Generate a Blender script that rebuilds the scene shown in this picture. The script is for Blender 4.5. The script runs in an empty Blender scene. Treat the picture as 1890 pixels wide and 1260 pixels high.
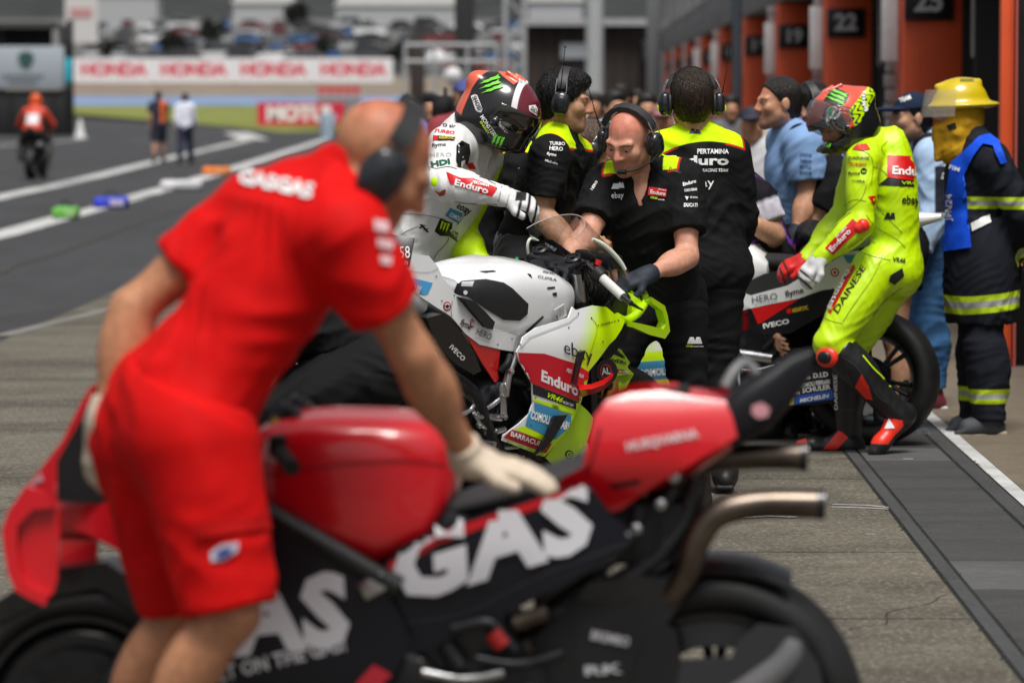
import bpy, bmesh, math, random
import numpy as np
import openvdb
from mathutils import Vector, Matrix, noise
from mathutils.bvhtree import BVHTree
from math import radians, sin, cos, pi, atan, tan
random.seed(7)
C = bpy.context.scene.collection
SC = bpy.context.scene

# ------------------------------------------------------------------ camera, light
FPX, CAM_H, VPX, HORY = 7087.0, 1.7, 1045.0, 175.0      # focal length in photo pixels; 1890 px wide = 36 mm
YAW = atan((VPX - 945) / FPX)
PITCH = atan((630 - HORY) / FPX)
cam_d = bpy.data.cameras.new('camera')
cam = bpy.data.objects.new('camera', cam_d)
C.objects.link(cam)
cam_d.sensor_width = 36.0
cam_d.lens = 36.0 * FPX / 1890.0
cam.location = (0, 0, CAM_H)
cam.rotation_euler = (pi / 2 - PITCH, 0, YAW)
cam_d.clip_end = 3000
cam_d.dof.use_dof = True
cam_d.dof.focus_distance = 15.5
cam_d.dof.aperture_fstop = 3.3
SC.camera = cam
SC.view_settings.view_transform = 'Standard'
SC.view_settings.look = 'None'
SC.view_settings.gamma = 1
SC.view_settings.use_curve_mapping = False
SC.view_settings.exposure = 0.62
w = bpy.data.worlds.new('World'); SC.world = w; w.use_nodes = True
nt = w.node_tree; nt.nodes.clear()
SUN_EL, SUN_AZ = radians(66), radians(168)              # azimuth clockwise from +Y
sky = nt.nodes.new('ShaderNodeTexSky'); sky.sky_type = 'NISHITA'; sky.sun_disc = False
sky.sun_elevation = SUN_EL; sky.sun_rotation = SUN_AZ; sky.dust_density = 4.0; sky.air_density = 1.0
hsv = nt.nodes.new('ShaderNodeHueSaturation'); hsv.inputs['Saturation'].default_value = 0.22
bg = nt.nodes.new('ShaderNodeBackground'); bg.inputs[1].default_value = 0.060
wo = nt.nodes.new('ShaderNodeOutputWorld')
nt.links.new(sky.outputs[0], hsv.inputs['Color']); nt.links.new(hsv.outputs[0], bg.inputs[0]); nt.links.new(bg.outputs[0], wo.inputs[0])
sun_d = bpy.data.lights.new('sun', 'SUN'); sun = bpy.data.objects.new('sun', sun_d); C.objects.link(sun)
sun_d.energy = 2.3; sun_d.angle = radians(24); sun_d.color = (1, .97, .92)
sdir = Vector((sin(SUN_AZ) * cos(SUN_EL), cos(SUN_AZ) * cos(SUN_EL), sin(SUN_EL)))
sun.rotation_euler = sdir.to_track_quat('Z', 'Y').to_euler()
SC.cycles.max_bounces = 6; SC.cycles.diffuse_bounces = 3; SC.cycles.glossy_bounces = 3
SC.cycles.transparent_max_bounces = 8; SC.cycles.use_denoising = True
SC.cycles.sample_clamp_indirect = 4

RC = np.array(Matrix.Rotation(YAW, 3, 'Z') @ Matrix.Rotation(pi / 2 - PITCH, 3, 'X'))
CAM = np.array([0, 0, CAM_H])
def ray(px, py):
    d = RC @ np.array([(px - 945) / FPX, (630 - py) / FPX, -1.0])
    return d / np.linalg.norm(d)
def P(px, py, Y):
    """world point seen at photo pixel (px, py) at distance Y along the lane"""
    d = ray(px, py)
    return CAM + d * (Y / d[1])
def G(px, py, z=0.0):
    d = ray(px, py)
    return CAM + d * ((z - CAM_H) / d[2])
def A(*v): return np.array(v, float)
def nrm(v):
    v = np.asarray(v, float); return v / (np.linalg.norm(v) + 1e-12)
def lerp(a, b, t): return np.asarray(a) * (1 - t) + np.asarray(b) * t

# ------------------------------------------------------------------ materials
MATS = {}
def lin(c):
    """sRGB 0-255 triple to linear"""
    o = []
    for v in c[:3]:
        v = v / 255.0
        o.append(v / 12.92 if v <= .04045 else ((v + .055) / 1.055) ** 2.4)
    return tuple(o) + (1.0,)
def mat(name, col, rough=.6, metal=0., spec=.5, coat=0., bump=0., bscale=60., var=.0, vscale=8., layers=(), sheen=0., trans=0., alpha=1., weave=0., ior=1.5):
    """Principled material; var = colour variation by noise, layers = [(attribute, colour, softness)]"""
    if name in MATS: return MATS[name]
    m = bpy.data.materials.new(name); MATS[name] = m
    m.use_nodes = True
    t = m.node_tree; N = t.nodes; L = t.links
    b = N['Principled BSDF']
    col = tuple(col) + ((1.0,) if len(col) == 3 else ())
    b.inputs['Base Color'].default_value = col
    b.inputs['Roughness'].default_value = rough; b.inputs['Metallic'].default_value = metal
    b.inputs['Specular IOR Level'].default_value = spec
    b.inputs['Coat Weight'].default_value = coat; b.inputs['Coat Roughness'].default_value = .06
    b.inputs['Sheen Weight'].default_value = sheen; b.inputs['IOR'].default_value = ior
    b.inputs['Transmission Weight'].default_value = trans; b.inputs['Alpha'].default_value = alpha
    tc = N.new('ShaderNodeTexCoord')
    src = None
    for a, c, soft in layers:
        at = N.new('ShaderNodeAttribute'); at.attribute_name = a
        mr = N.new('ShaderNodeMapRange'); mr.inputs[1].default_value = -soft; mr.inputs[2].default_value = soft
        L.new(at.outputs['Fac'], mr.inputs[0])
        mx = N.new('ShaderNodeMix'); mx.data_type = 'RGBA'
        L.new(mr.outputs[0], mx.inputs[0])
        if src is None: mx.inputs[6].default_value = col
        else: L.new(src, mx.inputs[6])
        mx.inputs[7].default_value = tuple(c)[:3] + (1.0,)
        src = mx.outputs[2]
    if var:
        nz = N.new('ShaderNodeTexNoise'); nz.inputs['Scale'].default_value = vscale; nz.inputs['Detail'].default_value = 6
        L.new(tc.outputs['Object'], nz.inputs['Vector'])
        mr = N.new('ShaderNodeMapRange'); mr.inputs[1].default_value = .25; mr.inputs[2].default_value = .75
        mr.inputs[3].default_value = 1 - var; mr.inputs[4].default_value = 1 + var
        L.new(nz.outputs[0], mr.inputs[0])
        mx = N.new('ShaderNodeMix'); mx.data_type = 'RGBA'; mx.blend_type = 'MULTIPLY'; mx.inputs[0].default_value = 1
        if src is None: mx.inputs[6].default_value = col
        else: L.new(src, mx.inputs[6])
        L.new(mr.outputs[0], mx.inputs[7]); src = mx.outputs[2]
        rr = N.new('ShaderNodeMapRange'); rr.inputs[3].default_value = max(.02, rough - .12); rr.inputs[4].default_value = min(1, rough + .12)
        L.new(nz.outputs[0], rr.inputs[0]); L.new(rr.outputs[0], b.inputs['Roughness'])
    if src is not None: L.new(src, b.inputs['Base Color'])
    if bump or weave:
        bp = N.new('ShaderNodeBump'); bp.inputs['Strength'].default_value = min(1, bump + weave); bp.inputs['Distance'].default_value = .003 if bump > .5 else .0012
        n2 = N.new('ShaderNodeTexNoise'); n2.inputs['Scale'].default_value = bscale; n2.inputs['Detail'].default_value = 4
        L.new(tc.outputs['Object'], n2.inputs['Vector'])
        h = n2.outputs[0]
        if weave:
            vo = N.new('ShaderNodeTexVoronoi'); vo.inputs['Scale'].default_value = 320
            L.new(tc.outputs['Object'], vo.inputs['Vector'])
            ad = N.new('ShaderNodeMath'); ad.operation = 'ADD'
            L.new(h, ad.inputs[0]); L.new(vo.outputs['Distance'], ad.inputs[1]); h = ad.outputs[0]
        L.new(h, bp.inputs['Height']); L.new(bp.outputs[0], b.inputs['Normal'])
    return m

LIME = (.56, .84, .002); RED = (.62, .004, .006); BLACKC = (.010, .010, .011); WHITE = (.80, .80, .80)
M_ = mat
def m_black(): return mat('carbon black', (.006, .006, .007), .30, coat=.25, var=.3, vscale=20)
def m_blackmat(): return mat('matt black plastic', (.008, .008, .0085), .55, spec=.3, bump=.1, bscale=200, var=.2)
def m_rubber(): return mat('slick rubber', (.009, .009, .0093), .55, spec=.35, bump=.25, bscale=90, var=.35, vscale=14)
def m_metal(): return mat('brushed alloy', (.52, .52, .53), .32, 1., bump=.05, bscale=200, var=.2, vscale=30)
def m_dkmetal(): return mat('dark metal', (.045, .045, .05), .38, .9, var=.35, vscale=25)
def m_ti(): return mat('heat stained titanium', (.13, .105, .085), .30, 1., var=.6, vscale=9)
def m_gold(): return mat('gold anodised metal', (.62, .36, .08), .3, 1., var=.15)
def m_glass(): return mat('smoked clear screen', (.85, .87, .9), .04, trans=1., ior=1.08, alpha=.35)

# ------------------------------------------------------------------ objects
BASES = {}
def link(o, parent=None):
    C.objects.link(o)
    if parent is not None:
        o.parent = parent
    return o
def tag(o, label=None, cat=None, group=None, kind=None):
    if label: o['label'] = label
    if cat: o['category'] = cat
    if group: o['group'] = group
    if kind: o['kind'] = kind
    return o
def thing(name, label, cat, base, group=None):
    o = bpy.data.objects.new(name, None); C.objects.link(o)
    o.location = tuple(base); o.empty_display_size = .1
    BASES[o.name] = A(*base)
    return tag(o, label, cat, group)
def root_base(o):
    while o is not None:
        if o.name in BASES: return BASES[o.name]
        o = o.parent
    return A(0, 0, 0)
def mesh_obj(name, verts, faces, m, parent=None, base=None, smooth=None, attrs=None, mats=None, mi=None):
    """verts in world coordinates; stored relative to the base of the thing they belong to"""
    v = np.asarray(verts, dtype=np.float64).reshape(-1, 3)
    b = A(*base) if base is not None else (root_base(parent) if parent is not None else A(0, 0, 0))
    me = bpy.data.meshes.new(name)
    vv = v - b
    if isinstance(faces, np.ndarray) and faces.ndim == 2:
        n, k = faces.shape
        me.vertices.add(len(vv)); me.vertices.foreach_set('co', vv.astype(np.float32).ravel())
        me.loops.add(n * k); me.loops.foreach_set('vertex_index', faces.astype(np.int32).ravel())
        me.polygons.add(n); me.polygons.foreach_set('loop_start', np.arange(0, n * k, k, dtype=np.int32))
        me.update(calc_edges=True)
    else:
        me.from_pydata([tuple(x) for x in vv], [], [tuple(int(i) for i in f) for f in faces])
    for mm in (mats or [m]): me.materials.append(mm)
    if mi is not None: me.polygons.foreach_set('material_index', np.asarray(mi, dtype=np.int32))
    if smooth is not None:
        me.polygons.foreach_set('use_smooth', [True] * len(me.polygons))
        if smooth < 179: me.set_sharp_from_angle(angle=radians(smooth))
    if attrs:
        for k, a in attrs.items():
            at = me.attributes.new(k, 'FLOAT', 'POINT'); at.data.foreach_set('value', np.asarray(a, dtype=np.float32))
    me.update()
    o = bpy.data.objects.new(name, me)
    link(o, parent)
    if base is not None:
        o.location = tuple(b); BASES[o.name] = b
    return o

class MB:
    """collects primitive shapes into one mesh"""
    def __init__(s, T=None): s.v = []; s.f = []; s.T = T
    def add(s, v, f):
        o = len(s.v)
        v = np.asarray(v, float).reshape(-1, 3)
        if s.T is not None: v = s.T(v)
        s.v.extend(v.tolist()); s.f.extend([tuple(i + o for i in q) for q in f]); return s
    def box(s, c, h, R=None, bev=0.):
        c = A(*c); h = A(*h)
        R = np.eye(3) if R is None else np.asarray(R)
        if bev <= 0:
            v = [(x, y, z) for x in (-1, 1) for y in (-1, 1) for z in (-1, 1)]
            f = [(0, 1, 3, 2), (4, 6, 7, 5), (0, 4, 5, 1), (2, 3, 7, 6), (0, 2, 6, 4), (1, 5, 7, 3)]
            return s.add((np.array(v) * h) @ R.T + c, f)
        bm = bmesh.new(); bmesh.ops.create_cube(bm, size=2)
        for q in bm.verts: q.co = Vector((q.co.x * h[0], q.co.y * h[1], q.co.z * h[2]))
        bmesh.ops.bevel(bm, geom=list(bm.edges), offset=bev, segments=2, affect='EDGES', profile=.5)
        bm.verts.index_update()
        v = np.array([tuple(q.co) for q in bm.verts]); f = [tuple(x.index for x in q.verts) for q in bm.faces]
        bm.free()
        return s.add(v @ R.T + c, f)
    def tube(s, pts, r, n=10, cap=True, smooth=0, flat=None):
        pts = [A(*p) for p in pts]
        rr = list(r) if hasattr(r, '__len__') else [r] * len(pts)
        if smooth and len(pts) > 2:
            q = []; qr = []
            for i in range(len(pts) - 1):
                p0, p1, p2, p3 = pts[max(i - 1, 0)], pts[i], pts[i + 1], pts[min(i + 2, len(pts) - 1)]
                for k in range(smooth):
                    t = k / smooth
                    q.append(.5 * (2 * p1 + (p2 - p0) * t + (2 * p0 - 5 * p1 + 4 * p2 - p3) * t * t + (3 * p1 - p0 - 3 * p2 + p3) * t ** 3))
                    qr.append(rr[i] * (1 - t) + rr[i + 1] * t)
            q.append(pts[-1]); qr.append(rr[-1]); pts, rr = q, qr
        m = len(pts); v = []; f = []
        tn = [nrm(pts[min(i + 1, m - 1)] - pts[max(i - 1, 0)]) for i in range(m)]
        ref = A(0, 0, 1) if abs(tn[0][2]) < .9 else A(1, 0, 0)
        u = nrm(np.cross(tn[0], ref))
        for i in range(m):
            u = nrm(u - tn[i] * np.dot(u, tn[i])); wv = np.cross(tn[i], u)
            for k in range(n):
                a = 2 * pi * k / n
                v.append(pts[i] + rr[i] * (cos(a) * u + sin(a) * wv))
        for i in range(m - 1):
            for k in range(n):
                f.append((i * n + k, i * n + (k + 1) % n, (i + 1) * n + (k + 1) % n, (i + 1) * n + k))
        if cap:
            f.append(tuple(range(n - 1, -1, -1))); f.append(tuple((m - 1) * n + k for k in range(n)))
        return s.add(v, f)
    def lathe(s, prof, c, axis, n=32, ref=None, closed=False):
        """prof = [(radius, height along axis)]"""
        ax = nrm(axis); ref = A(0, 0, 1) if ref is None else A(*ref)
        if abs(np.dot(ax, ref)) > .95: ref = A(1, 0, 0)
        u = nrm(np.cross(ax, ref)); wv = np.cross(ax, u); c = A(*c)
        v = []; f = []; m = len(prof)
        for r, h in prof:
            for k in range(n):
                a = 2 * pi * k / n
                v.append(c + ax * h + r * (cos(a) * u + sin(a) * wv))
        for i in range(m if closed else m - 1):
            j = (i + 1) % m
            for k in range(n):
                f.append((i * n + k, i * n + (k + 1) % n, j * n + (k + 1) % n, j * n + k))
        if not closed:
            if prof[0][0] > 1e-4: f.append(tuple(range(n - 1, -1, -1)))
            if prof[-1][0] > 1e-4: f.append(tuple((m - 1) * n + k for k in range(n)))
        return s.add(v, f)
    def prism(s, outline, d, back=None):
        """outline = list of 3D points (planar-ish), extruded by vector d"""
        o = [A(*p) for p in outline]; n = len(o); d = A(*d)
        v = o + [p + d for p in o]
        f = [tuple(range(n)), tuple(range(2 * n - 1, n - 1, -1))] + [(i, n + i, n + (i + 1) % n, (i + 1) % n) for i in range(n)]
        return s.add(v, f)
    def loft(s, secs, cap=True):
        n = len(secs[0]); v = [p for q in secs for p in q]; f = []
        for i in range(len(secs) - 1):
            for k in range(n):
                f.append((i * n + k, i * n + (k + 1) % n, (i + 1) * n + (k + 1) % n, (i + 1) * n + k))
        if cap: f.append(tuple(range(n - 1, -1, -1))); f.append(tuple((len(secs) - 1) * n + k for k in range(n)))
        return s.add(v, f)
    def build(s, name, m, parent=None, base=None, smooth=40, fix=True):
        o = mesh_obj(name, s.v, s.f, m, parent, base, None)
        if fix:
            bm = bmesh.new(); bm.from_mesh(o.data); bmesh.ops.recalc_face_normals(bm, faces=list(bm.faces)); bm.to_mesh(o.data); bm.free()
        if smooth is not None:
            o.data.polygons.foreach_set('use_smooth', [True] * len(o.data.polygons)); o.data.set_sharp_from_angle(angle=radians(smooth))
        return o

# ------------------------------------------------------------------ signed distance modelling
def d_rcone(p, a, b, ra, rb):
    ba = b - a; l2 = float(ba @ ba) + 1e-12
    t = np.clip((p - a) @ ba / l2, 0, 1)
    q = p - a - t[..., None] * ba
    return np.sqrt((q * q).sum(-1)) - (ra + (rb - ra) * t)
def d_ell(p, c, R, r):
    q = (p - c) @ R          # columns of R are local axes
    k0 = np.sqrt(((q / r) ** 2).sum(-1)); k1 = np.sqrt(((q / (r * r)) ** 2).sum(-1)) + 1e-9
    return k0 * (k0 - 1) / k1
def d_box(p, c, R, h, rd):
    q = np.abs((p - c) @ R) - (h - rd)
    return np.sqrt((np.maximum(q, 0) ** 2).sum(-1)) + np.minimum(q.max(-1), 0) - rd
class Prim:
    def __init__(s, kind, *a, tag='', k=.03, sub=False):
        s.kind, s.a, s.tag, s.k, s.sub = kind, a, tag, k, sub
    def bounds(s):
        if s.kind == 'c':
            a, b, ra, rb = s.a; r = max(ra, rb); return np.minimum(a, b) - r, np.maximum(a, b) + r
        c, R, r = s.a[0], s.a[1], s.a[2]
        e = np.abs(R) @ np.asarray(r); return c - e, c + e
    def ev(s, p):
        if s.kind == 'c': return d_rcone(p, *s.a)
        if s.kind == 'e': return d_ell(p, *s.a)
        return d_box(p, *s.a)
def cap(a, b, ra, rb=None, tag='', k=.03, sub=False): return Prim('c', A(*a), A(*b), ra, ra if rb is None else rb, tag=tag, k=k, sub=sub)
def ell(c, R, r, tag='', k=.03, sub=False): return Prim('e', A(*c), np.asarray(R), A(*r), tag=tag, k=k, sub=sub)
def rbox(c, R, h, rd=.01, tag='', k=.03, sub=False): return Prim('b', A(*c), np.asarray(R), A(*h), rd, tag=tag, k=k, sub=sub)
I3 = np.eye(3)
def fold(p, seed, freq, axis=None, aniso=.25):
    """ridged folds running across the given axis"""
    rs = np.random.RandomState(seed); out = np.zeros(p.shape[:-1])
    for i in range(4):
        d = rs.normal(size=3)
        if axis is not None: d = nrm(axis) * 1.0 + aniso * 2 * rs.normal(size=3) * .5
        d = nrm(d); d2 = nrm(rs.normal(size=3)); d3 = nrm(rs.normal(size=3))
        f = freq * (.7 + .75 * i / 2)
        ph = f * (p @ d) + 1.7 * np.sin(.55 * f * (p @ d2) + rs.rand() * 6) + rs.rand() * 6
        mod = .5 + .5 * np.sin(.4 * freq * (p @ d3) + rs.rand() * 6)
        out += (1 - 2 * np.abs(np.sin(ph))) * mod / (1 + .6 * i)
    return out * .5
def sdf_mesh(items, vox, wr=None, post=None, pad=.02):
    """items = [(prim, inflate, [clips])]; returns verts, quads"""
    lo = np.min([it[0].bounds()[0] - it[1] for it in items if not it[0].sub], 0) - pad
    hi = np.max([it[0].bounds()[1] + it[1] for it in items if not it[0].sub], 0) + pad
    n = np.ceil((hi - lo) / vox).astype(int) + 1
    F = np.full(n, .5, np.float32)
    ax = [lo[i] + vox * np.arange(n[i]) for i in range(3)]
    for pr, inf, clips in items:
        b0, b1 = pr.bounds(); mg = inf + pr.k + 3 * vox + (wr[2] * 2 if wr else 0)
        i0 = np.clip(np.floor((b0 - mg - lo) / vox).astype(int), 0, n); i1 = np.clip(np.ceil((b1 + mg - lo) / vox).astype(int) + 1, 0, n)
        if (i1 <= i0).any(): continue
        g = np.stack(np.meshgrid(ax[0][i0[0]:i1[0]], ax[1][i0[1]:i1[1]], ax[2][i0[2]:i1[2]], indexing='ij'), -1)
        d = pr.ev(g) - inf
        for (c0, cn) in clips or ():
            d = np.maximum(d, (g - c0) @ cn)
        S = F[i0[0]:i1[0], i0[1]:i1[1], i0[2]:i1[2]]
        k = pr.k
        if pr.sub:
            d = -d; h = np.maximum(k - np.abs(S - d), 0) / k
            S[...] = np.maximum(S, d) + h * h * k * .25
        else:
            h = np.maximum(k - np.abs(S - d), 0) / k
            S[...] = np.minimum(S, d) - h * h * k * .25
    if wr or post:
        g = None
        band = np.argwhere(np.abs(F) < (.05 if post else wr[2] * 2 + 3 * vox))
        if len(band):
            pts = lo + band * vox
            vals = F[tuple(band.T)]
            if wr:
                seed, freq, amp = wr[:3]
                vals = vals - amp * fold(pts, seed, freq, *(wr[3:]))
            if post: vals = post(pts, vals)
            F[tuple(band.T)] = vals
    gr = openvdb.FloatGrid(background=.5)
    gr.copyFromArray(F)
    pts, quads = gr.convertToQuads(0.0)
    return pts * vox + lo, quads[:, ::-1]
def sdf_obj(name, items, vox, m, parent=None, base=None, wr=None, post=None, attrs=None, pad=.02):
    v, q = sdf_mesh([i if isinstance(i, tuple) else (i, 0., None) for i in items], vox, wr, post, pad)
    at = {k: fn(v) for k, fn in (attrs or {}).items()}
    o = mesh_obj(name, v, q, m, parent, base, 180, at)
    return o

# ------------------------------------------------------------------ print on surfaces
BV = {}
def bvh(o):
    if o.name not in BV:
        b = root_base(o)
        me = o.data
        co = np.empty(len(me.vertices) * 3, np.float32); me.vertices.foreach_get('co', co)
        BV[o.name] = BVHTree.FromPolygons((co.reshape(-1, 3) + b).tolist(), [tuple(p.vertices) for p in me.polygons])
    return BV[o.name]
def cast(o, px, py, off=.002):
    d = ray(px, py)
    h, n, i, t = bvh(o).ray_cast(Vector(CAM), Vector(d))
    if h is None: return None
    n = np.array(n)
    if n @ d > 0: n = -n
    return np.array(h) + n * off - d * off * .5
def _print(o, bm, m, name, off, step):
    xs = [v.co.x for v in bm.verts]; ys = [v.co.y for v in bm.verts]
    for axis, vals in ((0, xs), (1, ys)):
        a, b = min(vals), max(vals); nn = int((b - a) / step)
        for i in range(1, nn + 1):
            c = a + (b - a) * i / (nn + 1)
            co = (c, 0, 0) if axis == 0 else (0, c, 0); no = (1, 0, 0) if axis == 0 else (0, 1, 0)
            bmesh.ops.bisect_plane(bm, geom=list(bm.verts) + list(bm.edges) + list(bm.faces), plane_co=co, plane_no=no)
    bmesh.ops.triangulate(bm, faces=list(bm.faces))
    bm.verts.index_update()
    pos = [cast(o, v.co.x, v.co.y, off) for v in bm.verts]
    fs = []
    for f in bm.faces:
        idx = [v.index for v in f.verts]
        if any(pos[i] is None for i in idx): continue
        pp = [pos[i] for i in idx]
        if max(np.linalg.norm(pp[i] - pp[i - 1]) for i in range(3)) > .3: continue
        fs.append(idx)
    bm.free()
    if not fs: return None
    used = sorted({i for f in fs for i in f}); mp = {u: k for k, u in enumerate(used)}
    par = o
    return mesh_obj(name, [pos[u] for u in used], [tuple(mp[i] for i in f) for f in fs], m, par, None, 180)
def patch(o, pts, m, name='printed_panel', off=.0015, step=9.):
    """flat print with the given outline (photo pixels) laid on the surface of o"""
    bm = bmesh.new()
    vs = [bm.verts.new((x, y, 0)) for x, y in pts]
    bm.faces.new(vs)
    bmesh.ops.triangulate(bm, faces=list(bm.faces))
    return _print(o, bm, m, name, off, step)
def text(o, s, p0, p1, h, m, name='lettering', bold=.02, shear=0., off=.003, step=7., up=None, space=1.):
    """lettering along the baseline p0 -> p1 (photo pixels) of capital height h pixels"""
    cu = bpy.data.curves.new('t', 'FONT'); cu.body = s; cu.offset = bold; cu.shear = shear; cu.resolution_u = 2; cu.space_character = space
    ob = bpy.data.objects.new('t', cu)
    me = ob.to_mesh()
    bm = bmesh.new(); bm.from_mesh(me); ob.to_mesh_clear(); bpy.data.objects.remove(ob); bpy.data.curves.remove(cu)
    if not bm.verts: bm.free(); return None
    x0 = min(v.co.x for v in bm.verts); x1 = max(v.co.x for v in bm.verts)
    d = A(*p1) - A(*p0); L = np.linalg.norm(d); e = d / L
    u = A(e[1], -e[0]) if up is None else nrm(A(*up))
    for v in bm.verts:
        q = A(*p0) + e * L * (v.co.x - x0) / (x1 - x0) + u * h * v.co.y / .729
        v.co = Vector((q[0], q[1], 0))
    bmesh.ops.remove_doubles(bm, verts=list(bm.verts), dist=.02)
    return _print(o, bm, m, name, off, step)
def ink(c, nm=None):
    return mat('ink %s' % (nm or '%02x%02x%02x' % tuple(int(255 * x) for x in c[:3])), c, .45)

def seam(o, pts, m, w_=1.1, name='seam', off=.0015):
    """stitched seam or panel line through photo pixels"""
    pts = [A(*p) for p in pts]; q = []
    for i in range(len(pts) - 1):
        p0, p1, p2, p3 = pts[max(i - 1, 0)], pts[i], pts[i + 1], pts[min(i + 2, len(pts) - 1)]
        for k in range(5):
            t = k / 5; q.append(.5 * (2 * p1 + (p2 - p0) * t + (2 * p0 - 5 * p1 + 4 * p2 - p3) * t * t + (3 * p1 - p0 - 3 * p2 + p3) * t ** 3))
    q.append(pts[-1]); a = []; b = []
    for i, p in enumerate(q):
        d = nrm(q[min(i + 1, len(q) - 1)] - q[max(i - 1, 0)]); n = A(-d[1], d[0]) * w_ / 2; a.append(tuple(p + n)); b.append(tuple(p - n))
    V = []; Fs = []
    pos = [cast(o, x, y, off) for x, y in a + b]; n = len(a)
    for i in range(n - 1):
        ids = (i, i + 1, n + i + 1, n + i)
        if all(pos[k] is not None for k in ids) and max(np.linalg.norm(pos[ids[k]] - pos[ids[k - 1]]) for k in range(4)) < .12: Fs.append(ids)
    if not Fs: return None
    used = sorted({i for f in Fs for i in f}); mp = {u: k for k, u in enumerate(used)}
    return mesh_obj(name, [pos[u] for u in used], [tuple(mp[i] for i in f) for f in Fs], m, o, None, 180)
def screws(o, pts, m, r=1.5, name='fastener'):
    for x, y in pts: patch(o, [(x + r * cos(a * pi / 3), y + r * sin(a * pi / 3)) for a in range(6)], m, name, .002)
# ------------------------------------------------------------------ people
def frame(f, u=(0, 0, 1)):
    f = nrm(f); r = nrm(np.cross(f, A(*u))); return r, f, np.cross(r, f)
SKIN = (.56, .27, .17)
def head_prims(H, R, hs, detail=True, beard=False):
    """R columns: right, front, up"""
    def w(x, y, z): return H + R @ (A(x, y, z) * hs)
    q = []
    def c(a, b, ra, rb=None, **k): q.append(cap(w(*a), w(*b), ra * hs, (ra if rb is None else rb) * hs, tag='head', **k))
    def e(a, r, **k): q.append(ell(w(*a), R, A(*r) * hs, tag='head', **k))
    e((0, -.014, .034), (.075, .094, .084), k=.02)
    e((0, .028, -.028), (.061, .068, .085), k=.03)
    for s in (-1, 1):
        c((s * .05, .0, -.055), (s * .018, .066, -.092), .024, .022, k=.03)
        e((s * .043, .062, -.022), (.023, .022, .022), k=.025)
        c((s * .046, .076, .024), (s * .012, .089, .019), .010, k=.018)
        e((s * .080, -.008, -.006), (.009, .022, .032), k=.008)
    c((0, .078, -.098), (0, .078, -.096), .021, k=.02)
    if detail:
        for s in (-1, 1): q.append(ell(w(s * .033, .104, .001), R, A(.019, .022, .012) * hs, tag='head', k=.012, sub=True))
        for s in (-1, 1): c((s * .032, .0775, .001), (s * .032, .0775, .0012), .0125, k=.003)
        for s in (-1, 1): c((s * .046, .083, .0105), (s * .018, .089, .0125), .0045, k=.006)
    c((0, .092, .008), (0, .112, -.026), .009, .0125, k=.014)
    for s in (-1, 1): c((s * .012, .1, -.03), (s * .013, .097, -.031), .009, k=.008)
    c((-.018, .087, -.063), (0, .090, -.060), .0062, k=.008); c((.018, .087, -.063), (0, .090, -.060), .0062, k=.008)
    c((-.014, .088, -.073), (.014, .088, -.073), .0075, k=.008)
    if detail: q.extend([cap(w(-.025, .098, -.0695), w(0, .1015, -.0665), .003 * hs, tag='head', k=.004, sub=True), cap(w(.025, .098, -.0695), w(0, .1015, -.0665), .003 * hs, tag='head', k=.004, sub=True)])
    return q
def hand_prims(W, d, n, side, curl, tagn, r=.0088, sc=1., spread=.0, thumb=.6):
    """W wrist, d towards the knuckles, n out of the back of the hand; side = direction of the thumb"""
    d = nrm(d); n = nrm(n - d * (n @ d)); t = nrm(np.cross(d, n))
    if t @ side < 0: t = -t
    q = []
    R = np.stack([t, d, n], 1)
    q.append(rbox(W + d * .048 * sc, R, A(.039, .052, .013) * sc, .012 * sc, tag=tagn, k=.02))
    q.append(cap(W - d * .01, W + d * .03 * sc, .027 * sc, .027 * sc, tag=tagn, k=.02))
    for i, (o, ln, sg) in enumerate(((.029, .072, .1), (.010, .081, 0), (-.010, .075, -.05), (-.028, .058, -.1))):
        b = W + d * (.092 - abs(o) * .15) * sc + t * o * sc
        dd = nrm(d + t * sg * (1 + spread * 4)); a = .12 * curl
        for j, fr in enumerate((.42, .32, .26)):
            a += (.55, .8, .55)[j] * curl * (1 - .06 * i)
            v = dd * cos(a) - n * sin(a)
            e = b + v * ln * fr * sc
            q.append(cap(b, e, (r - .0007 * j) * sc, (r - .0007 * (j + 1)) * sc, tag=tagn, k=.007))
            b = e
    b = W + d * .028 * sc + t * .030 * sc
    v = nrm(d * .75 + t * .7 - n * .25 * (1 + curl)); e = b + v * .045 * sc
    q.append(cap(b, e, .0135 * sc, .0105 * sc, tag=tagn, k=.012))
    v = nrm(d * 1.0 + t * .15 * (1 - thumb * curl) - n * .5 * curl); q.append(cap(e, e + v * .034 * sc, .010 * sc, .0085 * sc, tag=tagn, k=.006))
    return q
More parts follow.
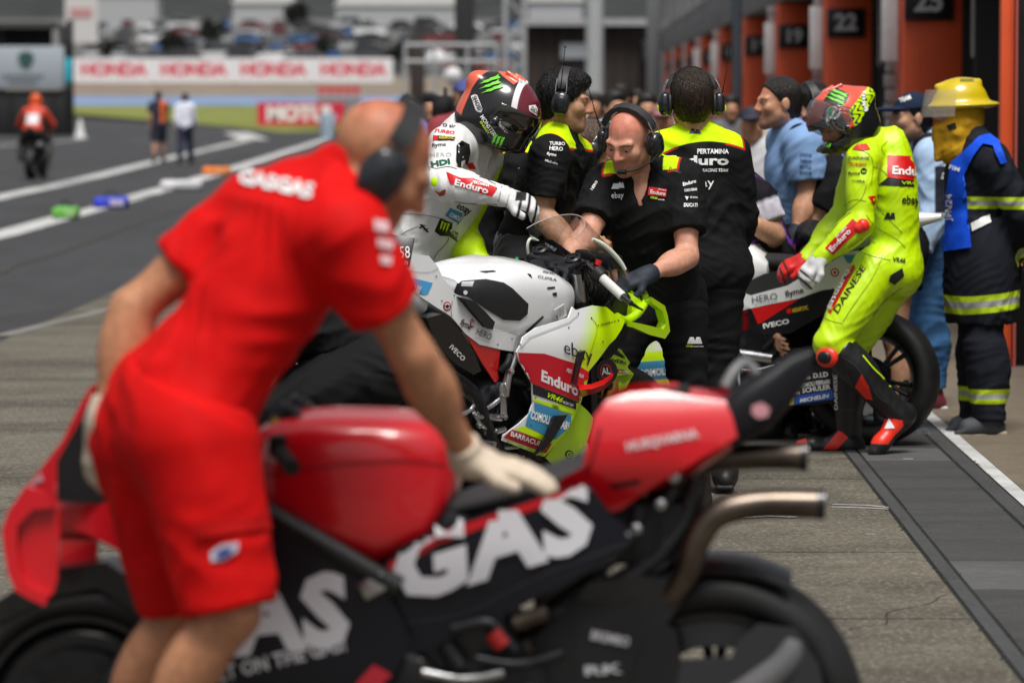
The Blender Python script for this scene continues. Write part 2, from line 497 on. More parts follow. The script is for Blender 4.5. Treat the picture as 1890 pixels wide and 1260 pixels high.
def skeleton(J, face, up=(0, 0, 1), hs=1., bw=1., detail=True, hands=None, sitz=None, spread=.1):
    """fills in missing joints; returns prims by tag and frames"""
    J = {k: A(*v) for k, v in J.items()}
    Pp, Nn = J['P'], J['N']; t = nrm(Nn - Pp)
    lat = nrm((J['SL'] - J['SR']) - t * ((J['SL'] - J['SR']) @ t)); fr = np.cross(t, -lat)
    if 'C' not in J: J['C'] = lerp(Pp, Nn, .66) + fr * .01
    hl = nrm(A(lat[0], lat[1], 0)); fh = nrm(np.cross(A(0, 0, 1), -hl))
    for s, sg in (('L', 1), ('R', -1)):
        if 'H' + s not in J: J['H' + s] = Pp + hl * sg * .088 * bw - A(0, 0, .05)
        if 'A' + s not in J:
            J['A' + s] = A(J['H' + s][0] + hl[0] * sg * spread * .5, J['H' + s][1] + hl[1] * sg * spread * .5, .085)
        if 'K' + s not in J: J['K' + s] = lerp(J['H' + s], J['A' + s], .52) + fh * .03
        if 'T' + s not in J:
            f0 = nrm(fh + hl * sg * .2); J['T' + s] = J['A' + s] + f0 * .165 - A(0, 0, .055)
        if 'E' + s not in J: J['E' + s] = J['S' + s] + A(0, 0, -.28) + hl * sg * .06 - fh * .03
        if 'W' + s not in J: J['W' + s] = J['E' + s] + A(0, 0, -.2) + fh * .15
    HR = np.stack(frame(face, up), 1)
    pr = []
    R = np.stack([-lat, fr, t], 1)
    L = np.linalg.norm(Nn - Pp)
    pr.append(ell(Pp + t * .0, R, A(.160 * bw, .112 * bw, .125), tag='pelvis', k=.06))
    pr.append(ell(lerp(Pp, J['C'], .45), R, A(.138 * bw, .100 * bw, .17), tag='torso', k=.08))
    pr.append(ell(J['C'] - t * .01, R, A(.150 * bw, .108 * bw, .19), tag='torso', k=.08))
    sl, sr = J['SL'], J['SR']
    pr.append(cap(lerp(sl, sr, .12), lerp(sl, sr, .88), .062 * bw, tag='torso', k=.06))
    for s, sh in (('L', sl), ('R', sr)):
        pr.append(cap(Nn + t * .015, lerp(Nn, sh, .8) + t * .012, .05, .05, tag='torso', k=.05))
        e, wv = J['E' + s], J['W' + s]
        pr.append(cap(sh, e, .056 * bw, .042 * bw, tag='uarm' + s, k=.04))
        pr.append(ell(lerp(sh, e, .42), np.stack(frame(e - sh + A(1e-4, 0, 0), fr + A(1e-3, 1e-3, 1e-3)), 1), A(.049 * bw, .11, .052 * bw), tag='uarm' + s, k=.03))
        pr.append(cap(e, wv, .041 * bw, .025 * bw, tag='farm' + s, k=.025))
        pr.append(ell(lerp(e, wv, .3), np.stack(frame(wv - e + A(1e-4, 0, 0), fr + A(1e-3, 1e-3, 1e-3)), 1), A(.046 * bw, .095, .052 * bw), tag='farm' + s, k=.03))
        h, kn, an, to = J['H' + s], J['K' + s], J['A' + s], J['T' + s]
        pr.append(cap(h, kn, .088 * bw, .056 * bw, tag='thigh' + s, k=.06))
        pr.append(cap(kn, an, .053 * bw, .036 * bw, tag='shin' + s, k=.03))
        bk = -fh * .022
        pr.append(ell(lerp(kn, an, .3) + bk, np.stack(frame(an - kn + A(1e-4, 0, 0), fh), 1), A(.053 * bw, .13, .055 * bw), tag='shin' + s, k=.03))
        fd = nrm(to - an - A(0, 0, 0))
        pr.append(cap(an - A(0, 0, .03), lerp(an, to, .98), .038, .03, tag='foot' + s, k=.02))
    nk = J['H'] - HR[:, 2] * .06 * hs - HR[:, 1] * .02 * hs
    pr.append(cap(nk, Nn - t * .02, .055 * hs, .062, tag='neck', k=.03))
    hp = head_prims(J['H'], HR, hs, detail)
    pr += hp
    for s in 'LR':
        ho = (hands or {}).get(s, {})
        if ho is None: continue
        d = A(*ho['d']) if 'd' in ho else nrm(J['W' + s] - J['E' + s])
        n = A(*ho['n']) if 'n' in ho else (lat if s == 'L' else -lat)
        side = A(*ho['side']) if 'side' in ho else fr
        pr += hand_prims(J['W' + s], d, n, side, ho.get('curl', .45), 'hand' + s, r=ho.get('r', .0092), sc=ho.get('sc', 1.), spread=ho.get('spread', 0))
    return J, pr, dict(t=t, lat=lat, fr=fr, fh=fh, hl=hl, HR=HR, hs=hs, bw=bw)
def sel(pr, inflate):
    """inflate = {tag or tag prefix: amount or (amount, clips)}"""
    out = []
    for p in pr:
        for k, v in inflate.items():
            if p.tag == k or (p.tag[:-1] == k and p.tag[-1] in 'LR'):
                out.append((p, v[0], v[1]) if isinstance(v, tuple) else (p, v, None)); break
    return out
def head_attrs(H, R, hs):
    def loc(p): return ((p - H) @ R) / hs
    def eye(p):
        q = loc(p); x = np.abs(q[:, 0]) - .032
        return np.where(q[:, 1] > .06, 1 - (x / .0135) ** 2 - ((q[:, 2] - .0000) / .0042) ** 2, -9)
    def iris(p):
        q = loc(p); x = np.abs(q[:, 0]) - .032
        return np.where(q[:, 1] > .06, 1 - (x / .0062) ** 2 - ((q[:, 2] + .0022) / .0052) ** 2, -9)
    def brow(p):
        q = loc(p); x = np.abs(q[:, 0]) - .031; z = q[:, 2] - .0235 + .12 * np.abs(x)
        return np.where(q[:, 1] > .05, 1 - (x / .022) ** 2 - (z / .0052) ** 2, -9)
    def lips(p):
        q = loc(p)
        return np.where(q[:, 1] > .05, 1 - (q[:, 0] / .024) ** 2 - ((q[:, 2] + .067) / .010) ** 2, -9)
    def beard(p):
        q = loc(p)
        z = -.05 + .9 * np.maximum(0, -q[:, 1] + .03)
        b = np.minimum((-q[:, 2] - .048), (q[:, 1] - .0)) / .02
        m = 1 - (q[:, 0] / .03) ** 2 - ((q[:, 2] + .055) / .016) ** 2
        return np.where(q[:, 2] > -.13, np.maximum(b, np.where(q[:, 1] > .05, m, -9)), -9)
    def flush(p):
        q = loc(p)
        return np.maximum((1 - np.linalg.norm(q - A(0, .115, -.03), axis=1) / .03) * .35, (q[:, 2] - .05) / .04)
    def ear(p):
        q = loc(p); return np.where((np.abs(q[:, 0]) > .07) & (np.abs(q[:, 2]) < .04), 1., -1.)
    return dict(eye=eye, iris=iris, brow=brow, lips=lips, beard=beard, flush=flush)
def skin_mat(nm, col=SKIN, beard=.35, hairc=(.02, .013, .01)):
    c = np.array(col)
    bc = tuple(c * (1 - beard) + np.array(hairc) * beard)
    return mat('skin ' + nm, col, .5, spec=.4, bump=.2, bscale=260, var=.22, vscale=42,
               layers=[('flush', tuple(c * A(1.05, .78, .78)), .6), ('beard', bc, .7), ('lips', tuple(c * A(.82, .62, .60)), .8),
                       ('brow', tuple(c * .25 + np.array(hairc) * .75), .6), ('eye', (.36, .32, .30), .4), ('iris', (.02, .013, .010), .35)])
def hair_obj(body, H, R, hs, m, style='short', vox=.006):
    def w(x, y, z): return H + R @ (A(x, y, z) * hs)
    it = []
    fz = w(0, .062, .055)
    # hairline: cut away the face
    n1 = nrm(R @ A(0, .82, -.58)); p1 = w(0, .068, .048)
    n2 = nrm(R @ A(0, .35, -.94)); p2 = w(0, -.03, -.075)
    if style == 'buzz': th, p1 = .004, w(0, .05, .055)
    else: th = .010
    n3 = nrm(R @ A(0, 1, -.05)); p3 = w(0, .028, 0)
    it.append((ell(w(0, -.014, .034), R, A(.0765, .096, .086) * hs, k=.02), th, [(p1, n1), (p2, n2)]))
    it.append((ell(w(0, -.035, -.02), R, A(.066, .072, .075) * hs, k=.03), th * .8, [(w(0, -.005, 0), nrm(R @ A(0, 1, .1))), (p2, n2)]))
    if style != 'buzz':
        it.append((ell(w(0, .030, .088), R, A(.062, .058, .036) * hs, k=.03), .006, [(p1, n1)]))
    v, q = sdf_mesh(it, vox, wr=(3, 150, .0035 if style != 'buzz' else .0004, R[:, 0], .35))
    q = [tuple(int(i) for i in r) for r in q]; v = v.tolist()
    if style != 'buzz':      # loose strands lying over the cap of hair
        rs = random.Random(len(v)); V = np.array(v); cr = w(0, -.045, .118); n0 = len(v)
        nt_ = int(2200 if vox < .008 else 700)
        for _ in range(nt_):
            p = V[rs.randrange(n0)]; l = (R.T @ (p - H)) / hs
            nn = nrm(p - w(0, -.014, .03)); d = p - cr; d = d - nn * (d @ nn); d = nrm(nrm(d) + A(rs.gauss(0, .3), rs.gauss(0, .3), rs.gauss(0, .3))); d = nrm(d - nn * (d @ nn))
            ln = rs.uniform(.010, .028); wd = np.cross(nn, d) * rs.uniform(.0012, .0026)
            if (R.T @ (p + d * ln - H))[1] > .075 * hs and (R.T @ (p + d * ln - H))[2] < .06 * hs: continue
            p0 = p - d * ln * .4 + nn * .0005; p1 = p + d * ln * .2 + nn * .0028; p2 = p + d * ln * .6 + nn * rs.uniform(-.002, .0015)
            i = len(v); v += [list(p0 - wd), list(p0 + wd), list(p1 + wd), list(p1 - wd), list(p2)]; q += [(i, i + 1, i + 2, i + 3), (i + 3, i + 2, i + 4)]
    return mesh_obj('hair', v, q, m, body, None, 180)
def hair_mat(nm, c):
    new = 'hair ' + nm not in MATS
    m = mat('hair ' + nm, c, .40, spec=.4, bump=.9, bscale=190, var=.5, vscale=120)
    if new:      # strands: stretch the noise along the head
        t = m.node_tree; tc = [n for n in t.nodes if n.type == 'TEX_COORD'][0]
        mp = t.nodes.new('ShaderNodeMapping'); mp.inputs['Scale'].default_value = (1, 1, .12)
        t.links.new(tc.outputs['Object'], mp.inputs[0])
        for n in t.nodes:
            if n.type == 'TEX_NOISE': t.links.new(mp.outputs[0], n.inputs['Vector'])
            if n.type == 'BUMP': n.inputs['Distance'].default_value = .012
    return m
def slab(name, pts, th, m, parent):
    mb = MB(); mb.prism(pts, th); return mb.build(name, m, parent)
def headset(body, H, R, hs, boom=0, antenna=0, m=None, lime=False, cupscale=1., band_back=0., yoke=None):
    """ear defenders: two cups, padded band, wire yokes, microphone"""
    def w(x, y, z): return H + R @ (A(x, y, z) * hs)
    e = bpy.data.objects.new('headset', None); link(e, body)
    mb_ = m or mat('headset shell', (.012, .014, .018), .3, coat=.3, var=.2, vscale=40)
    pad = mat('headset padding', (.02, .021, .023), .55, bump=.3, bscale=90)
    cs = cupscale
    for s in (-1, 1):
        q = [ell(w(s * .112, -.004, -.012), R, A(.024 * cs, .036 * cs, .049 * cs) * hs, k=.01),
             rbox(w(s * .108, -.004, -.012), R, A(.017 * cs, .03 * cs, .04 * cs) * hs, .014 * hs, k=.012),
             rbox(w(s * .129, -.002, -.008), R, A(.007, .012, .02) * hs * cs, .004, k=.004)]
        sdf_obj('ear_cup', q, .005, mb_, e)
        sdf_obj('ear_cushion', [ell(w(s * .090, -.004, -.012), R, A(.014, .037 * cs, .048 * cs) * hs, k=.01)], .006, pad, e)
        wy = MB()
        for o in (-.022, .018): wy.tube([w(s * .118, o - .004, -.005), w(s * .112, o * 1.1 - .008, .045), w(s * .095, o - .012 + band_back * .5, .085)], .0022 * hs, 6, smooth=4)
        wy.build('wire_yoke', yoke or m_metal(), e)
        if lime:
            MB().box(w(s * .1375, -.004, -.03), A(.002, .009, .012) * hs, R, .001).build('lime_badge', mat('lime paint', LIME, .4), e)
    bd = MB(); secs = []
    for i in range(17):
        a = radians(-78 + 156 * i / 16)
        c0 = A(sin(a) * .104, -.012 + band_back * (cos(a)), .024 + cos(a) * .106)
        n_ = A(sin(a), 0, cos(a)); b = .004 + .004 * (abs(cos(a)) > .35) + .0018 * (i % 2)
        wd = .019 if abs(cos(a)) > .35 else .012
        ring = []
        for (x, y) in ((-1, -1), (1, -1), (1, 1), (-1, 1)):
            ring.append(w(*(c0 + n_ * b * y + A(0, wd * x, 0))))
        secs.append(ring)
    bd.loft(secs).build('headband', pad, e, smooth=50)
    if boom:
        s = boom
        mk = MB().tube([w(s * .128, .012, -.03), w(s * .115, .055, -.05), w(s * .07, .105, -.066), w(s * .022, .118, -.072)], [.0042 * hs, .0035 * hs, .003 * hs, .003 * hs], 8, smooth=5)
        mk.tube([w(s * .034, .117, -.072), w(s * .004, .122, -.073)], .0095 * hs, 10)
        mk.build('microphone', m_blackmat(), e)
    if antenna:
        s = antenna
        MB().tube([w(s * .125, -.01, .03), w(s * .138, -.012, .10), w(s * .155, -.016, .215)], [.0035, .0022, .0016], 6).tube([w(s * .155, -.016, .213), w(s * .156, -.016, .219)], .004, 8).build('antenna', m_black(), e)
    return e
def person(label, J, face, up=(0, 0, 1), hs=1., bw=1., vox=.008, skin=None, group=None, hands=None, detail=True, base_z=0., tags=None, spread=.1):
    J, pr, fr = skeleton(J, face, up, hs, bw, detail, hands, spread=spread)
    base = A(J['P'][0], J['P'][1], base_z)
    H, R = J['H'], fr['HR']
    bp = [p for p in pr if not p.tag.startswith('foot')]
    o = sdf_obj('person', bp, vox, skin or skin_mat('light'), base=base, attrs=head_attrs(H, R, hs))
    tag(o, label, 'person', group)
    return o, J, pr, fr
def cloth_mat(nm, c, rough=.8, layers=(), sheen=.0, weave=.2, var=.12):
    c = tuple(x * .62 for x in c) if max(c) < .02 else c
    return mat('cloth ' + nm, c, rough, spec=.16, bump=.15, bscale=120, weave=weave, var=var, vscale=14, layers=layers, sheen=sheen)
def shirt(body, J, pr, fr, m, sleeve=.62, hem=None, vox=.008, amp=.006, seed=1, inf=.014, attrs=None, longs=False, freq=55, collar=True, flare=.012, name='shirt', cm=None, vneck=0.):
    t = fr['t']
    inflate = {'torso': inf, 'pelvis': (inf + .006, [(J['P'] - t * (.05 if hem is None else hem), -t)])}
    for s in 'LR':
        sh, e = J['S' + s], J['E' + s]; d = nrm(e - sh)
        if longs:
            dw = nrm(J['W' + s] - e)
            inflate['uarm' + s] = inf + .004
            inflate['farm' + s] = (inf, [(J['W' + s] - dw * .01, dw)])
        else:
            inflate['uarm' + s] = (inf + flare, [(lerp(sh, e, sleeve), d)])
    it = sel(pr, inflate)
    N, H = J['N'], J['H']
    if vneck: it.append((cap(N + fr['fr'] * .10 + t * .03, N + fr['fr'] * .135 - t * vneck, .058, .012, k=.006, sub=True), 0, None))
    o = sdf_obj(name, it, vox, m, body, wr=(seed, freq, amp, t, .8), attrs=attrs)
    if collar:
        up = nrm(H - N - fr['HR'][:, 1] * .0)
        f2 = fr['fr']
        c = MB(); secs = []
        r1, f1, u1 = frame(f2, up)
        for rr, hh in ((.078, -.01), (.072, .03), (.069, .042), (.066, .041), (.070, .0)):
            ring = []
            for i in range(28):
                a = 2 * pi * i / 28
                ring.append(N + r1 * rr * sin(a) * 1.02 + f1 * (rr * cos(a) * 1.05 + .004) + u1 * (hh + .016 - .028 * (cos(a) > .9) - .024 * cos(a)))
            secs.append(ring)
        c.loft(secs, cap=False).build('collar', cm or m, body, smooth=60)
    return o
def trousers(body, J, pr, fr, m, vox=.009, amp=.009, seed=2, inf=.02, waist=.06, cuff=.02, attrs=None, freq=42, name='trousers', short=None, shin=.03, fax=None):
    t = fr['t']
    inflate = {'pelvis': (inf, [(J['P'] + t * waist, t)])}
    for s in 'LR':
        k, a, h = J['K' + s], J['A' + s], J['H' + s]
        if short is not None:
            d = nrm(k - h); inflate['thigh' + s] = (inf + .02, [(lerp(h, k, short), d)])
        else:
            d = nrm(a - k); inflate['thigh' + s] = inf + .004; inflate['shin' + s] = (shin, [(a - d * cuff, d)])
    return sdf_obj(name, sel(pr, inflate), vox, m, body, wr=(seed, freq, amp, (J['KL'] - J['HL']) if fax is None else fax, .8), attrs=attrs)
def shoes(body, J, m, sole, vox=.007, attrs=None, name='shoe', high=.05, sc=1.):
    for s in 'LR':
        a, to = J['A' + s], J['T' + s]
        d = nrm(to - a); h = nrm(A(d[0], d[1], 0)); 
        if abs(d[2]) > .8: h = nrm(A(d[0], d[1], d[2] * .3))
        # sole direction: from heel to toe
        heel = a - A(0, 0, .05) - h * .045 * sc if d[2] > -.6 else a - d * .0 - h * .05
        sd = nrm(to - A(0, 0, .0) - heel); r_ = nrm(np.cross(sd, A(0, 0, 1))); un = np.cross(r_, sd)
        R = np.stack([r_, sd, un], 1); ln = np.linalg.norm(to - heel)
        tip = heel + sd * (ln + .045 * sc)
        so = heel - un * .028
        it = [(cap(heel, heel + sd * .06, .036 * sc, .037 * sc, k=.03), 0, [(so, -un)]), (cap(heel + sd * .05, tip - sd * .03, .042 * sc, .036 * sc, k=.03), 0, [(so, -un), (heel + un * .02 * sc, nrm(un + sd * .12))]),
              (cap(heel + sd * .03, a + A(0, 0, high), .042 * sc, .042 * sc, k=.03), 0, [(so, -un)]), (cap(heel + sd * .06 + un * .03, heel + sd * .14, .036 * sc, .03 * sc, k=.03), 0, [(so, -un)])]
        it.append((cap(a - A(0, 0, .02), lerp(a, to, .9) + un * .012, .047 * sc, .036 * sc, k=.03), 0, [(so, -un)])); it.append((cap(a + A(0, 0, .06), a - A(0, 0, .01), .047 * sc, .05 * sc, k=.03), 0, None))
        ob = sdf_obj(name, it, vox, m, body, attrs=attrs)
        si = [(rbox(lerp(heel, tip, .5) - un * .031 - sd * .005, R, A(.040 * sc, ln * .5 + .052 * sc, .012), .011, k=.01), 0, None)]
        if sole is not None: sdf_obj('sole', si, .006, sole, ob)

# ---- inks and emblems
WHT = ink((.8, .8, .8)); LIMEI = ink(LIME); REDI = ink(RED); BLKI = ink((.012, .012, .012)); BLUI = ink((.05, .27, .48)); YELI = ink((.75, .55, .02)); GRYI = ink((.35, .36, .37))
def claw(o, x, y, w_, h_, rot, m, name='claw_emblem', off=.004):
    """three torn stripes side by side"""
    c, s = cos(rot), sin(rot)
    def T(u, v): return (x + w_ * u * c - h_ * v * s, y + w_ * u * s + h_ * v * c)
    for k in range(3):
        u0 = -.5 + .36 * k
        top = -.5 + .06 * (k == 1)
        patch(o, [T(u0 - .05, top), T(u0 + .08, top + .07), T(u0 + .22, top - .02), T(u0 + .27, top + .06), T(u0 + .21, -.1), T(u0 + .25, .05), T(u0 + .16, .28), T(u0 + .14, .5 - .08 * (k == 0)),
                  T(u0 + .08, .2), T(u0 + .03, .25), T(u0 + .05, -.05), T(u0 + .0, -.1), T(u0 + .03, top + .18)], m, name, off, 14)
GREENI = ink((.16, .62, .03))
# ------------------------------------------------------------------ the setting
def ground_mat(nm, c1, c2, scale, speck=.5, bump=.5, streak=1., rough=.85, stain=.35, speckscale=90, light=(.5, .48, .44)):
    if nm in MATS: return MATS[nm]
    m = bpy.data.materials.new(nm); MATS[nm] = m; m.use_nodes = True
    t = m.node_tree; N = t.nodes; L = t.links; b = N['Principled BSDF']
    tc = N.new('ShaderNodeTexCoord'); mp = N.new('ShaderNodeMapping'); mp.inputs['Scale'].default_value = (1, streak, 1); L.new(tc.outputs['Object'], mp.inputs[0])
    def noise_(s, d, v=mp.outputs[0], r=.6):
        n = N.new('ShaderNodeTexNoise'); n.inputs['Scale'].default_value = s; n.inputs['Detail'].default_value = d; n.inputs['Roughness'].default_value = r; L.new(v, n.inputs['Vector']); return n.outputs[0]
    def ramp(s, a, b_, lo, hi):
        r = N.new('ShaderNodeMapRange'); r.inputs[1].default_value = a; r.inputs[2].default_value = b_; r.inputs[3].default_value = lo; r.inputs[4].default_value = hi; L.new(s, r.inputs[0]); return r.outputs[0]
    def mix(f, a, b_, bl='MIX'):
        x = N.new('ShaderNodeMix'); x.data_type = 'RGBA'; x.blend_type = bl
        if isinstance(f, float): x.inputs[0].default_value = f
        else: L.new(f, x.inputs[0])
        for i, v in ((6, a), (7, b_)):
            if isinstance(v, tuple): x.inputs[i].default_value = v + (1,)
            else: L.new(v, x.inputs[i])
        return x.outputs[2]
    big = noise_(scale * .35, 5); mid = noise_(scale * 3.2, 8, r=.7); fine = noise_(speckscale, 3, tc.outputs['Object'], .8)
    col = mix(ramp(mid, .3, .7, 0, 1), c1, c2)
    mid2 = noise_(scale * 13, 6, r=.75)
    col = mix(ramp(mid2, .35, .65, 0, .75), col, tuple(x * .5 for x in c1)) if streak > 1.5 and rough > .8 and speckscale < 60 else col
    col = mix(ramp(mid2, .55, .75, 0, .6), col, tuple(min(1, x * 1.35) for x in c2)) if streak > 1.5 and rough > .8 and speckscale < 60 else col
    col = mix(ramp(big, .44, .64, 0, stain), col, tuple(x * .45 for x in c1))
    col = mix(ramp(fine, .52, .72, 0, speck), col, light)
    col = mix(ramp(fine, .28, .45, speck, 0), col, tuple(x * .35 for x in c1))
    L.new(col, b.inputs['Base Color']); b.inputs['Roughness'].default_value = rough; b.inputs['Specular IOR Level'].default_value = .3
    L.new(ramp(mid, .2, .8, rough - .12, min(1, rough + .1)), b.inputs['Roughness'])
    bp = N.new('ShaderNodeBump'); bp.inputs['Strength'].default_value = bump; bp.inputs['Distance'].default_value = .006
    ad = N.new('ShaderNodeMath'); ad.operation = 'ADD'; L.new(fine, ad.inputs[0]); L.new(mid, ad.inputs[1]); L.new(ad.outputs[0], bp.inputs['Height']); L.new(bp.outputs[0], b.inputs['Normal'])
    return m
asphalt = ground_mat('asphalt', (.036, .037, .040), (.054, .055, .060), 1.2, .35, .5, .3, speckscale=120, light=(.2, .2, .2))
concrete = ground_mat('broomed concrete', (.102, .090, .069), (.212, .188, .146), 2.0, .5, 1., 1.8, stain=.75, speckscale=52, light=(.48, .45, .38))
concrete2 = ground_mat('garage front concrete', (.13, .105, .075), (.19, .155, .115), 2.0, .35, .5, 1., speckscale=90, light=(.36, .31, .25))
paint = ground_mat('worn white paint', (.42, .42, .42), (.62, .62, .61), 6, .25, .4, 1., stain=.5, light=(.8, .8, .8))
slabm = [ground_mat('dark channel slab %s' % n, tuple(.040 * k for _ in range(3)), tuple(.070 * k for _ in range(3)), 3.0, .3, .5, 3., speckscale=110, light=(.2, .2, .2)) for n, k in (('plain', 1.), ('pale', 1.75), ('dull', .85))]
# terrain: flat lane, then banks rising behind the circuit
prof = [(-40, 0), (170, 0), (240, .25), (300, .85), (330, 1.55), (362, 2.75), (375, 3.4), (600, 13.5), (640, 17), (760, 60), (1100, 130)]
def terr(Y): return float(np.interp(Y, [p[0] for p in prof], [p[1] for p in prof]))
def strip(name, y0, y1, x0, x1, m, dz=0., kind='structure', n=1):
    ys = sorted({y0, y1} | {p[0] for p in prof if y0 < p[0] < y1}); v = []; f = []
    for y in ys: v += [(x0, y, terr(y) + dz), (x1, y, terr(y) + dz)]
    for i in range(len(ys) - 1): f.append((2 * i, 2 * i + 1, 2 * i + 3, 2 * i + 2))
    return tag(mesh_obj(name, v, f, m, None, (0, 0, 0)), kind=kind)
strip('asphalt_lane', -40, 300, -400, 200, asphalt)
strip('blue_runoff', 300, 330, -400, 200, mat('blue painted runoff', (.16, .24, .40), .8, var=.2, vscale=.2))
strip('gravel_bank', 330, 375, -400, 200, mat('tan gravel bank', (.20, .16, .12), .95, var=.25, vscale=.4))
strip('car_park', 375, 600, -400, 200, mat('grey car park ground', (.10, .10, .10), .9, var=.3, vscale=.1))
strip('hillside', 600, 1100, -500, 300, mat('dark wooded hillside', (.020, .023, .023), .95, var=.6, vscale=.15))
# concrete apron in broomed bays, with open joints between
joints = [6.2, 8.6, 10.9, 12.4, 14.22, 16.95, 19.4, 22.0, 25.2, 28.6, 32, 36, 41, 47, 54, 62, 72, 84, 98, 115, 135]
for i, (a, c) in enumerate(zip([2.0] + joints[:-1], joints)):
    for x0, x1 in ((-3.9, -1.35), (-1.343, 1.318)):
        tag(mesh_obj('concrete_bay', [(x0, a + .007, .004), (x1, a + .007, .004), (x1, c - .007, .004), (x0, c - .007, .004)], [(0, 1, 2, 3)], concrete, None, (0, 0, 0)), kind='structure')
jm = mat('joint filler', (.012, .012, .011), .95)
tag(mesh_obj('joint_bed', [(-3.9, 2, .002), (2.0, 2, .002), (2.0, 135, .002), (-3.9, 135, .002)], [(0, 1, 2, 3)], jm, None, (0, 0, 0)), kind='structure')
edge = [(0, 622), (95, 598), (190, 575), (300, 552)]
es = [G(*q) for q in edge]
v = []; 
for p in es: v += [p + A(-.07, 0, .008), p + A(.07, 0, .008)]
tag(mesh_obj('apron_edge_line', v, [(2 * i, 2 * i + 1, 2 * i + 3, 2 * i + 2) for i in range(len(es) - 1)], ground_mat('pale apron edge', (.13, .125, .115), (.22, .21, .19), 4, .5, .5, 1.), None, (0, 0, 0)), kind='structure')
# slab channel along the garages
chan = thing('drain_channel', 'dark slab drainage channel with edging strips running along the garage front', 'drain', (1.6, 14, 0))
chan['kind'] = 'structure'
rs = random.Random(4)
y = 5.0; i = 0; proto = {}
while y < 62:
    ln = rs.choice((.5, .5, .62, .62, .8)); dz = rs.uniform(0, .003)
    k = 0 if i % 7 and i % 11 else (1 if i % 7 == 0 else 2)
    MB().box((1.593, y + ln / 2, -.02 + dz), (.197, ln / 2 - .004, .026), bev=.004).build('slab', slabm[k], chan, smooth=None)
    y += ln; i += 1
kerbm = ground_mat('channel edging', (.045, .045, .047), (.07, .07, .072), 3, .3, .5, 1., light=(.2, .2, .2))
y = 5.0
while y < 62:
    for x in (1.357, 1.842): MB().box((x, y + .6, -.018), (.026 if x < 1.5 else .038, .596, .027), bev=.004).build('edging', kerbm, chan, smooth=None)
    y += 1.2
# the little drain grating by the wheel
gc = G(1705, 800); g_ = MB()
for k in range(9): g_.box((gc[0] - .03 + .0, gc[1] + (k - 4) * .03, .012), (.05, .008, .004))
for k in (-.05, 0., .05): g_.box((gc[0] - .03 + k, gc[1], .011), (.004, .13, .003))
g_.build('grating', m_metal(), chan, smooth=None)
tag(mesh_obj('garage_front_line', [(1.892, 3, .006), (1.962, 3, .006), (1.962, 120, .006), (1.892, 120, .006)], [(0, 1, 2, 3)], paint, None, (0, 0, 0)), kind='structure')
tag(mesh_obj('garage_front', [(1.966, 2, .005), (9.0, 2, .005), (9.0, 135, .005), (1.966, 135, .005)], [(0, 1, 2, 3)], concrete2, None, (0, 0, 0)), kind='structure')
tag(mesh_obj('garage_front_strip', [(1.882, 2, .003), (1.966, 2, .003), (1.966, 135, .003), (1.882, 135, .003)], [(0, 1, 2, 3)], jm, None, (0, 0, 0)), kind='structure')
# moss and grit lodged in the seams
mo = MB(); rs = random.Random(11)
for k in range(2600):
    yy = 9 + 22 * rs.random() ** 1.3; xx = rs.choice((1.325, 1.325, 1.386, 1.80, 1.886, 1.888)) + rs.gauss(0, .006); r = rs.uniform(.002, .008) * (1.5 if rs.random() < .1 else 1)
    if noise.noise(Vector((xx * 3, yy * .9, 0))) < -.05: continue
    ring = [(xx + r * rs.uniform(.6, 1.2) * cos(a), yy + 1.8 * r * rs.uniform(.6, 1.2) * sin(a), .0045) for a in (0, 1.26, 2.5, 3.77, 5.03)]
    mo.add(ring + [(xx, yy, .005 + r * .7)], [(0, 1, 5), (1, 2, 5), (2, 3, 5), (3, 4, 5), (4, 0, 5)])
tag(mo.build('moss', mat('moss and grit', (.018, .020, .012), .95), None, (0, 0, 0), smooth=None), kind='stuff')
# hairline cracks, tyre marks and oil spots
ck = MB(); rs = random.Random(8)
def wiggle(x0, y0, x1, y1, w_, n=40, amp=.05, z=.0052):
    pts = []
    for i in range(n + 1):
        t_ = i / n; pts.append(A(x0 + (x1 - x0) * t_ + amp * noise.noise(Vector((t_ * 9, x0, y0))), y0 + (y1 - y0) * t_ + amp * 2 * noise.noise(Vector((x0, t_ * 9, y1))), z))
    v_ = []
    for i, p_ in enumerate(pts):
        d_ = nrm(pts[min(i + 1, n)] - pts[max(i - 1, 0)]); k_ = w_ * (.35 + abs(noise.noise(Vector((i * .7, x0, 3)))) * 1.6); n_ = A(d_[1], -d_[0], 0) * k_; v_ += [p_ - n_, p_ + n_]
    ck.add(v_, [(2 * i, 2 * i + 1, 2 * i + 3, 2 * i + 2) for i in range(n)])
for q in ((-1.3, 15.9, 1.2, 16.3), (.5, 11.2, 1.3, 13.0), (-.6, 17.4, 1.3, 17.9), (-3.8, 18.2, -1.4, 17.6), (-3.0, 12.6, -2.2, 16.0), (.9, 9.2, 1.3, 10.6), (-3.8, 23.2, -1.4, 24.1), (-1.2, 20.6, 1.2, 20.2)): wiggle(*q, .004)
tag(ck.build('cracks', jm, None, (0, 0, 0), smooth=None), kind='stuff')
tmk = MB(); ck = tmk
tmat = ground_mat('tyre rubber on the ground', (.030, .030, .030), (.055, .053, .048), 5, .5, .4, .4, speckscale=90, light=(.25, .24, .22))
for q in ((-8, 30, -6.6, 80, .09), (-11, 34, -8.4, 110, .10), (-5.2, 26, -6.0, 70, .07), (-13.5, 40, -11, 120, .12)): wiggle(*q, n=60, amp=.12, z=.0062)
tag(tmk.build('tyre_marks', tmat, None, (0, 0, 0), smooth=None), kind='structure')
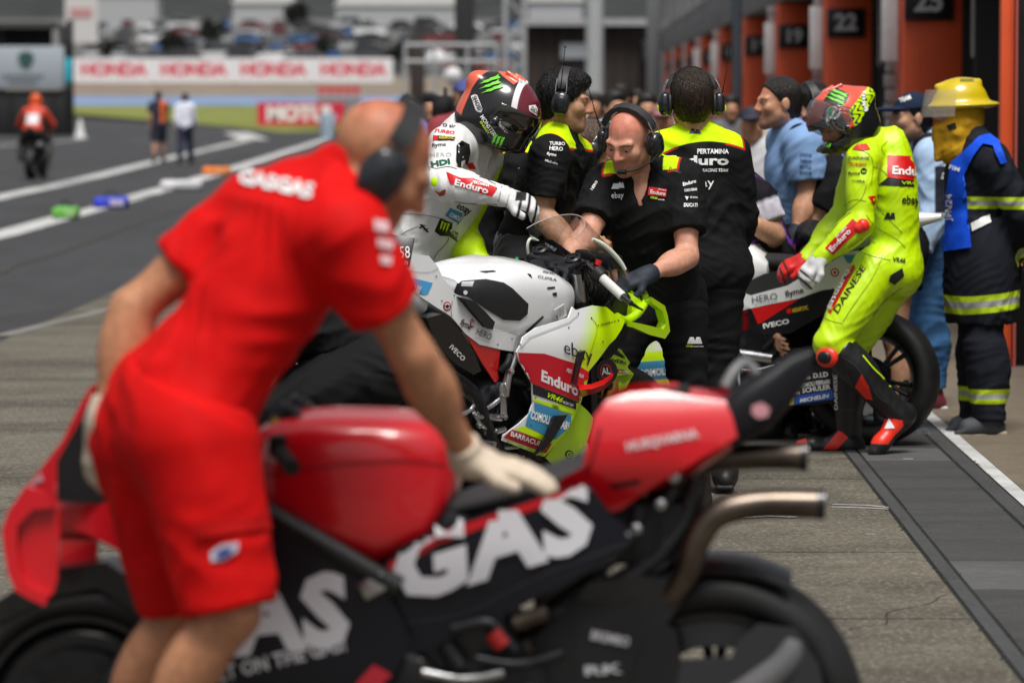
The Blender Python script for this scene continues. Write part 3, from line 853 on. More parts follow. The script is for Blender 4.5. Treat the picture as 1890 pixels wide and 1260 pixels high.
# painted lines on the lane
def lane_line(name, pts, wd, z=.006):
    v = []
    for i, p in enumerate(pts):
        p = A(*p); d = nrm(A(*pts[min(i + 1, len(pts) - 1)]) - A(*pts[max(i - 1, 0)])); n = A(d[1], -d[0], 0)
        v += [p - n * wd / 2 + A(0, 0, z), p + n * wd / 2 + A(0, 0, z)]
    tag(mesh_obj(name, v, [(2 * i, 2 * i + 1, 2 * i + 3, 2 * i + 2) for i in range(len(pts) - 1)], paint, None, (0, 0, 0)), kind='structure')
lane_line('lane_line', [G(-120, 462), G(0, 434), G(150, 392), G(300, 350), G(430, 312), G(600, 258)], .42)
lane_line('lane_line', [G(-60, 378), G(0, 364), G(160, 330), G(300, 295), G(400, 272), G(465, 257)], .42)
lane_line('lane_line', [G(470, 258), G(430, 243), G(375, 228)], 1.1)
lane_line('lane_line', [G(-40, 272), G(150, 258), G(280, 260)], .3)
for q in (((1535, 933), (1600, 935), (1640, 939)), ((1535, 938), (1600, 940), (1640, 942))): lane_line('paint_mark', [G(*p) for p in q], .016, .008)
lane_line('paint_mark', [G(1600, 988), G(1615, 989)], .012, .008); lane_line('paint_mark', [G(1667, 851), G(1685, 851)], .02, .012)
lane_line('paint_mark', [G(1365, 958), G(1420, 955), G(1470, 957)], .05, .008)
gp = [G(365, 200), G(600, 193), G(660, 205), G(655, 243), G(520, 246), G(430, 238)]
gr = [A(p[0], min(p[1], 299), terr(min(p[1], 299)) + .03) for p in gp]
gv = []; rs = random.Random(3)
grs = MB(); grs.add(gr, [tuple(range(6))])
for k in range(2500):
    a, b_ = rs.random(), rs.random(); x = gr[0][0] + (gr[2][0] - gr[0][0]) * a; yy = 180 + 118 * b_; lo = np.interp(yy, [180, 200, 299], [-11.5, -18, -28]); hi = np.interp(yy, [180, 299], [-10.0, -16.3])
    x = lo + (hi - lo) * a; z = terr(yy) + .03; s_ = rs.uniform(.05, .14)
    grs.add([(x - .05, yy, z), (x + .05, yy, z), (x + rs.gauss(0, .03), yy, z + s_)], [(0, 1, 2)])
tag(grs.build('grass', mat('dry yellow green grass', (.17, .19, .035), .9, var=.2, vscale=.6), None, (0, 0, 0), smooth=None), kind='stuff')

# ---- pit building
pb = thing('pit_building', 'long pit garage building with orange pillars and black number boards', 'building', (3.2, 60, 0))
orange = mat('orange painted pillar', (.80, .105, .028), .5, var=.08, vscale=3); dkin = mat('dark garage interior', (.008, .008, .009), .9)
greyc = mat('light grey steel', (.38, .38, .39), .5, var=.15); fasc = mat('grey fascia panel', (.19, .19, .205), .6, var=.12, vscale=2); blackb = mat('black sign board', (.008, .008, .009), .4); white_t = mat('white board', (.62, .62, .63), .5, var=.1)
bw = mat('white sign numerals', (.6, .6, .6), .5)
def flat_text(s, c, h, m, parent, name='lettering', right=(1, 0, 0), up=(0, 0, 1), bold=.04, width=None, th=.003, shear=0):
    cu = bpy.data.curves.new('t', 'FONT'); cu.body = s; cu.offset = bold; cu.shear = shear; cu.align_x = 'CENTER'; cu.align_y = 'CENTER'
    ob = bpy.data.objects.new('t', cu); me = ob.to_mesh(); vs = np.array([v.co[:] for v in me.vertices]); fs = [tuple(p.vertices) for p in me.polygons]; ob.to_mesh_clear(); bpy.data.objects.remove(ob); bpy.data.curves.remove(cu)
    k = h / .729; kx = k if width is None else width / (vs[:, 0].max() - vs[:, 0].min())
    R_, U_ = A(*right), A(*up)
    return mesh_obj(name, A(*c) + np.outer(vs[:, 0] * kx, R_) + np.outer(vs[:, 1] * k, U_), fs, m, parent)
for k in range(-1, 8):
    Y = 44.6 + 10.2 * k; num = 22 - 3 * k
    MB().box((3.27, Y + .4, 1.5), (.265, .4, 1.5), bev=.02).build('pillar', orange, pb)
    sb = MB().box((3.225, Y - .03, 2.525), (.215, .035, .165), bev=.008).build('number_board', blackb, pb)
    flat_text(str(num), (3.225, Y - .069, 2.525), .19, bw, sb, 'numeral')
    for j in range(22): MB().box((2.935, Y + .5, .07 + j * .135), (.045 + .012 * (j % 2), .05, .06), bev=.01).build('door_guide_block', greyc, pb)
    if k < 5:
        MB().box((2.90, Y + .2, 2.36), (.075, .015, .36), bev=.006).build('hanging_board', white_t, pb)
        fl = MB().box((3.64, Y - .2, 2.45), (.05, .015, .42), bev=.006).build('hanging_board', white_t, pb)
MB().box((2.74, 24.0, 1.7), (.042, .05, 1.7), bev=.01).build('door_post', orange, pb); MB().box((2.87, 24.1, 1.7), (.085, .06, 1.7), bev=.01).build('door_post', m_blackmat(), pb)
MB().box((2.79, 23.9, 1.7), (.006, .01, 1.7)).build('door_post', mat('pale orange edge', (.55, .12, .10), .5), pb)
MB().box((6.2, 75, 1.55), (.05, 60, 1.55)).build('back_wall', dkin, pb); MB().box((4.9, 16, 1.55), (1.4, .05, 1.55)).build('side_wall', dkin, pb)
MB().box((4.8, 75, 3.05), (1.5, 60, .04)).build('ceiling', dkin, pb)
for k in range(-1, 12):
    Y = 40 + 10.2 * k
    MB().box((3.42, Y, 3.36), (.42, 5.07, .34), bev=.02).build('fascia_panel', fasc, pb)
    MB().box((3.0, Y, 3.70), (.06, 5.09, .025), bev=.008).build('fascia_trim', greyc, pb)
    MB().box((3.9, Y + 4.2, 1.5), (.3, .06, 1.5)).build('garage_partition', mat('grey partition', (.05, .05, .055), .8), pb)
for k in range(44):
    Y = 32 + 2.4 * k
    f_ = MB().box((3.62, Y, 5.1), (.05, 1.15, 1.35), bev=.01).build('window', mat('blue grey window glass', (.045, .065, .09), .12, coat=.4), pb)
    for dy in (-1.17,): MB().box((3.54, Y + dy, 5.1), (.10, .05, 1.38)).build('window_frame', greyc if k % 3 else white_t, f_)
MB().box((3.7, 84, 6.7), (.3, 54, .25)).build('roof_edge', white_t, pb)
# lamp post in front of the garages
lp = thing('lamp_post', 'tall dark grey post standing before the orange pillars', 'lamp post', (2.21, 50, 0))
pm = mat('dark blue grey post', (.05, .06, .075), .5)
MB().tube([(2.21, 50, 0), (2.21, 50, 7)], .065, 14).build('post', pm, lp); MB().lathe([(.13, 0), (.13, .03), (.07, .05)], (2.21, 50, 0), (0, 0, 1), 16).build('base_plate', pm, lp)
MB().box((2.21, 49.6, 7.05), (.09, .5, .05), bev=.02).build('lamp_head', pm, lp)

# ---- far end of the lane
def far_block(name, label, cat, px0, px1, y0, y1, Y, dep, m, parts=(), base=None):
    a, b_ = P(px0, y1, Y), P(px1, y0, Y)
    t = thing(name, label, cat, (a[0], Y, 0))
    MB().box(((a[0] + b_[0]) / 2, Y + dep / 2, max(0, a[2]) / 2 + b_[2] / 2), ((b_[0] - a[0]) / 2, dep / 2, (b_[2] - max(0, a[2])) / 2)).build('wall', m, t)
    return t
brown = mat('dark brown cladding', (.035, .024, .020), .8, var=.3, vscale=.5)
fb = thing('paddock_building', 'dark brown clad building closing the far end of the pit lane', 'building', (.5, 150, 0))
MB().box((.75, 155, 2.2), (2.45, 5, 2.2)).build('wall', brown, fb)
for k in range(9): MB().box((-1.5 + .56 * k, 149.95, 2.2), (.05, .05, 2.2)).build('cladding_rib', mat('brown rib', (.02, .014, .012), .8), fb)
MB().box((.75, 154.8, 4.5), (2.6, 5.4, .12)).build('roof', greyc, fb)
MB().box((.3, 149.9, 3.4), (.5, .06, .3)).build('window', mat('pale window', (.35, .38, .40), .3), fb)
c1 = thing('concrete_column', 'pale grey column before the dark brown building', 'column', (.95, 130, 0)); MB().lathe([(.30, 0), (.30, 9)], (.95, 130, 0), (0, 0, 1), 24).lathe([(.4, 0), (.4, .2)], (.95, 130, 0), (0, 0, 1), 24).build('shaft', mat('pale concrete', (.42, .44, .45), .7, var=.1), c1)
c2 = thing('concrete_column', 'darker grey square column at the end of the orange pillars', 'column', (2.8, 122, 0)); MB().box((2.8, 122, 4.5), (.26, .26, 4.5), bev=.03).build('shaft', mat('mid grey concrete', (.16, .165, .17), .8, var=.1), c2)
pt = thing('dark_post', 'thick dark steel post left of the lattice mast', 'post', (-3.3, 125, 0)); MB().box((-3.3, 125, 4.5), (.32, .32, 4.5), bev=.03).build('shaft', mat('dark steel', (.025, .025, .028), .6), pt); MB().box((-3.3, 125, .1), (.5, .5, .1)).build('base_plate', m_dkmetal(), pt)
bp_ = thing('brown_post', 'square brown post left of the thick dark post', 'post', (P(770, 0, 135)[0], 135, 0)); MB().box((P(770, 0, 135)[0], 135, 1.9), (.26, .26, 1.9), bev=.03).build('shaft', brown, bp_); MB().box((P(770, 0, 135)[0], 135, .1), (.4, .4, .1)).build('base_plate', m_dkmetal(), bp_)
ms = thing('lattice_mast', 'pale steel lattice mast among the crowd at the lane end', 'mast', (-1.3, 110, 0))
mm_ = mat('pale galvanised steel', (.40, .41, .42), .5)
for x in (-1.75, -1.2): MB().tube([(x, 110, 0), (x, 110, 8)], .07, 8).build('leg', mm_, ms)
for k in range(12): MB().tube([(-1.75 if k % 2 else -1.2, 110, .3 + k * .6), (-1.2 if k % 2 else -1.75, 110, .9 + k * .6)], .03, 6).build('brace', mm_, ms)
ra = thing('handrail', 'pale tubular railing across the far lane end', 'railing', (-3, 105, 0))
for z in (2.6, 3.05, 1.2): MB().tube([(-4.4, 105, z), (-1.9, 105, z)], .055, 8).build('rail', mm_, ra)
for x in (-4.4, -3.6, -2.7, -1.9): MB().tube([(x, 105, 0), (x, 105, 3.1)], .05, 8).build('upright', mm_, ra)
for nm, px, py, r, Y in (('pale', 805, 110, .16, 118), ('grey', 836, 140, .14, 118)):
    c_ = P(px, py, Y); t = thing('floodlight', '%s round floodlight on a thin pole at the lane end' % nm, 'floodlight', (c_[0], Y, 0)); MB().lathe([(.05, .2), (r * 1.8, .05), (r * 2, 0), (.001, -.02)], c_, (0, -1, .2), 18).build('lamp_head', white_t, t); MB().tube([(c_[0], Y + .1, 0), c_ + A(0, .1, 0)], .04, 8).build('pole', mm_, t)
# pit wall stand with sign on the left
pw = thing('pit_wall_stand', 'black pit wall stand carrying a pale grey sign board with green emblem', 'pit stand', (-22, 160, 0))
bx0 = P(-60, 250, 160)[0]; bx1 = P(135, 250, 160)[0]
MB().box(((bx0 + bx1) / 2, 160.2, .95), ((bx1 - bx0) / 2, .2, .95), bev=.03).build('barrier', mat('black barrier panel', (.012, .012, .013), .6, var=.3), pw)
for k in range(5): MB().box((bx0 + (bx1 - bx0) * (k + .1) / 5, 159.96, .95), (.03, .03, .93)).build('barrier_rib', m_blackmat(), pw)
sx0, sx1 = P(-60, 0, 160)[0], P(118, 0, 160)[0]
sb = MB().box(((sx0 + sx1) / 2, 159.9, 2.83), ((sx1 - sx0) / 2, .06, .88), bev=.02).build('sign_board', mat('pale grey sign', (.36, .40, .44), .5), pw)
e_ = P(48, 110, 159.8); MB().prism([e_ + A(.32 * cos(a) * (1 + .3 * sin(a)), 0, .34 * sin(a)) for a in np.linspace(0, 2 * pi, 16)[:-1]], (0, -.02, 0)).build('emblem', mat('dark green', (.03, .09, .08), .5), sb)

for py_, hw_ in ((141, .85), (153, .6)):
    c_ = P(42, py_, 159.8); MB().box((c_[0], 159.825, c_[2]), (hw_, .01, .07)).build('printed_line', mat('sign text', (.14, .16, .18), .5), sb)
MB().box((bx1 - .1, 160, 2.4), (.12, .12, 2.4)).build('post', m_blackmat(), pw)
MB().box(((bx0 + bx1) / 2 - 1, 162, 4.6), ((bx1 - bx0) / 2, 1.5, .12)).build('roof', mat('dark green grey roof', (.05, .055, .05), .7), pw)
for x in (-26, -23.8, -21.2): MB().box((x, 162, 3.2), (.12, .12, 1.4)).build('post', m_dkmetal(), pw)
MB().box((-23.4, 163, 4.1), (1.6, .05, .4)).build('back_panel', mat('dark panel', (.03, .03, .032), .7), pw)
cy = P(126, 130, 159); MB().box(cy, (.12, .05, .5), bev=.03).build('flag', mat('cyan cloth', (.02, .45, .6), .7), pw)
cn = G(148, 256); t = thing('marker_cone', 'small white marker cone beside the black pit wall', 'cone', cn); MB().lathe([(.28, 0), (.28, .06), (.2, .07), (.05, .75), (.001, .76)], cn, (0, 0, 1), 20).build('body', mat('white plastic', (.7, .7, .7), .5), t)
# advertising
aw = thing('advertising_wall', 'long white advertising wall with red lettering on the gravel bank', 'advertising wall', (-31, 360, terr(360)))
wm = mat('white advertising board', (.74, .74, .76), .6); rt = mat('red advertising lettering', (.62, .09, .13), .6)
for k in range(4):
    x0 = P(135 + 147.5 * k, 0, 360)[0]; x1 = P(135 + 147.5 * (k + 1), 0, 360)[0]
    pn = MB().box(((x0 + x1) / 2, 360, 3.98), ((x1 - x0) / 2 - .02, .1, 1.14)).build('board', wm, aw)
    flat_text('HONDA', ((x0 + x1) / 2, 359.88, 4.0), 1.15, rt, pn, width=(x1 - x0) * .84, bold=.06)
    MB().box((x0 + .1, 360.3, 3.5), (.08, .15, 1.2)).build('post', m_dkmetal(), aw)
ab = thing('advertising_board', 'red advertising board with white lettering on the grass', 'advertising board', (P(555, 0, 194)[0], 194, 0))
x0, x1 = P(474, 0, 194)[0], P(637, 0, 194)[0]
pn = MB().box(((x0 + x1) / 2, 194, .72), ((x1 - x0) / 2, .08, .58)).build('board', mat('red advertising board', (.62, .02, .06), .5), ab)
flat_text('MOTUL', ((x0 + x1) / 2, 193.9, .72), .72, mat('white advertising lettering', (.78, .78, .78), .5), pn, width=(x1 - x0) * .8, bold=.06)
for x in (x0 + .2, x1 - .2): MB().box((x, 194.2, .4), (.05, .05, .4)).build('post', m_dkmetal(), ab)
rf = thing('marshal_fence', 'grey fence with red panels behind the red advertising board', 'fence', (-14, 230, terr(230)))
for k in range(6):
    x = P(585 + 16 * k, 0, 230)[0]; MB().box((x, 230, terr(230) + 1.0), (.04, .04, 1.0)).build('post', greyc, rf)
    if k < 5: MB().box((x + .26, 230, terr(230) + 1.75), (.2, .03, .25)).build('panel', mat('red fence panel', (.6, .05, .05), .6), rf); MB().box((x + .26, 230.02, terr(230) + .8), (.25, .02, .5)).build('mesh_panel', mat('grey mesh', (.2, .2, .21), .7), rf)
bk = thing('traffic_barrel', 'pale blue grey barrel at the end of the white line', 'barrel', G(605, 258)); MB().lathe([(.30, 0), (.32, .1), (.30, .5), (.32, .9), (.28, 1.0), (.001, 1.0)], G(605, 258), (0, 0, 1), 20).build('body', mat('blue grey plastic', (.30, .38, .46), .5), bk)
# pit board bags along the white line
for lb, px, py, w_, c, c2 in (('green pit board bag lying on the white line', 122, 404, .36, (.12, .38, .06), (.3, .5, .2)), ('blue and white pit board bag lying on the white line', 205, 384, .52, (.03, .05, .5), (.5, .45, .65)), ('white pit board bag lying on the white line', 335, 350, .75, (.62, .62, .64), (.62, .62, .64)), ('orange pit board bag lying on the white line', 400, 323, .62, (.75, .20, .03), (.75, .3, .1))):
    p = G(px, py); t = thing('pit_bag', lb, 'bag', p, 'bags marking the pit entries along the white line')
    sdf_obj('body', [rbox(p + A(0, 0, .085), np.eye(3), (w_ / 2, .22, .085), .07, k=.05)], .02, mat('cloth ' + lb, c, .7, var=.1), t, wr=(3, 14, .02))
    MB().box(p + A(w_ * .22, -.222, .09), (w_ * .2, .004, .05)).build('label', mat('tag ' + lb, c2, .6), t)
    MB().tube([p + A(-w_ * .2, 0, .16), p + A(-w_ * .1, 0, .24), p + A(w_ * .1, 0, .24), p + A(w_ * .2, 0, .16)], .012, 6, smooth=3).build('strap', m_blackmat(), t)
# ---- parked cars on the bank behind the wall
glass_c = mat('dark car glass', (.02, .022, .025), .1, coat=.5)
def car_proto(kind):
    b = MB()
    if kind == 0: secs = [(-2.1, .45, .85, .75), (-1.9, .3, 1.0, .82), (-1.0, .28, 1.02, .85), (.6, .28, .98, .85), (1.6, .3, .90, .82), (2.05, .4, .75, .72)]; top = [(-1.75, .98, 1.2, .70), (-1.2, .98, 1.46, .66), (.1, .98, 1.47, .66), (.95, .95, 1.0, .72)]
    else: secs = [(-2.2, .5, 1.0, .8), (-2.1, .35, 1.15, .85), (.9, .33, 1.15, .88), (1.7, .35, 1.02, .85), (2.1, .42, .8, .78)]; top = [(-2.1, 1.1, 1.75, .76), (-1.9, 1.1, 1.9, .74), (.4, 1.1, 1.9, .74), (1.35, 1.1, 1.15, .78)]
    def ring(s): x, z0, z1, hw = s; return [A(x, hw * sx, z) for sx, z in ((-1, z0), (-1.0, (z0 + z1) / 2), (-.93, z1), (.93, z1), (1.0, (z0 + z1) / 2), (1, z0))]
    return secs, top, ring
def parked_car(label, X, Y, az, c, kind):
    z = terr(Y); t = thing('parked_car', label, 'car', (X, Y, z), 'cars parked on the bank behind the advertising wall')
    secs, top, ring = car_proto(kind); a = radians(az); R = np.array([[sin(a), cos(a), 0], [cos(a), -sin(a), 0], [0, 0, 1]]).T
    T = lambda v: np.asarray(v) @ np.array([[sin(a), cos(a), 0], [-cos(a), sin(a), 0], [0, 0, 1]]) + A(X, Y, z)
    MB(T).loft([ring(s) for s in secs]).build('body', mat('car paint %.2f %.2f %.2f' % c, c, .3, coat=.6), t)
    MB(T).loft([ring(s) for s in top]).build('cabin', glass_c, t)
    x0, x1 = top[0][0] + .3, top[2][0]; MB(T).box(((x0 + x1) / 2, 0, top[1][2] + .01), ((x1 - x0) / 2, .62, .03), bev=.02).build('roof', mat('car paint %.2f %.2f %.2f' % c, c, .3), t)
    for x in (-1.3, 1.3):
        for s in (-1, 1): MB(T).lathe([(.001, .09), (.2, .09), (.31, .07), (.31, -.07), (.001, -.09)], (x, s * .78, .31), (0, 1, 0), 14).build('wheel', m_rubber(), t)
    return t
rs = random.Random(21)
cols = [('white', (.72, .72, .73)), ('silver', (.38, .39, .40)), ('black', (.012, .012, .013)), ('dark grey', (.05, .05, .055)), ('pale grey', (.52, .53, .54)), ('blue', (.03, .10, .26)), ('dark red', (.16, .02, .02)), ('black', (.015, .015, .018)), ('grey', (.16, .165, .17))]
for r_ in range(6):
    Y = 385 + 30 * r_; n = 15
    for i in range(n):
        px = 150 + (850 / n) * (i + .5) + rs.uniform(-14, 14); nm, c = rs.choice(cols); kd = rs.random() < .4
        parked_car('%s %s in row %s of the bank car park, %s from its left end' % (nm, 'van' if kd else 'car', ('one', 'two', 'three', 'four', 'five', 'six')[r_], ('first', 'second', 'third', 'fourth', 'fifth', 'sixth', 'seventh', 'eighth', 'ninth', 'tenth', 'eleventh', 'twelfth', 'thirteenth', 'fourteenth', 'fifteenth')[i]), P(px, 60, Y)[0], Y, rs.choice((90, -90, 80, 0, 180)), c, int(kd))
# bushes between the cars, tents and stand roofs on top
def bush(label, X, Y, r, name='bush', cat='bush', h=1., seed=0, group=None):
    z = terr(Y); t = thing(name, label, cat, (X, Y, z), group); rs_ = random.Random(seed)
    MB().tube([(X, Y, z), (X + .1, Y, z + r * h * .9)], [r * .12, r * .04], 7).build('trunk', mat('dark bark', (.04, .03, .022), .9), t)
    mb = MB()
    for k in range(420):
        u = Vector((rs_.gauss(0, 1), rs_.gauss(0, 1), rs_.gauss(0, 1))).normalized(); rad = r * (rs_.random() ** .35) * (.8 + .35 * noise.noise(u * 2 + Vector((seed, 0, 0))))
        c_ = A(X, Y, z + r * h * 1.05) + A(u.x, u.y, u.z * h) * rad; s_ = r * rs_.uniform(.08, .16); q = A(rs_.gauss(0, 1), rs_.gauss(0, 1), rs_.gauss(0, 1)); q = nrm(q); w_ = nrm(np.cross(q, A(.3, .5, .8)))
        mb.add([c_ - q * s_ - w_ * s_ * .6, c_ + q * s_ - w_ * s_ * .4, c_ + q * s_ * .6 + w_ * s_, c_ - q * s_ + w_ * s_ * .7], [(0, 1, 2, 3)])
    mb.build('crown', mat('dark dusty foliage', (.05, .055, .045), .9, var=.5, vscale=1.5), t, smooth=None, fix=False)
for i, (px, Y, r) in enumerate(((205, 420, 1.5), (318, 430, 1.9), (392, 470, 2.2), (545, 560, 2.4), (600, 430, 1.6), (735, 400, 1.7))):
    bush(('low dark bush', 'broad dark bush', 'rounded grey bush', 'dark shrub', 'spreading shrub', 'thin grey shrub')[i] + ' among the parked cars on the bank', P(px, 0, Y)[0], Y, r, 'bush', 'bush', .8, i)
tm = mat('white marquee canvas', (.62, .62, .60), .7, var=.08, vscale=.3)
for i, (px0, px1, Y, h0, h1, lb) in enumerate(((165, 290, 540, 5.0, 7.0, 'wide white marquee at the left top of the car park'), (430, 545, 560, 3.2, 4.8, 'low white marquee in the middle of the bank top'), (620, 850, 555, 3.0, 4.6, 'long white marquee right of the bank top'), (975, 1075, 420, 6.4, 8.4, 'white canopy behind the brown building'))):
    xa, xb = P(px0, 0, Y)[0], P(px1, 0, Y)[0]; z = terr(Y); t = thing('marquee', lb, 'tent', ((xa + xb) / 2, Y, z))
    MB().box(((xa + xb) / 2, Y + 3, z + h0 / 2), ((xb - xa) / 2, 3, h0 / 2)).build('wall', mat('grey canvas wall', (.40, .41, .42), .8), t)
    MB().prism([(xa - .3, Y - .3, z + h0), (xb + .3, Y - .3, z + h0), (xb - .8, Y - .3, z + h1), (xa + .8, Y - .3, z + h1)], (0, 6.6, 0)).build('roof', tm, t)
t = thing('hoarding', 'white hoarding with faint red print above the pit wall stand', 'hoarding', (P(155, 0, 420)[0], 420, terr(420)))
xa, xb = P(120, 0, 420)[0], P(180, 0, 420)[0]; MB().box(((xa + xb) / 2, 420, terr(420) + 4.5), ((xb - xa) / 2, .1, 2.6)).build('board', mat('pale hoarding', (.58, .56, .55), .6), t); MB().box(((xa + xb) / 2, 419.85, terr(420) + 5.2), ((xb - xa) / 3, .03, .5)).build('print', mat('faint red print', (.5, .25, .25), .6), t)
for x in (xa + .2, xb - .2): MB().box((x, 420.2, terr(420) + 1.2), (.1, .1, 1.2)).build('post', m_dkmetal(), t)
# ------------------------------------------------------------------ motorcycles
class Frame:
    def __init__(s, O, f, lean=0.):
        s.O = A(*O); s.f = nrm(A(f[0], f[1], 0)); s.u0 = A(0, 0, 1); s.l0 = np.cross(s.u0, s.f)
        s.l = s.l0 * cos(lean) - s.u0 * sin(lean); s.u = s.u0 * cos(lean) + s.l0 * sin(lean)
        s.R = np.stack([s.f, s.l, s.u], 1)
    def __call__(s, v):
        return np.asarray(v, float) @ s.R.T + s.O
    def inv(s, p): return (np.asarray(p, float) - s.O) @ s.R
    def hit(s, px, py, yfn):
        """local (x, y, z) where the sight line of a photo pixel meets the surface y = yfn(x, z)"""
        d = ray(px, py); y = yfn(.7, .7)
        for _ in range(8):
            t = ((s.O - CAM) @ s.l + y) / (d @ s.l)
            q = s.inv(CAM + d * t); y = .5 * y + .5 * yfn(q[0], q[2])
        return A(q[0], yfn(q[0], q[2]), q[2])
def panel(fr, name, outline, yfn, m, parent, th=.006, mirror=True, step=.045, pix=None, attrs=None, smooth=45, inward=None):
    """bodywork sheet: outline in local (x, z) or photo pixels, bulged to y = yfn(x, z), with thickness; optional mirrored twin"""
    if pix is not None: outline = [tuple(fr.hit(px, py, yfn)[[0, 2]]) for px, py in pix]
    bm = bmesh.new()
    bm.faces.new([bm.verts.new((x, z, 0)) for x, z in outline])
    for ax in (0, 1):
        vals = [v.co[ax] for v in bm.verts]; a, b = min(vals), max(vals); n = int((b - a) / step)
        for i in range(1, n + 1):
            c = a + (b - a) * i / (n + 1)
            bmesh.ops.bisect_plane(bm, geom=list(bm.verts) + list(bm.edges) + list(bm.faces), plane_co=(c, 0, 0) if ax == 0 else (0, c, 0), plane_no=(1, 0, 0) if ax == 0 else (0, 1, 0))
    bmesh.ops.remove_doubles(bm, verts=list(bm.verts), dist=.001)
    bm.verts.index_update(); bm.faces.index_update()
    base = [(v.co.x, v.co.y) for v in bm.verts]; F = [[v.index for v in f.verts] for f in bm.faces]
    be = [(e.verts[0].index, e.verts[1].index) for e in bm.edges if len(e.link_faces) == 1]
    bm.free(); n = len(base); out = []
    for side in ((1, -1) if mirror else (1,)):
        V = []
        for x, z in base: y = yfn(x, z); V.append((x, y * side, z))
        for x, z in base:
            y = yfn(x, z); sg = 1 if y > 0 else -1
            V.append((x, (y - sg * th) * side, z))
        FF = F + [[i + n for i in reversed(f)] for f in F] + [[a, b, b + n, a + n] for a, b in be]
        w_ = fr(np.array(V))
        o = mesh_obj(name, w_, FF, m, parent, attrs=None)
        bm = bmesh.new(); bm.from_mesh(o.data); bmesh.ops.recalc_face_normals(bm, faces=list(bm.faces)); bm.to_mesh(o.data); bm.free()
        o.data.polygons.foreach_set('use_smooth', [True] * len(o.data.polygons)); o.data.set_sharp_from_angle(angle=radians(smooth))
        if attrs:
            for k, fn in attrs.items():
                at = o.data.attributes.new(k, 'FLOAT', 'POINT'); at.data.foreach_set('value', np.array([fn(x, z) for x, z in base] * 2, np.float32))
        out.append(o)
    return out
def wheel(fr, c, R, w_, parent, steer=0., spokes=5, disc=True, rimr=.218, m_rim=None, cover=False, n=56):
    """rim with tyre, spokes and brake disc"""
    ax = A(-sin(steer), cos(steer), 0); axw = fr.R @ ax
    m_rim = m_rim or m_black()
    cw = fr(A(*c))
    rim = MB()
    h = w_ * .40
    rim.lathe([(rimr, -h), (rimr + .012, -h), (rimr + .012, -h + .012), (rimr - .008, -h + .03), (rimr - .022, 0), (rimr - .008, h - .03), (rimr + .012, h - .012), (rimr + .012, h), (rimr, h), (rimr - .012, h - .03), (rimr - .03, 0), (rimr - .012, -h + .03)], cw, axw, n, closed=True)
    rim.lathe([(.025, -.075), (.05, -.06), (.055, 0), (.05, .06), (.025, .075)], cw, axw, 20)
    o = rim.build('wheel', m_rim, parent)
    ty = MB(); prof = []
    for i in range(15):
        a = radians(-97 + 194 * i / 14)
        prof.append((R - (R - rimr - .012) * (1 - cos(a)) ** 1.15 * .62, w_ * .5 * (abs(sin(a)) ** .85) * (1 if a > 0 else -1)))
    prof = [(rimr + .010, -h + .004)] + prof + [(rimr + .010, h - .004)]
    ty.lathe(prof, cw, axw, n, closed=True).build('tyre', m_rubber(), o, smooth=60)
    uu = fr.R @ A(cos(steer), sin(steer), 0); vv = fr.u
    for k in range(spokes):
        for dv in (-.13, .13):
            a = 2 * pi * k / spokes + .3
            p0 = cw + .045 * (cos(a) * uu + sin(a) * vv); p1 = cw + (rimr - .018) * (cos(a + dv) * uu + sin(a + dv) * vv)
            MB().tube([p0, lerp(p0, p1, .5), p1], [.016, .011, .013], 8).build('spoke', m_rim, o)
    if disc:
        for sd in ((-1, 1) if disc == 2 else (1,)):
            rr = .16 if disc == 2 else .11
            MB().lathe([(rr * .72, sd * .085 - .0025), (rr, sd * .085 - .0025), (rr, sd * .085 + .0025), (rr * .72, sd * .085 + .0025)], cw, axw, 40, closed=True).build('brake_disc', m_dkmetal(), o)
    return o
def pipe(fr, name, pts, r, m, parent, n=14, smooth=5, world=False, hollow=False):
    pts = [A(*p) for p in pts] if world else [fr(A(*p)) for p in pts]
    mb = MB().tube(pts, r, n, smooth=smooth if len(pts) > 2 else 0)
    return mb.build(name, m, parent, smooth=50)
def lbox(fr, name, c, h, m, parent, bev=.01, rot=None):
    R = fr.R if rot is None else fr.R @ rot
    return MB().box(fr(A(*c)), h, R, bev).build(name, m, parent)
def rotx(a): c, s = cos(a), sin(a); return np.array([[1, 0, 0], [0, c, -s], [0, s, c]])
def roty(a): c, s = cos(a), sin(a); return np.array([[c, 0, s], [0, 1, 0], [-s, 0, c]])
def rotz(a): c, s = cos(a), sin(a); return np.array([[c, -s, 0], [s, c, 0], [0, 0, 1]])
def shell(fr, name, secs, m, parent, e=2.6, n=28, smooth=50):
    """closed body lofted along x: secs = [(x, z_low, z_high, half width[, exponent])]"""
    rings = []
    for s_ in secs:
        x, z0, z1, hw = s_[:4]; ex = s_[4] if len(s_) > 4 else e
        ring = []
        for k in range(n):
            a = 2 * pi * k / n; c, sn = cos(a), sin(a)
            ring.append(fr(A(x, hw * math.copysign(abs(c) ** (2 / ex), c), (z0 + z1) / 2 + (z1 - z0) / 2 * math.copysign(abs(sn) ** (2 / ex), sn))))
        rings.append(ring)
    return MB().loft(rings).build(name, m, parent, smooth=smooth)
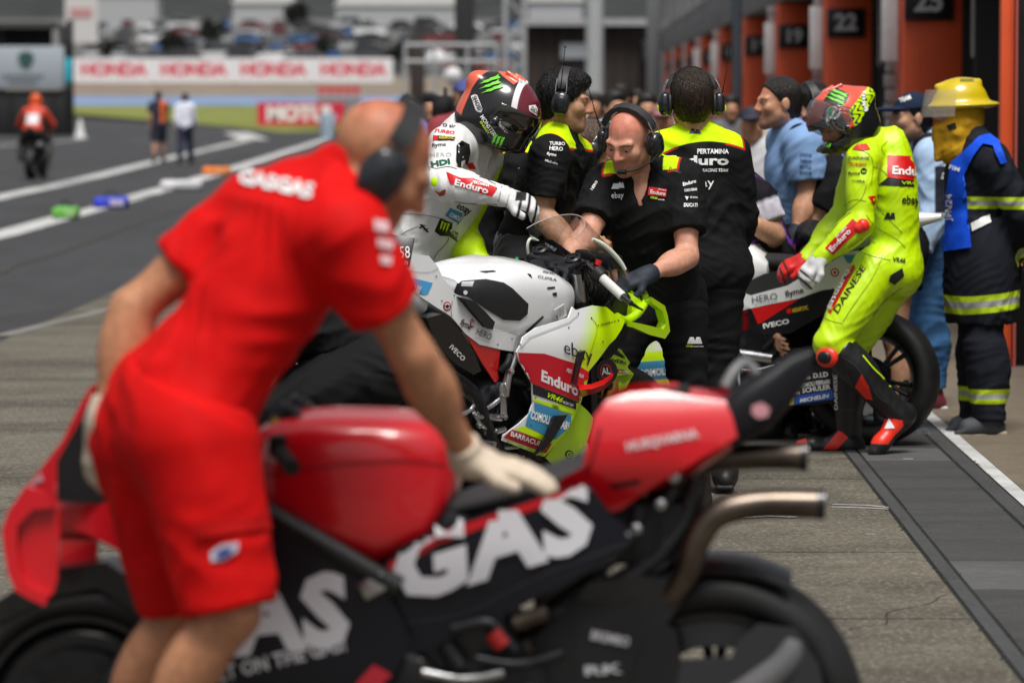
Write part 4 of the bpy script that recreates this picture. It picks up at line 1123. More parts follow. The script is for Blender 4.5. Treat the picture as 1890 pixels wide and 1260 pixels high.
def sheet(fr, name, rows, m, parent, th=.004, world=False, smooth=60):
    """curved sheet from rows of points with a little thickness"""
    W_ = [[A(*p) if world else fr(A(*p)) for p in r] for r in rows]
    n, k = len(W_), len(W_[0]); v = [p for r in W_ for p in r]; f = []
    nn = []
    for i in range(n):
        for j in range(k):
            a = W_[min(i + 1, n - 1)][j] - W_[max(i - 1, 0)][j]; b = W_[i][min(j + 1, k - 1)] - W_[i][max(j - 1, 0)]
            nn.append(nrm(np.cross(a, b)))
    v2 = [p - q * th for p, q in zip(v, nn)]
    N = n * k
    for i in range(n - 1):
        for j in range(k - 1):
            q = (i * k + j, i * k + j + 1, (i + 1) * k + j + 1, (i + 1) * k + j)
            f.append(q); f.append(tuple(a + N for a in reversed(q)))
    for i in range(n - 1):
        for j in (0, k - 1): f.append((i * k + j, (i + 1) * k + j, (i + 1) * k + j + N, i * k + j + N))
    for j in range(k - 1):
        for i in (0, n - 1): f.append((i * k + j, i * k + j + 1, i * k + j + 1 + N, i * k + j + N))
    return MB().add(v + v2, f).build(name, m, parent, smooth=smooth)
def chassis(fr, b, steer=0., wheels=True, wb=1.42, fz=.305, rz=.33, lowdetail=False, forkm=None, cap_m=None, z_top=1.02, x_top=.97, ew=.17, bars=True, rspokes=5):
    """running gear shared by the race bikes"""
    if wheels:
        wheel(fr, (0, 0, rz), rz, .20, b, disc=1, spokes=rspokes)
        wheel(fr, (wb, 0, fz), fz, .125, b, steer=steer, disc=2)
    dm = m_dkmetal(); bl = m_blackmat()
    # swingarm, both legs, joined at the pivot
    for s in (-1, 1):
        panel(fr, 'swingarm', [(-.06, rz - .035), (-.06, rz + .04), (.18, rz + .085), (.40, rz + .13), (.52, rz + .12), (.52, rz - .0), (.38, rz - .02), (.15, rz - .04)], lambda x, z, s=s: s * (.125 + .02 * (x < .2)), m_black(), b, th=.035, mirror=False)
    # engine: cases, cylinders, clutch cover, sump
    shell(fr, 'engine', [(.42, .36, .50, .10), (.48, .27, .62, .16), (.62, .22, .66, .175), (.80, .20, .60, .175), (.92, .22, .52, .16), (1.0, .28, .46, .12)], dm, b, e=3.5)
    for s in (-1, 1):
        MB().lathe([(.001, .03), (.07, .03), (.085, .018), (.09, 0), (.09, -.03)], fr(A(.68, s * .185, .40)), fr.R @ A(0, s, 0), 28).build('engine_cover', m_blackmat(), b)
        for q in range(6):
            a = 2 * pi * q / 6; MB().lathe([(.006, .0), (.006, .024)], fr(A(.68 + .078 * cos(a), s * .185, .40 + .078 * sin(a))), fr.R @ A(0, s, 0), 8).build('bolt', m_metal(), b)
    if not lowdetail:
        lbox(fr, 'cylinder_bank', (.86, 0, .60), (.10, .13, .10), dm, b, .02, roty(.5)); lbox(fr, 'cylinder_bank', (.60, 0, .70), (.08, .12, .09), dm, b, .02, roty(-.3))
        lbox(fr, 'radiator', (1.10, 0, .56), (.02, .15, .19), m_dkmetal(), b, .008, roty(-.18))
        for s in (-1, 1):
            pipe(fr, 'hose', [(1.04, s * .12, .70), (.98, s * .17, .66), (.86, s * .18, .55), (.80, s * .16, .44)], .014, bl, b)
            pipe(fr, 'cable', [(.95, s * .11, .92), (.85, s * .15, .80), (.72, s * .16, .72), (.60, s * .13, .6)], .006, bl, b)
    # aluminium beam frame
    for s in (-1, 1):
        panel(fr, 'frame_beam', [(1.0, .93), (.94, .97), (.80, .82), (.56, .66), (.48, .48), (.42, .34), (.47, .32), (.58, .46), (.66, .56), (.86, .70), (.98, .82)], lambda x, z, s=s: s * (.10 + .07 * min(1, max(0, (1.0 - x) / .35))), m_black(), b, th=.03, mirror=False)
    # fork
    fx, fzz = wb, fz
    top = A(x_top, 0, z_top)
    dirv = nrm(A(x_top, 0, z_top) - A(wb - .01, 0, fz))
    Rz = rotz(steer)
    piv = A(x_top - .03, 0, z_top)
    for s in (-1, 1):
        off = (Rz @ A(.0, s * .105, 0))
        p0 = top + off + dirv * .02; p1 = A(wb, 0, fz) + off
        mid = lerp(p0, p1, .50)
        pipe(fr, 'fork_tube', [p0, mid], .029, forkm or m_gold(), b, 18)
        pipe(fr, 'fork_slider', [mid, p1 + A(.0, 0, -.03)], [.022, .026], m_dkmetal(), b, 16)
        MB().lathe([(.031, -.02), (.033, -.004), (.033, .012), (.024, .016), (.022, .011), (.010, .012), (.010, .018), (.001, .018)], fr(p0), fr.R @ dirv, 24).build('fork_cap', cap_m or m_dkmetal(), b)
        lbox(fr, 'brake_caliper', p1 + A(-.10, s * -.0, .05), (.045, .028, .06), m_blackmat(), b, .012)
        if bars:
            q0 = top + off * 1.25 - dirv * .05; d = Rz @ nrm(A(-.34, s * .92, -.18))
            pipe(fr, 'handlebar', [q0, q0 + d * .20], .012, m_dkmetal(), b)
            MB().tube([fr(q0 + d * .10), fr(q0 + d * .215)], .0185, 14).build('handlebar_grip', m_rubber(), b)
            pipe(fr, 'brake_lever', [q0 + d * .06 + A(.03, 0, .01), q0 + d * .10 + A(.06, 0, 0), q0 + d * .2 + A(.055, 0, -.012)], .006, m_dkmetal(), b)
            lbox(fr, 'switch_block', q0 + d * .075 + A(0, 0, .012), (.018, .022, .02), m_blackmat(), b, .005)
    for dz in (-.005, -.17):
        c_ = top - A(.03, 0, 0) + dirv * dz
        mb = MB().box(fr(c_), (.035, .14, .014), fr.R @ Rz @ roty(-.35), .01); mb.build('fork_clamp', m_dkmetal(), b)
    # foot rests
    for s in (-1, 1):
        MB().tube([fr(A(.40, s * .17, .40)), fr(A(.40, s * .26, .405))], .011, 12).build('foot_rest', m_metal(), b)
        panel(fr, 'foot_rest_plate', [(.50, .52), (.46, .55), (.37, .44), (.36, .38), (.42, .36), (.46, .40)], lambda x, z, s=s: s * .165, m_dkmetal(), b, th=.008, mirror=False)
        pipe(fr, 'pedal', [(.44, s * .18, .39), (.52, s * .2, .37), (.60, s * .21, .37)], .007, m_metal(), b)
    # chain on the left
    ch = MB(); import itertools
    for i in range(26):
        for z0, z1, r0 in ((rz + .085, .47, 0), (rz - .085, .40, 0)):
            x = .02 + .40 * i / 25; z = z0 + (z1 - z0) * i / 25
            ch.box(fr(A(x, .075, z)), (.0075, .009, .008), fr.R)
    ch.build('chain', m_gold(), b, smooth=None)['kind'] = 'stuff'
    MB().lathe([(.04, -.004), (.094, -.004), (.094, .004), (.04, .004)], fr(A(0, .075, rz)), fr.R @ A(0, 1, 0), 32, closed=True).build('sprocket', m_dkmetal(), b)

# ---- the white and lime bike in the middle
TH = radians(50)
YC = 15.08
capw = P(1030, 479, YC)
FM = Frame(capw - A(cos(TH), sin(TH), 0) * .97 - A(0, 0, capw[2]), A(cos(TH), sin(TH), 0), lean=radians(-8))
FM.O = FM.O + (capw - FM(A(.97, 0, capw[2])))
def C3(cx, cy): return (700 + cx / 2.863, 440 + cy / 2.863)
def C3s(*q): return [C3(*p) for p in q]
def middle_bike():
    fr = FM
    b = thing('motorcycle', 'white and lime yellow racing motorcycle held by the bald mechanic', 'motorcycle', fr(A(.7, 0, 0)), 'racing motorcycles in the pit lane')
    zt = capw[2]
    def HP(px, py, y=-.2): return fr(fr.hit(px, py, lambda x, z: y))
    chassis(fr, b, steer=radians(-12), z_top=zt, x_top=.97, cap_m=m_black(), forkm=m_black(), bars=False)
    white = mat('white gloss bodywork', (.76, .77, .78), .22, coat=.5, var=.03)
    lime = mat('lime gloss bodywork', (.47, .75, .004), .22, coat=.5)
    def grad(x, z): return (x - .84 - .67 * (z - .72)) * 3
    wl = mat('white to lime gloss bodywork', (.76, .77, .78), .2, coat=.5, layers=[('grad', LIME, .16)])
    blk = m_black()
    redp = ink((.55, .008, .02), 'gloss red')
    def yf(x, z): return -(.255 - .55 * max(0, x - 1.08) ** 1.5 - .5 * max(0, .42 - z) ** 1.3 - .35 * max(0, z - .78) - .10 * max(0, .75 - x))
    # main side fairing
    fa = panel(fr, 'side_fairing', None, yf, wl, b, pix=C3s((725, 600), (760, 522), (830, 472), (1000, 420), (1022, 362), (1040, 380), (1130, 355), (1200, 362), (1255, 408), (1300, 432), (1285, 470), (1215, 562), (1150, 650), (1108, 700), (1105, 740), (1075, 832), (1065, 872), (1010, 980), (930, 1088), (872, 1152),
               (650, 1068), (655, 1040), (740, 978), (790, 930), (812, 870), (806, 762), (742, 652)), attrs=dict(grad=grad))
    f0 = fa[0]
    patch(f0, C3s((724, 602), (872, 608), (1035, 660), (1106, 704), (1104, 742), (1066, 866), (930, 812), (806, 764), (742, 655)), redp, 'printed_band', .0015)
    patch(f0, C3s((808, 766), (930, 814), (1065, 868), (1052, 908), (930, 862), (812, 822)), BLKI, 'printed_band', .0015)
    patch(f0, C3s((812, 840), (930, 880), (1048, 912), (1040, 930), (930, 900), (812, 856)), LIMEI, 'printed_stripe', .0015)
    patch(f0, C3s((804, 862), (930, 902), (1036, 938), (985, 1015), (925, 1062), (770, 988)), BLUI, 'printed_band', .0015)
    patch(f0, C3s((762, 990), (920, 1066), (905, 1082), (715, 1008)), LIMEI, 'printed_stripe', .0015)
    patch(f0, C3s((700, 1008), (912, 1082), (880, 1134), (655, 1050)), ink((.42, .01, .02)), 'printed_band', .0015)
    patch(f0, C3s((652, 1058), (872, 1138), (866, 1150), (650, 1070)), LIMEI, 'printed_stripe', .0015)
    text(f0, 'ebay', C3(975, 605), C3(1125, 655), 26, BLKI, bold=.0, up=(-.05, -1))
    text(f0, 'PERTAMINA', C3(985, 702), C3(1075, 738), 7, WHT, bold=.02); text(f0, 'Enduro', C3(853, 748), C3(1050, 832), 20, WHT, bold=.04, up=(.05, -1))
    text(f0, 'VR46', C3(882, 836), C3(962, 866), 9, LIMEI, bold=.03, shear=.2); text(f0, 'RACING TEAM', C3(966, 868), C3(1020, 888), 5, WHT, shear=.2)
    text(f0, 'COMOLI FERRARI', C3(795, 948), C3(995, 1012), 15, WHT, bold=.05, up=(.2, -1)); text(f0, 'BARRACUDA', C3(690, 1040), C3(882, 1108), 9, WHT, bold=.03, up=(.25, -1))
    text(f0, 'F. DIGGIA', C3(1155, 466), C3(1222, 448), 4, BLKI, bold=.02)
    patch(f0, C3s((1226, 447), (1232, 445), (1234, 436), (1228, 438)), ink((.0, .3, .08)), 'flag'); patch(f0, C3s((1240, 443), (1246, 441), (1248, 432), (1242, 434)), REDI, 'flag')
    # recessed line along the upper fairing edge
    patch(f0, C3s((745, 575), (790, 520), (1000, 440), (1050, 400), (1055, 406), (1005, 450), (798, 530), (752, 580)), ink((.5, .51, .52)), 'panel_joint', .001)
    screws(f0, C3s((745, 560), (1050, 396), (1262, 432), (880, 800), (825, 840), (1060, 850), (800, 985), (700, 1030), (860, 1130), (1000, 470), (1120, 420), (1180, 545)), ink((.08, .08, .085)), 1.6)
    seam(f0, C3s((1120, 420), (1150, 470), (1130, 560), (1100, 640)), ink((.25, .33, .03)), .9, 'panel_joint'); seam(f0, C3s((660, 1072), (760, 1100), (868, 1146)), ink((.1, .1, .1)), .9, 'panel_joint')
    # belly in front of the wheel
    def yb(x, z): return -(.20 - .8 * max(0, x - 1.0) ** 1.4 - .25 * max(0, .35 - z))
    lo = panel(fr, 'belly_fairing', None, yb, lime, b, pix=C3s((1065, 878), (1132, 948), (1125, 995), (1080, 1110), (1010, 1180), (935, 1208), (880, 1160), (930, 1085), (1010, 978)))
    x, y = C3(1003, 1140); patch(lo[0], [(x + 7.5 * cos(a * pi / 7), y + 8 * sin(a * pi / 7)) for a in range(14)], BLKI, 'emblem'); patch(lo[0], [(x + 5.5 * cos(a * pi / 7), y + 6 * sin(a * pi / 7)) for a in range(14)], LIMEI, 'emblem', .003)
    text(lo[0], 'C', (x - 3, y + 3), (x + 3, y + 3), 7, BLKI, bold=.03, off=.0045); text(lo[0], 'MOTOCORSE', C3(962, 1182), C3(1010, 1160), 3, BLKI)
    cl = panel(fr, 'belly_pan', [(.62, .30), (1.02, .24), (1.08, .12), (.95, .09), (.66, .10), (.56, .18)], lambda x, z: -(.19 - .5 * max(0, .25 - z)), blk, b)
    claw(cl[0], *C3(706, 1140), 14, 15, radians(15), GREENI, off=.003)
    # carbon strakes standing off the fairing
    for q in (((1048, 640), (1062, 600), (1092, 592), (1062, 690), (1042, 782), (1022, 770)), ((918, 960), (930, 938), (996, 930), (945, 1020), (880, 1110), (826, 1142), (868, 1072))):
        panel(fr, 'air_strake', None, lambda x, z: yf(x, z) - .035, blk, b, th=.012, pix=C3s(*q))
    # red side wing
    sheet(fr, 'side_wing', [[HP(*C3(*q), y) for q, y in row] for row in (
        [((1052, 772), -.25), ((1120, 768), -.29), ((1185, 745), -.32), ((1236, 708), -.34)], [((1056, 800), -.29), ((1122, 795), -.35), ((1188, 772), -.37), ((1234, 730), -.37)], [((1064, 838), -.26), ((1130, 820), -.30), ((1190, 800), -.33), ((1226, 758), -.34)])], mat('red gloss wing', (.6, .01, .012), .25, coat=.5), b, th=.01, world=True)
    # nose rim and winglet loop
    pipe(fr, 'nose_rim', [HP(*C3(*q), y) for q, y in (((1255, 412), -.2), ((1300, 432), -.19), ((1362, 398), -.16), ((1398, 350), -.12), ((1405, 300), -.08), ((1382, 262), -.02), ((1330, 200), .06))], [.016, .017, .018, .017, .014, .010, .008], lime, b, world=True, n=10)
    lp = [(1396, 300), (1468, 346), (1484, 400), (1496, 480), (1470, 520), (1390, 500), (1305, 462), (1308, 434), (1390, 452), (1462, 470), (1474, 440), (1455, 372), (1402, 335)]
    panel(fr, 'winglet', None, lambda x, z: -.20, lime, b, th=-.04, pix=C3s(*lp), mirror=False)
    panel(fr, 'winglet', [tuple(fr.hit(*C3(*q), lambda x, z: -.20)[[0, 2]]) for q in lp], lambda x, z: .20, lime, b, th=-.04, mirror=False)
    # nose in front of the screen, black inside of the cockpit
    shell(fr, 'nose_cone', [(1.28, .80, .93, .15), (1.38, .79, .93, .12), (1.45, .80, .90, .075), (1.48, .83, .87, .03)], lime, b, e=2.4)
    for s_ in (-1, 1): panel(fr, 'cockpit_lining', [(1.02, .72), (1.0, .86), (1.12, .94), (1.25, .94), (1.36, .88), (1.3, .74), (1.15, .68)], lambda x, z, s_=s_: s_ * (.19 - .35 * max(0, x - 1.1)), m_blackmat(), b, mirror=False)
    lbox(fr, 'instrument_bracket', (1.20, 0, .90), (.10, .08, .05), m_blackmat(), b, .02)
    # windscreen: curved clear sheet with white edge
    rows = []
    for i in range(9):
        t = i / 8; row = []
        for k in range(17):
            a = radians(-84 + 168 * k / 16)
            hw = .185 - .06 * t ** 1.5; ln = .28 - .10 * t
            row.append(A(1.09 - .20 * t ** 1.2 + ln * cos(a) * (1 - .10 * t), hw * sin(a), zt - .07 + .245 * t - .13 * t * (1 - cos(a)) * .6))
        rows.append(row)
    sheet(fr, 'windscreen', rows, m_glass(), b, th=.003)
    edge = [fr(r) for r in rows[-1]]
    pipe(fr, 'windscreen_edge', edge, .0018, mat('screen edge', (.35, .36, .37), .3), b, world=True, smooth=2, n=8)
    pipe(fr, 'windscreen_seal', [HP(*q, -.13 - .012 * i) for i, q in enumerate(((1094, 441), (1112, 451), (1131, 468), (1145, 484), (1154, 498)))], [.006, .010, .011, .010, .007], mat('white rubber seal', (.66, .70, .60), .4), b, world=True, n=10)
    pipe(fr, 'windscreen_seal', [HP(*q, .19) for q in ((975, 470), (974, 450), (982, 440), (1002, 452), (1040, 476))], .006, mat('white rubber seal', (.66, .70, .60), .4), b, world=True, n=8)
    dash = MB().prism([HP(*q, .16) for q in ((980, 446), (1010, 442), (1058, 476), (1050, 486), (990, 470))], fr.R @ A(.03, 0, 0)).build('dash_screen', mat('dash glass', (.01, .01, .012), .08, coat=.6), b, smooth=None)
    text(dash, 'WRS', (1003, 452), (1024, 464), 6, ink((.5, .5, .55)), shear=.2)
    # tank
    def tk(px, y=-.15): return fr.hit(*C3(*px), lambda x, z: y)
    z_ = lambda px: tk(px)[2]
    tank = shell(fr, 'fuel_tank', [(.27, z_((400, 300)) - .02, z_((400, 232)), .115), (.31, z_((400, 300)) - .09, z_((410, 205)), .165), (.42, .76, z_((500, 180)) + .01, .185), (.56, .72, z_((650, 165)) + .02, .195), (.70, .72, z_((800, 165)) + .015, .195), (.82, .75, z_((900, 180)), .18), (.91, .80, z_((960, 225)), .155), (.95, .85, z_((975, 280)), .12)], white, b, e=3.2, n=44)
    patch(tank, C3s((394, 288), (412, 240), (436, 226), (560, 216), (655, 234), (700, 262), (786, 345), (782, 398), (742, 434), (655, 430), (560, 372), (470, 308)), mat('matt black tank pad', (.010, .010, .011), .75), 'tank_pad', .003)
    patch(tank, C3s((436, 232), (500, 228), (492, 256), (432, 252)), GRYI, 'label', .0045)
    x, y = C3(456, 285); patch(tank, [(x + 4 * cos(a * pi / 5), y + 4 * sin(a * pi / 5)) for a in range(10)], WHT, 'emblem', .0045)
    for q in (((885, 258), (925, 254), (928, 264), (890, 268)), ((912, 288), (935, 284), (938, 305), (918, 302)), ((525, 175), (600, 170), (620, 176), (560, 182)), ((770, 490), (862, 408), (870, 416), (785, 496))): patch(tank, C3s(*q), BLKI, 'vent_slot', .002)
    text(tank, 'CUPRA', C3(835, 208), C3(935, 228), 5, BLKI, bold=.01)
    patch(tank, C3s((780, 185), (800, 190), (808, 212), (790, 198)), BLKI, 'emblem')
    text(tank, 'VR46 RACING', C3(860, 182), C3(950, 196), 4, BLKI)
    pl = panel(fr, 'label_plate', None, lambda x, z: -.21, mat('label card', (.66, .67, .67), .5), b, th=.003, pix=C3s((925, 378), (978, 345), (992, 408), (950, 438)), mirror=False)[0]
    for i in range(4): text(pl, 'TP PIN 46', C3(936, 388 + 12 * i), C3(976, 362 + 12 * i), 2.6, BLKI)
    # seat and side cowl
    def ys(x, z): return -(.185 - .18 * max(0, .12 - x) - .10 * max(0, z - .86))
    cowl = panel(fr, 'seat_cowl', None, ys, white, b, pix=C3s((-40, 40), (75, 78), (165, 82), (262, 92), (310, 150), (340, 215), (400, 292), (440, 312), (500, 400), (560, 470), (620, 492), (690, 508), (748, 520), (722, 592), (700, 596), (640, 586), (530, 560), (455, 502), (380, 412), (300, 362), (210, 302), (120, 232), (-40, 150)))
    patch(cowl[0], C3s((60, 178), (120, 195), (282, 235), (256, 292), (180, 312), (120, 255), (40, 200)), ink((.06, .36, .70)), 'printed_band'); text(cowl[0], 'COMOLI FERRARI', C3(10, 225), C3(205, 300), 17, WHT, bold=.05, off=.0035, shear=.15)
    x, y = C3(357, 358)
    for r_, mm, of in ((8.5, REDI, .0015), (6, WHT, .0025), (3.4, BLKI, .0035)): patch(cowl[0], [(x + r_ * .85 * cos(a * pi / 8), y + r_ * sin(a * pi / 8)) for a in range(16)], mm, 'emblem', of)
    text(cowl[0], 'flyme', C3(422, 452), C3(478, 482), 12, BLKI, bold=.02); x, y = C3(490, 448)
    patch(cowl[0], [(x + 4.2 * cos(a * pi / 7), y + 9 * sin(a * pi / 7)) for a in range(14)], ink((.55, .15, .2)), 'badge'); text(cowl[0], 'io', (x - 2.6, y + 3), (x + 2.8, y + 4), 7, WHT, off=.0035)
    text(cowl[0], 'HERO', C3(508, 505), C3(582, 538), 13, ink((.04, .045, .05)), bold=-.005); text(cowl[0], 'MOTO DIVERSIFIED', C3(505, 525), C3(578, 553), 2.6, GRYI)
    screws(cowl[0], C3s((300, 200), (330, 330), (395, 300), (470, 470), (625, 560), (700, 530), (130, 110)), ink((.08, .08, .085)), 1.6)
    seam(cowl[0], C3s((385, 330), (378, 380), (384, 412)), ink((.15, .15, .15)), 1.0, 'panel_joint'); seam(cowl[0], C3s((310, 160), (250, 180), (120, 170)), ink((.3, .3, .31)), .9, 'panel_joint')
    rc = panel(fr, 'frame_cover', None, lambda x, z: ys(x, z) + .004, mat('red gloss cover', (.58, .01, .012), .25, coat=.5), b, pix=C3s((457, 506), (530, 562), (640, 588), (628, 690), (632, 742), (612, 762), (545, 660)))
    seat = shell(fr, 'seat', [(-.12, .95, 1.0, .10), (.0, .90, .975, .125), (.14, .86, .93, .13), (.27, .82, .90, .12), (.36, .80, .88, .10)], mat('black seat foam', (.014, .014, .015), .8, bump=.3), b)
    panel(fr, 'knee_pad', None, lambda x, z: -.202, mat('black seat foam', (.014, .014, .015), .8, bump=.3), b, th=.03, pix=C3s((436, 312), (505, 332), (560, 385), (612, 442), (600, 482), (560, 468), (505, 402)))
    shell(fr, 'tail_cowl', [(-.36, 1.02, 1.06, .04), (-.28, .97, 1.10, .10), (-.14, .94, 1.10, .14), (-.02, .90, 1.06, .15), (.06, .88, 1.0, .15)], white, b)
    # black heat shield / silencer side with lettering
    ex = panel(fr, 'exhaust_shield', None, lambda x, z: -.20, m_black(), b, th=.05, pix=C3s((250, 420), (330, 400), (380, 425), (440, 500), (500, 600), (540, 700), (500, 720), (400, 660), (300, 560)))
    text(ex[0], 'IVECO', C3(366, 575), C3(438, 648), 9, WHT, bold=.02)
    pipe(fr, 'exhaust_pipe', [(.75, -.14, .3), (.60, -.17, .30), (.45, -.18, .42), (.30, -.19, .60), (.05, -.17, .72)], .035, m_dkmetal(), b)
    # rear set linkage in front of the dark engine
    for nm, pts, r in (('frame_strut', ((748, 522), (722, 620), (686, 712), (662, 830)), [.016, .012, .014, .018]), ('foot_rest_plate', ((662, 830), (640, 770), (650, 860), (655, 950)), .016), ('foot_rest_plate', ((510, 920), (580, 890), (635, 850)), .010), ('foot_rest', ((515, 935), (640, 948)), .014),
                       ('brake_pedal', ((490, 900), (540, 985), (610, 1020)), .009), ('brake_pedal', ((610, 1020), (660, 1010)), .014), ('pedal_link', ((430, 930), (480, 905), (500, 870)), .010)):
        pipe(fr, nm, [HP(*C3(*q), -.205) for q in pts], r, m_metal(), b, world=True)
    for q in ((645, 830), (655, 940), (500, 930), (690, 700), (520, 985)):
        c_ = HP(*C3(*q), -.22); MB().lathe([(.012, 0), (.012, .014), (.005, .014), (.005, .02)], c_, -fr.l * 1.0, 10).build('bolt', m_metal(), b)
    for q0, q1 in (((690, 620), (640, 700)), ((700, 750), (790, 770)), ((760, 800), (800, 900))):
        pipe(fr, 'engine_hose', [HP(*C3(*q0), -.19), HP(*C3((q0[0] + q1[0]) / 2 + 12, (q0[1] + q1[1]) / 2), -.205), HP(*C3(*q1), -.19)], .014, m_blackmat(), b, world=True)
    # left bar with white grip, right bar, controls
    YB = YC - .07
    pipe(fr, 'handlebar', [P(1085, 490, YB), P(1165, 560, YB - .17)], .011, m_dkmetal(), b, world=True)
    pipe(fr, 'handlebar_grip', [P(1111, 512, YB - .05), P(1150, 548, YB - .14)], .0185, mat('white ribbed grip', (.62, .62, .60), .6, bump=.8, bscale=260), b, world=True)
    pipe(fr, 'grip_collar', [P(1101, 503, YB - .03), P(1112, 513, YB - .05)], [.034, .030], m_blackmat(), b, world=True)
    text(b.children[-1], 'THUMB', (1099, 511), (1110, 500), 4, WHT) if False else None
    pipe(fr, 'lever_guard', [P(1150, 548, YB - .14), P(1168, 562, YB - .16), P(1186, 572, YB - .05)], [.012, .007, .004], m_black(), b, world=True)
    pipe(fr, 'clutch_lever', [P(1100, 505, YB + .02), P(1130, 530, YB + .0), P(1176, 566, YB - .08)], .005, m_metal(), b, world=True)
    MB().tube([P(1103, 489, YB - .02), P(1106, 480, YB - .02)], .012, 12).build('kill_switch', mat('red switch', (.6, .01, .02), .4), b)
    pipe(fr, 'handlebar', [P(985, 486, YC + .1), P(890, 490, YC + .26)], .012, m_dkmetal(), b, world=True)
    pipe(fr, 'handlebar_grip', [P(935, 490, YC + .18), P(886, 492, YC + .28)], .019, m_rubber(), b, world=True)
    pipe(fr, 'brake_lever', [P(960, 484, YC + .18), P(930, 478, YC + .25), P(892, 486, YC + .32)], .006, m_dkmetal(), b, world=True)
    lbx = MB().box(P(950, 484, YC + .12), (.03, .025, .022), fr.R, .006).build('switch_block', m_blackmat(), b)
    for q, c_ in (((954, 479), (.0, .35, .06)), ((953, 487), (.7, .3, .01)), ((1020, 480), (.65, .6, .02)), ((945, 481), (.02, .02, .02)), ((962, 489), (.4, .4, .4))):
        MB().tube([P(*q, YC + .09), P(q[0], q[1] - 1.5, YC + .07)], .007, 10).build('button', mat('button %d%d%d' % tuple(int(v * 99) for v in c_), c_, .4), b)
    top = MB(); top.prism([P(*q, YC - .03) for q in ((978, 484), (1000, 478), (1050, 484), (1085, 488), (1082, 498), (1040, 496), (990, 494))], A(.01, .08, .012)).build('top_clamp', m_dkmetal(), b, smooth=None)
    tp = b.children[-1] if False else None
    for px, py, dy in ((993, 473, .07), (1066, 481, -.07)):
        c_ = P(px, py, YC + dy)
        MB().lathe([(.031, -.10), (.031, -.03), (.036, -.028), (.036, -.012), (.033, -.010), (.034, .0), (.030, .004), (.025, .001), (.022, .004), (.012, .004), (.010, .008), (.001, .008)], c_, (0.06, -.12, 1), 28).build('fork_cap', m_black(), b)
        for k in range(6):
            a = k * pi / 3; MB().box(c_ + A(.017 * cos(a), .017 * sin(a), .004), (.004, .004, .002), rotz(a)).build('cap_notch', m_metal(), b)
        pipe(fr, 'fork_tube', [c_ - A(0, 0, .05), c_ + A(.012, .015, -.16)], .030, mat('fork chrome', (.35, .35, .36), .15, 1.), b, world=True)
        pipe(fr, 'fork_tube', [c_ + A(.012, .015, -.16), c_ + A(.035, .045, -.34)], .031, m_black(), b, world=True)
    MB().box(P(1085, 472, YC + .18), (.03, .05, .02), fr.R, .012).build('dash_mount', m_blackmat(), b); MB().box(P(1122, 482, YC + .12), (.05, .04, .03), fr.R, .015).build('dash_hood', m_blackmat(), b)
    sg = MB().box(P(1034, 483, YC + .0), (.012, .055, .004), fr.R @ rotz(.1), .003).build('clamp_plate', m_metal(), b)
    MB().lathe([(.018, 0), (.018, .012), (.010, .016), (.001, .016)], P(1022, 491, YC - .08), (0, 0, 1), 20).build('steering_nut', m_dkmetal(), b)
    for i in range(7):
        x0 = 1075 + 8 * i
        pipe(fr, 'cable', [P(x0, 492 + (i % 3) * 4, YC + .02), P(x0 + 14, 520 + i * 3, YC - .02), P(x0 + 6, 552 + i * 2, YC - .0)], .005, m_blackmat(), b, world=True)
    # front mudguard and brake duct
    for q in (((1222, 560), (1262, 590), (1300, 625), (1296, 655), (1250, 690), (1240, 730), (1290, 770), (1332, 740), (1345, 715), (1310, 680), (1325, 655), (1280, 590), (1230, 548)), ((1250, 700), (1340, 720), (1300, 800), (1270, 842), (1262, 770))):
        panel(fr, 'front_mudguard', None, lambda x, z: -.09, lime, b, th=.012, pix=C3s(*q))
    md = b.children[-2]
    x, y = C3(1196, 702); 
    duct = MB().lathe([(.001, .01), (.05, .01), (.055, 0), (.055, -.03)], HP(x, y, -.13), (.5, -.8, .05), 28).build('brake_duct', m_black(), b)
    for r_, mm, of in ((14, REDI, .0015), (11, BLKI, .0025)): patch(duct, [(x + r_ * .8 * cos(a * pi / 9), y + r_ * sin(a * pi / 9)) for a in range(18)], mm, 'emblem', of)
    text(duct, 'AL', (x - 8, y + 6), (x + 8, y + 4), 12, WHT, bold=.04, off=.0045)
    fd = panel(fr, 'mudguard_plate', None, lambda x, z: -.10, lime, b, th=.01, pix=C3s((1212, 600), (1300, 640), (1325, 715), (1240, 730)))[0]
    text(fd, 'HERO', C3(1225, 650), C3(1318, 672), 7, BLKI); patch(fd, C3s((1255, 690), (1318, 694), (1316, 714), (1252, 708)), ink((.4, .01, .02)), 'badge'); text(fd, 'ROSSI', C3(1262, 706), C3(1312, 710), 4, WHT, bold=.03, off=.0035)
    pipe(fr, 'fork_leg', [HP(*C3(1228, 740), -.1), HP(*C3(1205, 850), -.1)], .03, m_gold(), b, world=True)
    # small lap board on the tail
    bd = MB().box(P(738, 463, 14.1), (.046, .006, .058), rotx(-.35) @ roty(.15), .004).build('lap_board', mat('black board', (.012, .012, .013), .35), b)
    text(bd, '21:58', (714, 478), (757, 476), 23, WHT, bold=-.005, off=.003); text(bd, 'MONTERO', (712, 489), (753, 489), 7, WHT, bold=.0, off=.003)
    return b, fr
mid_bike = middle_bike()
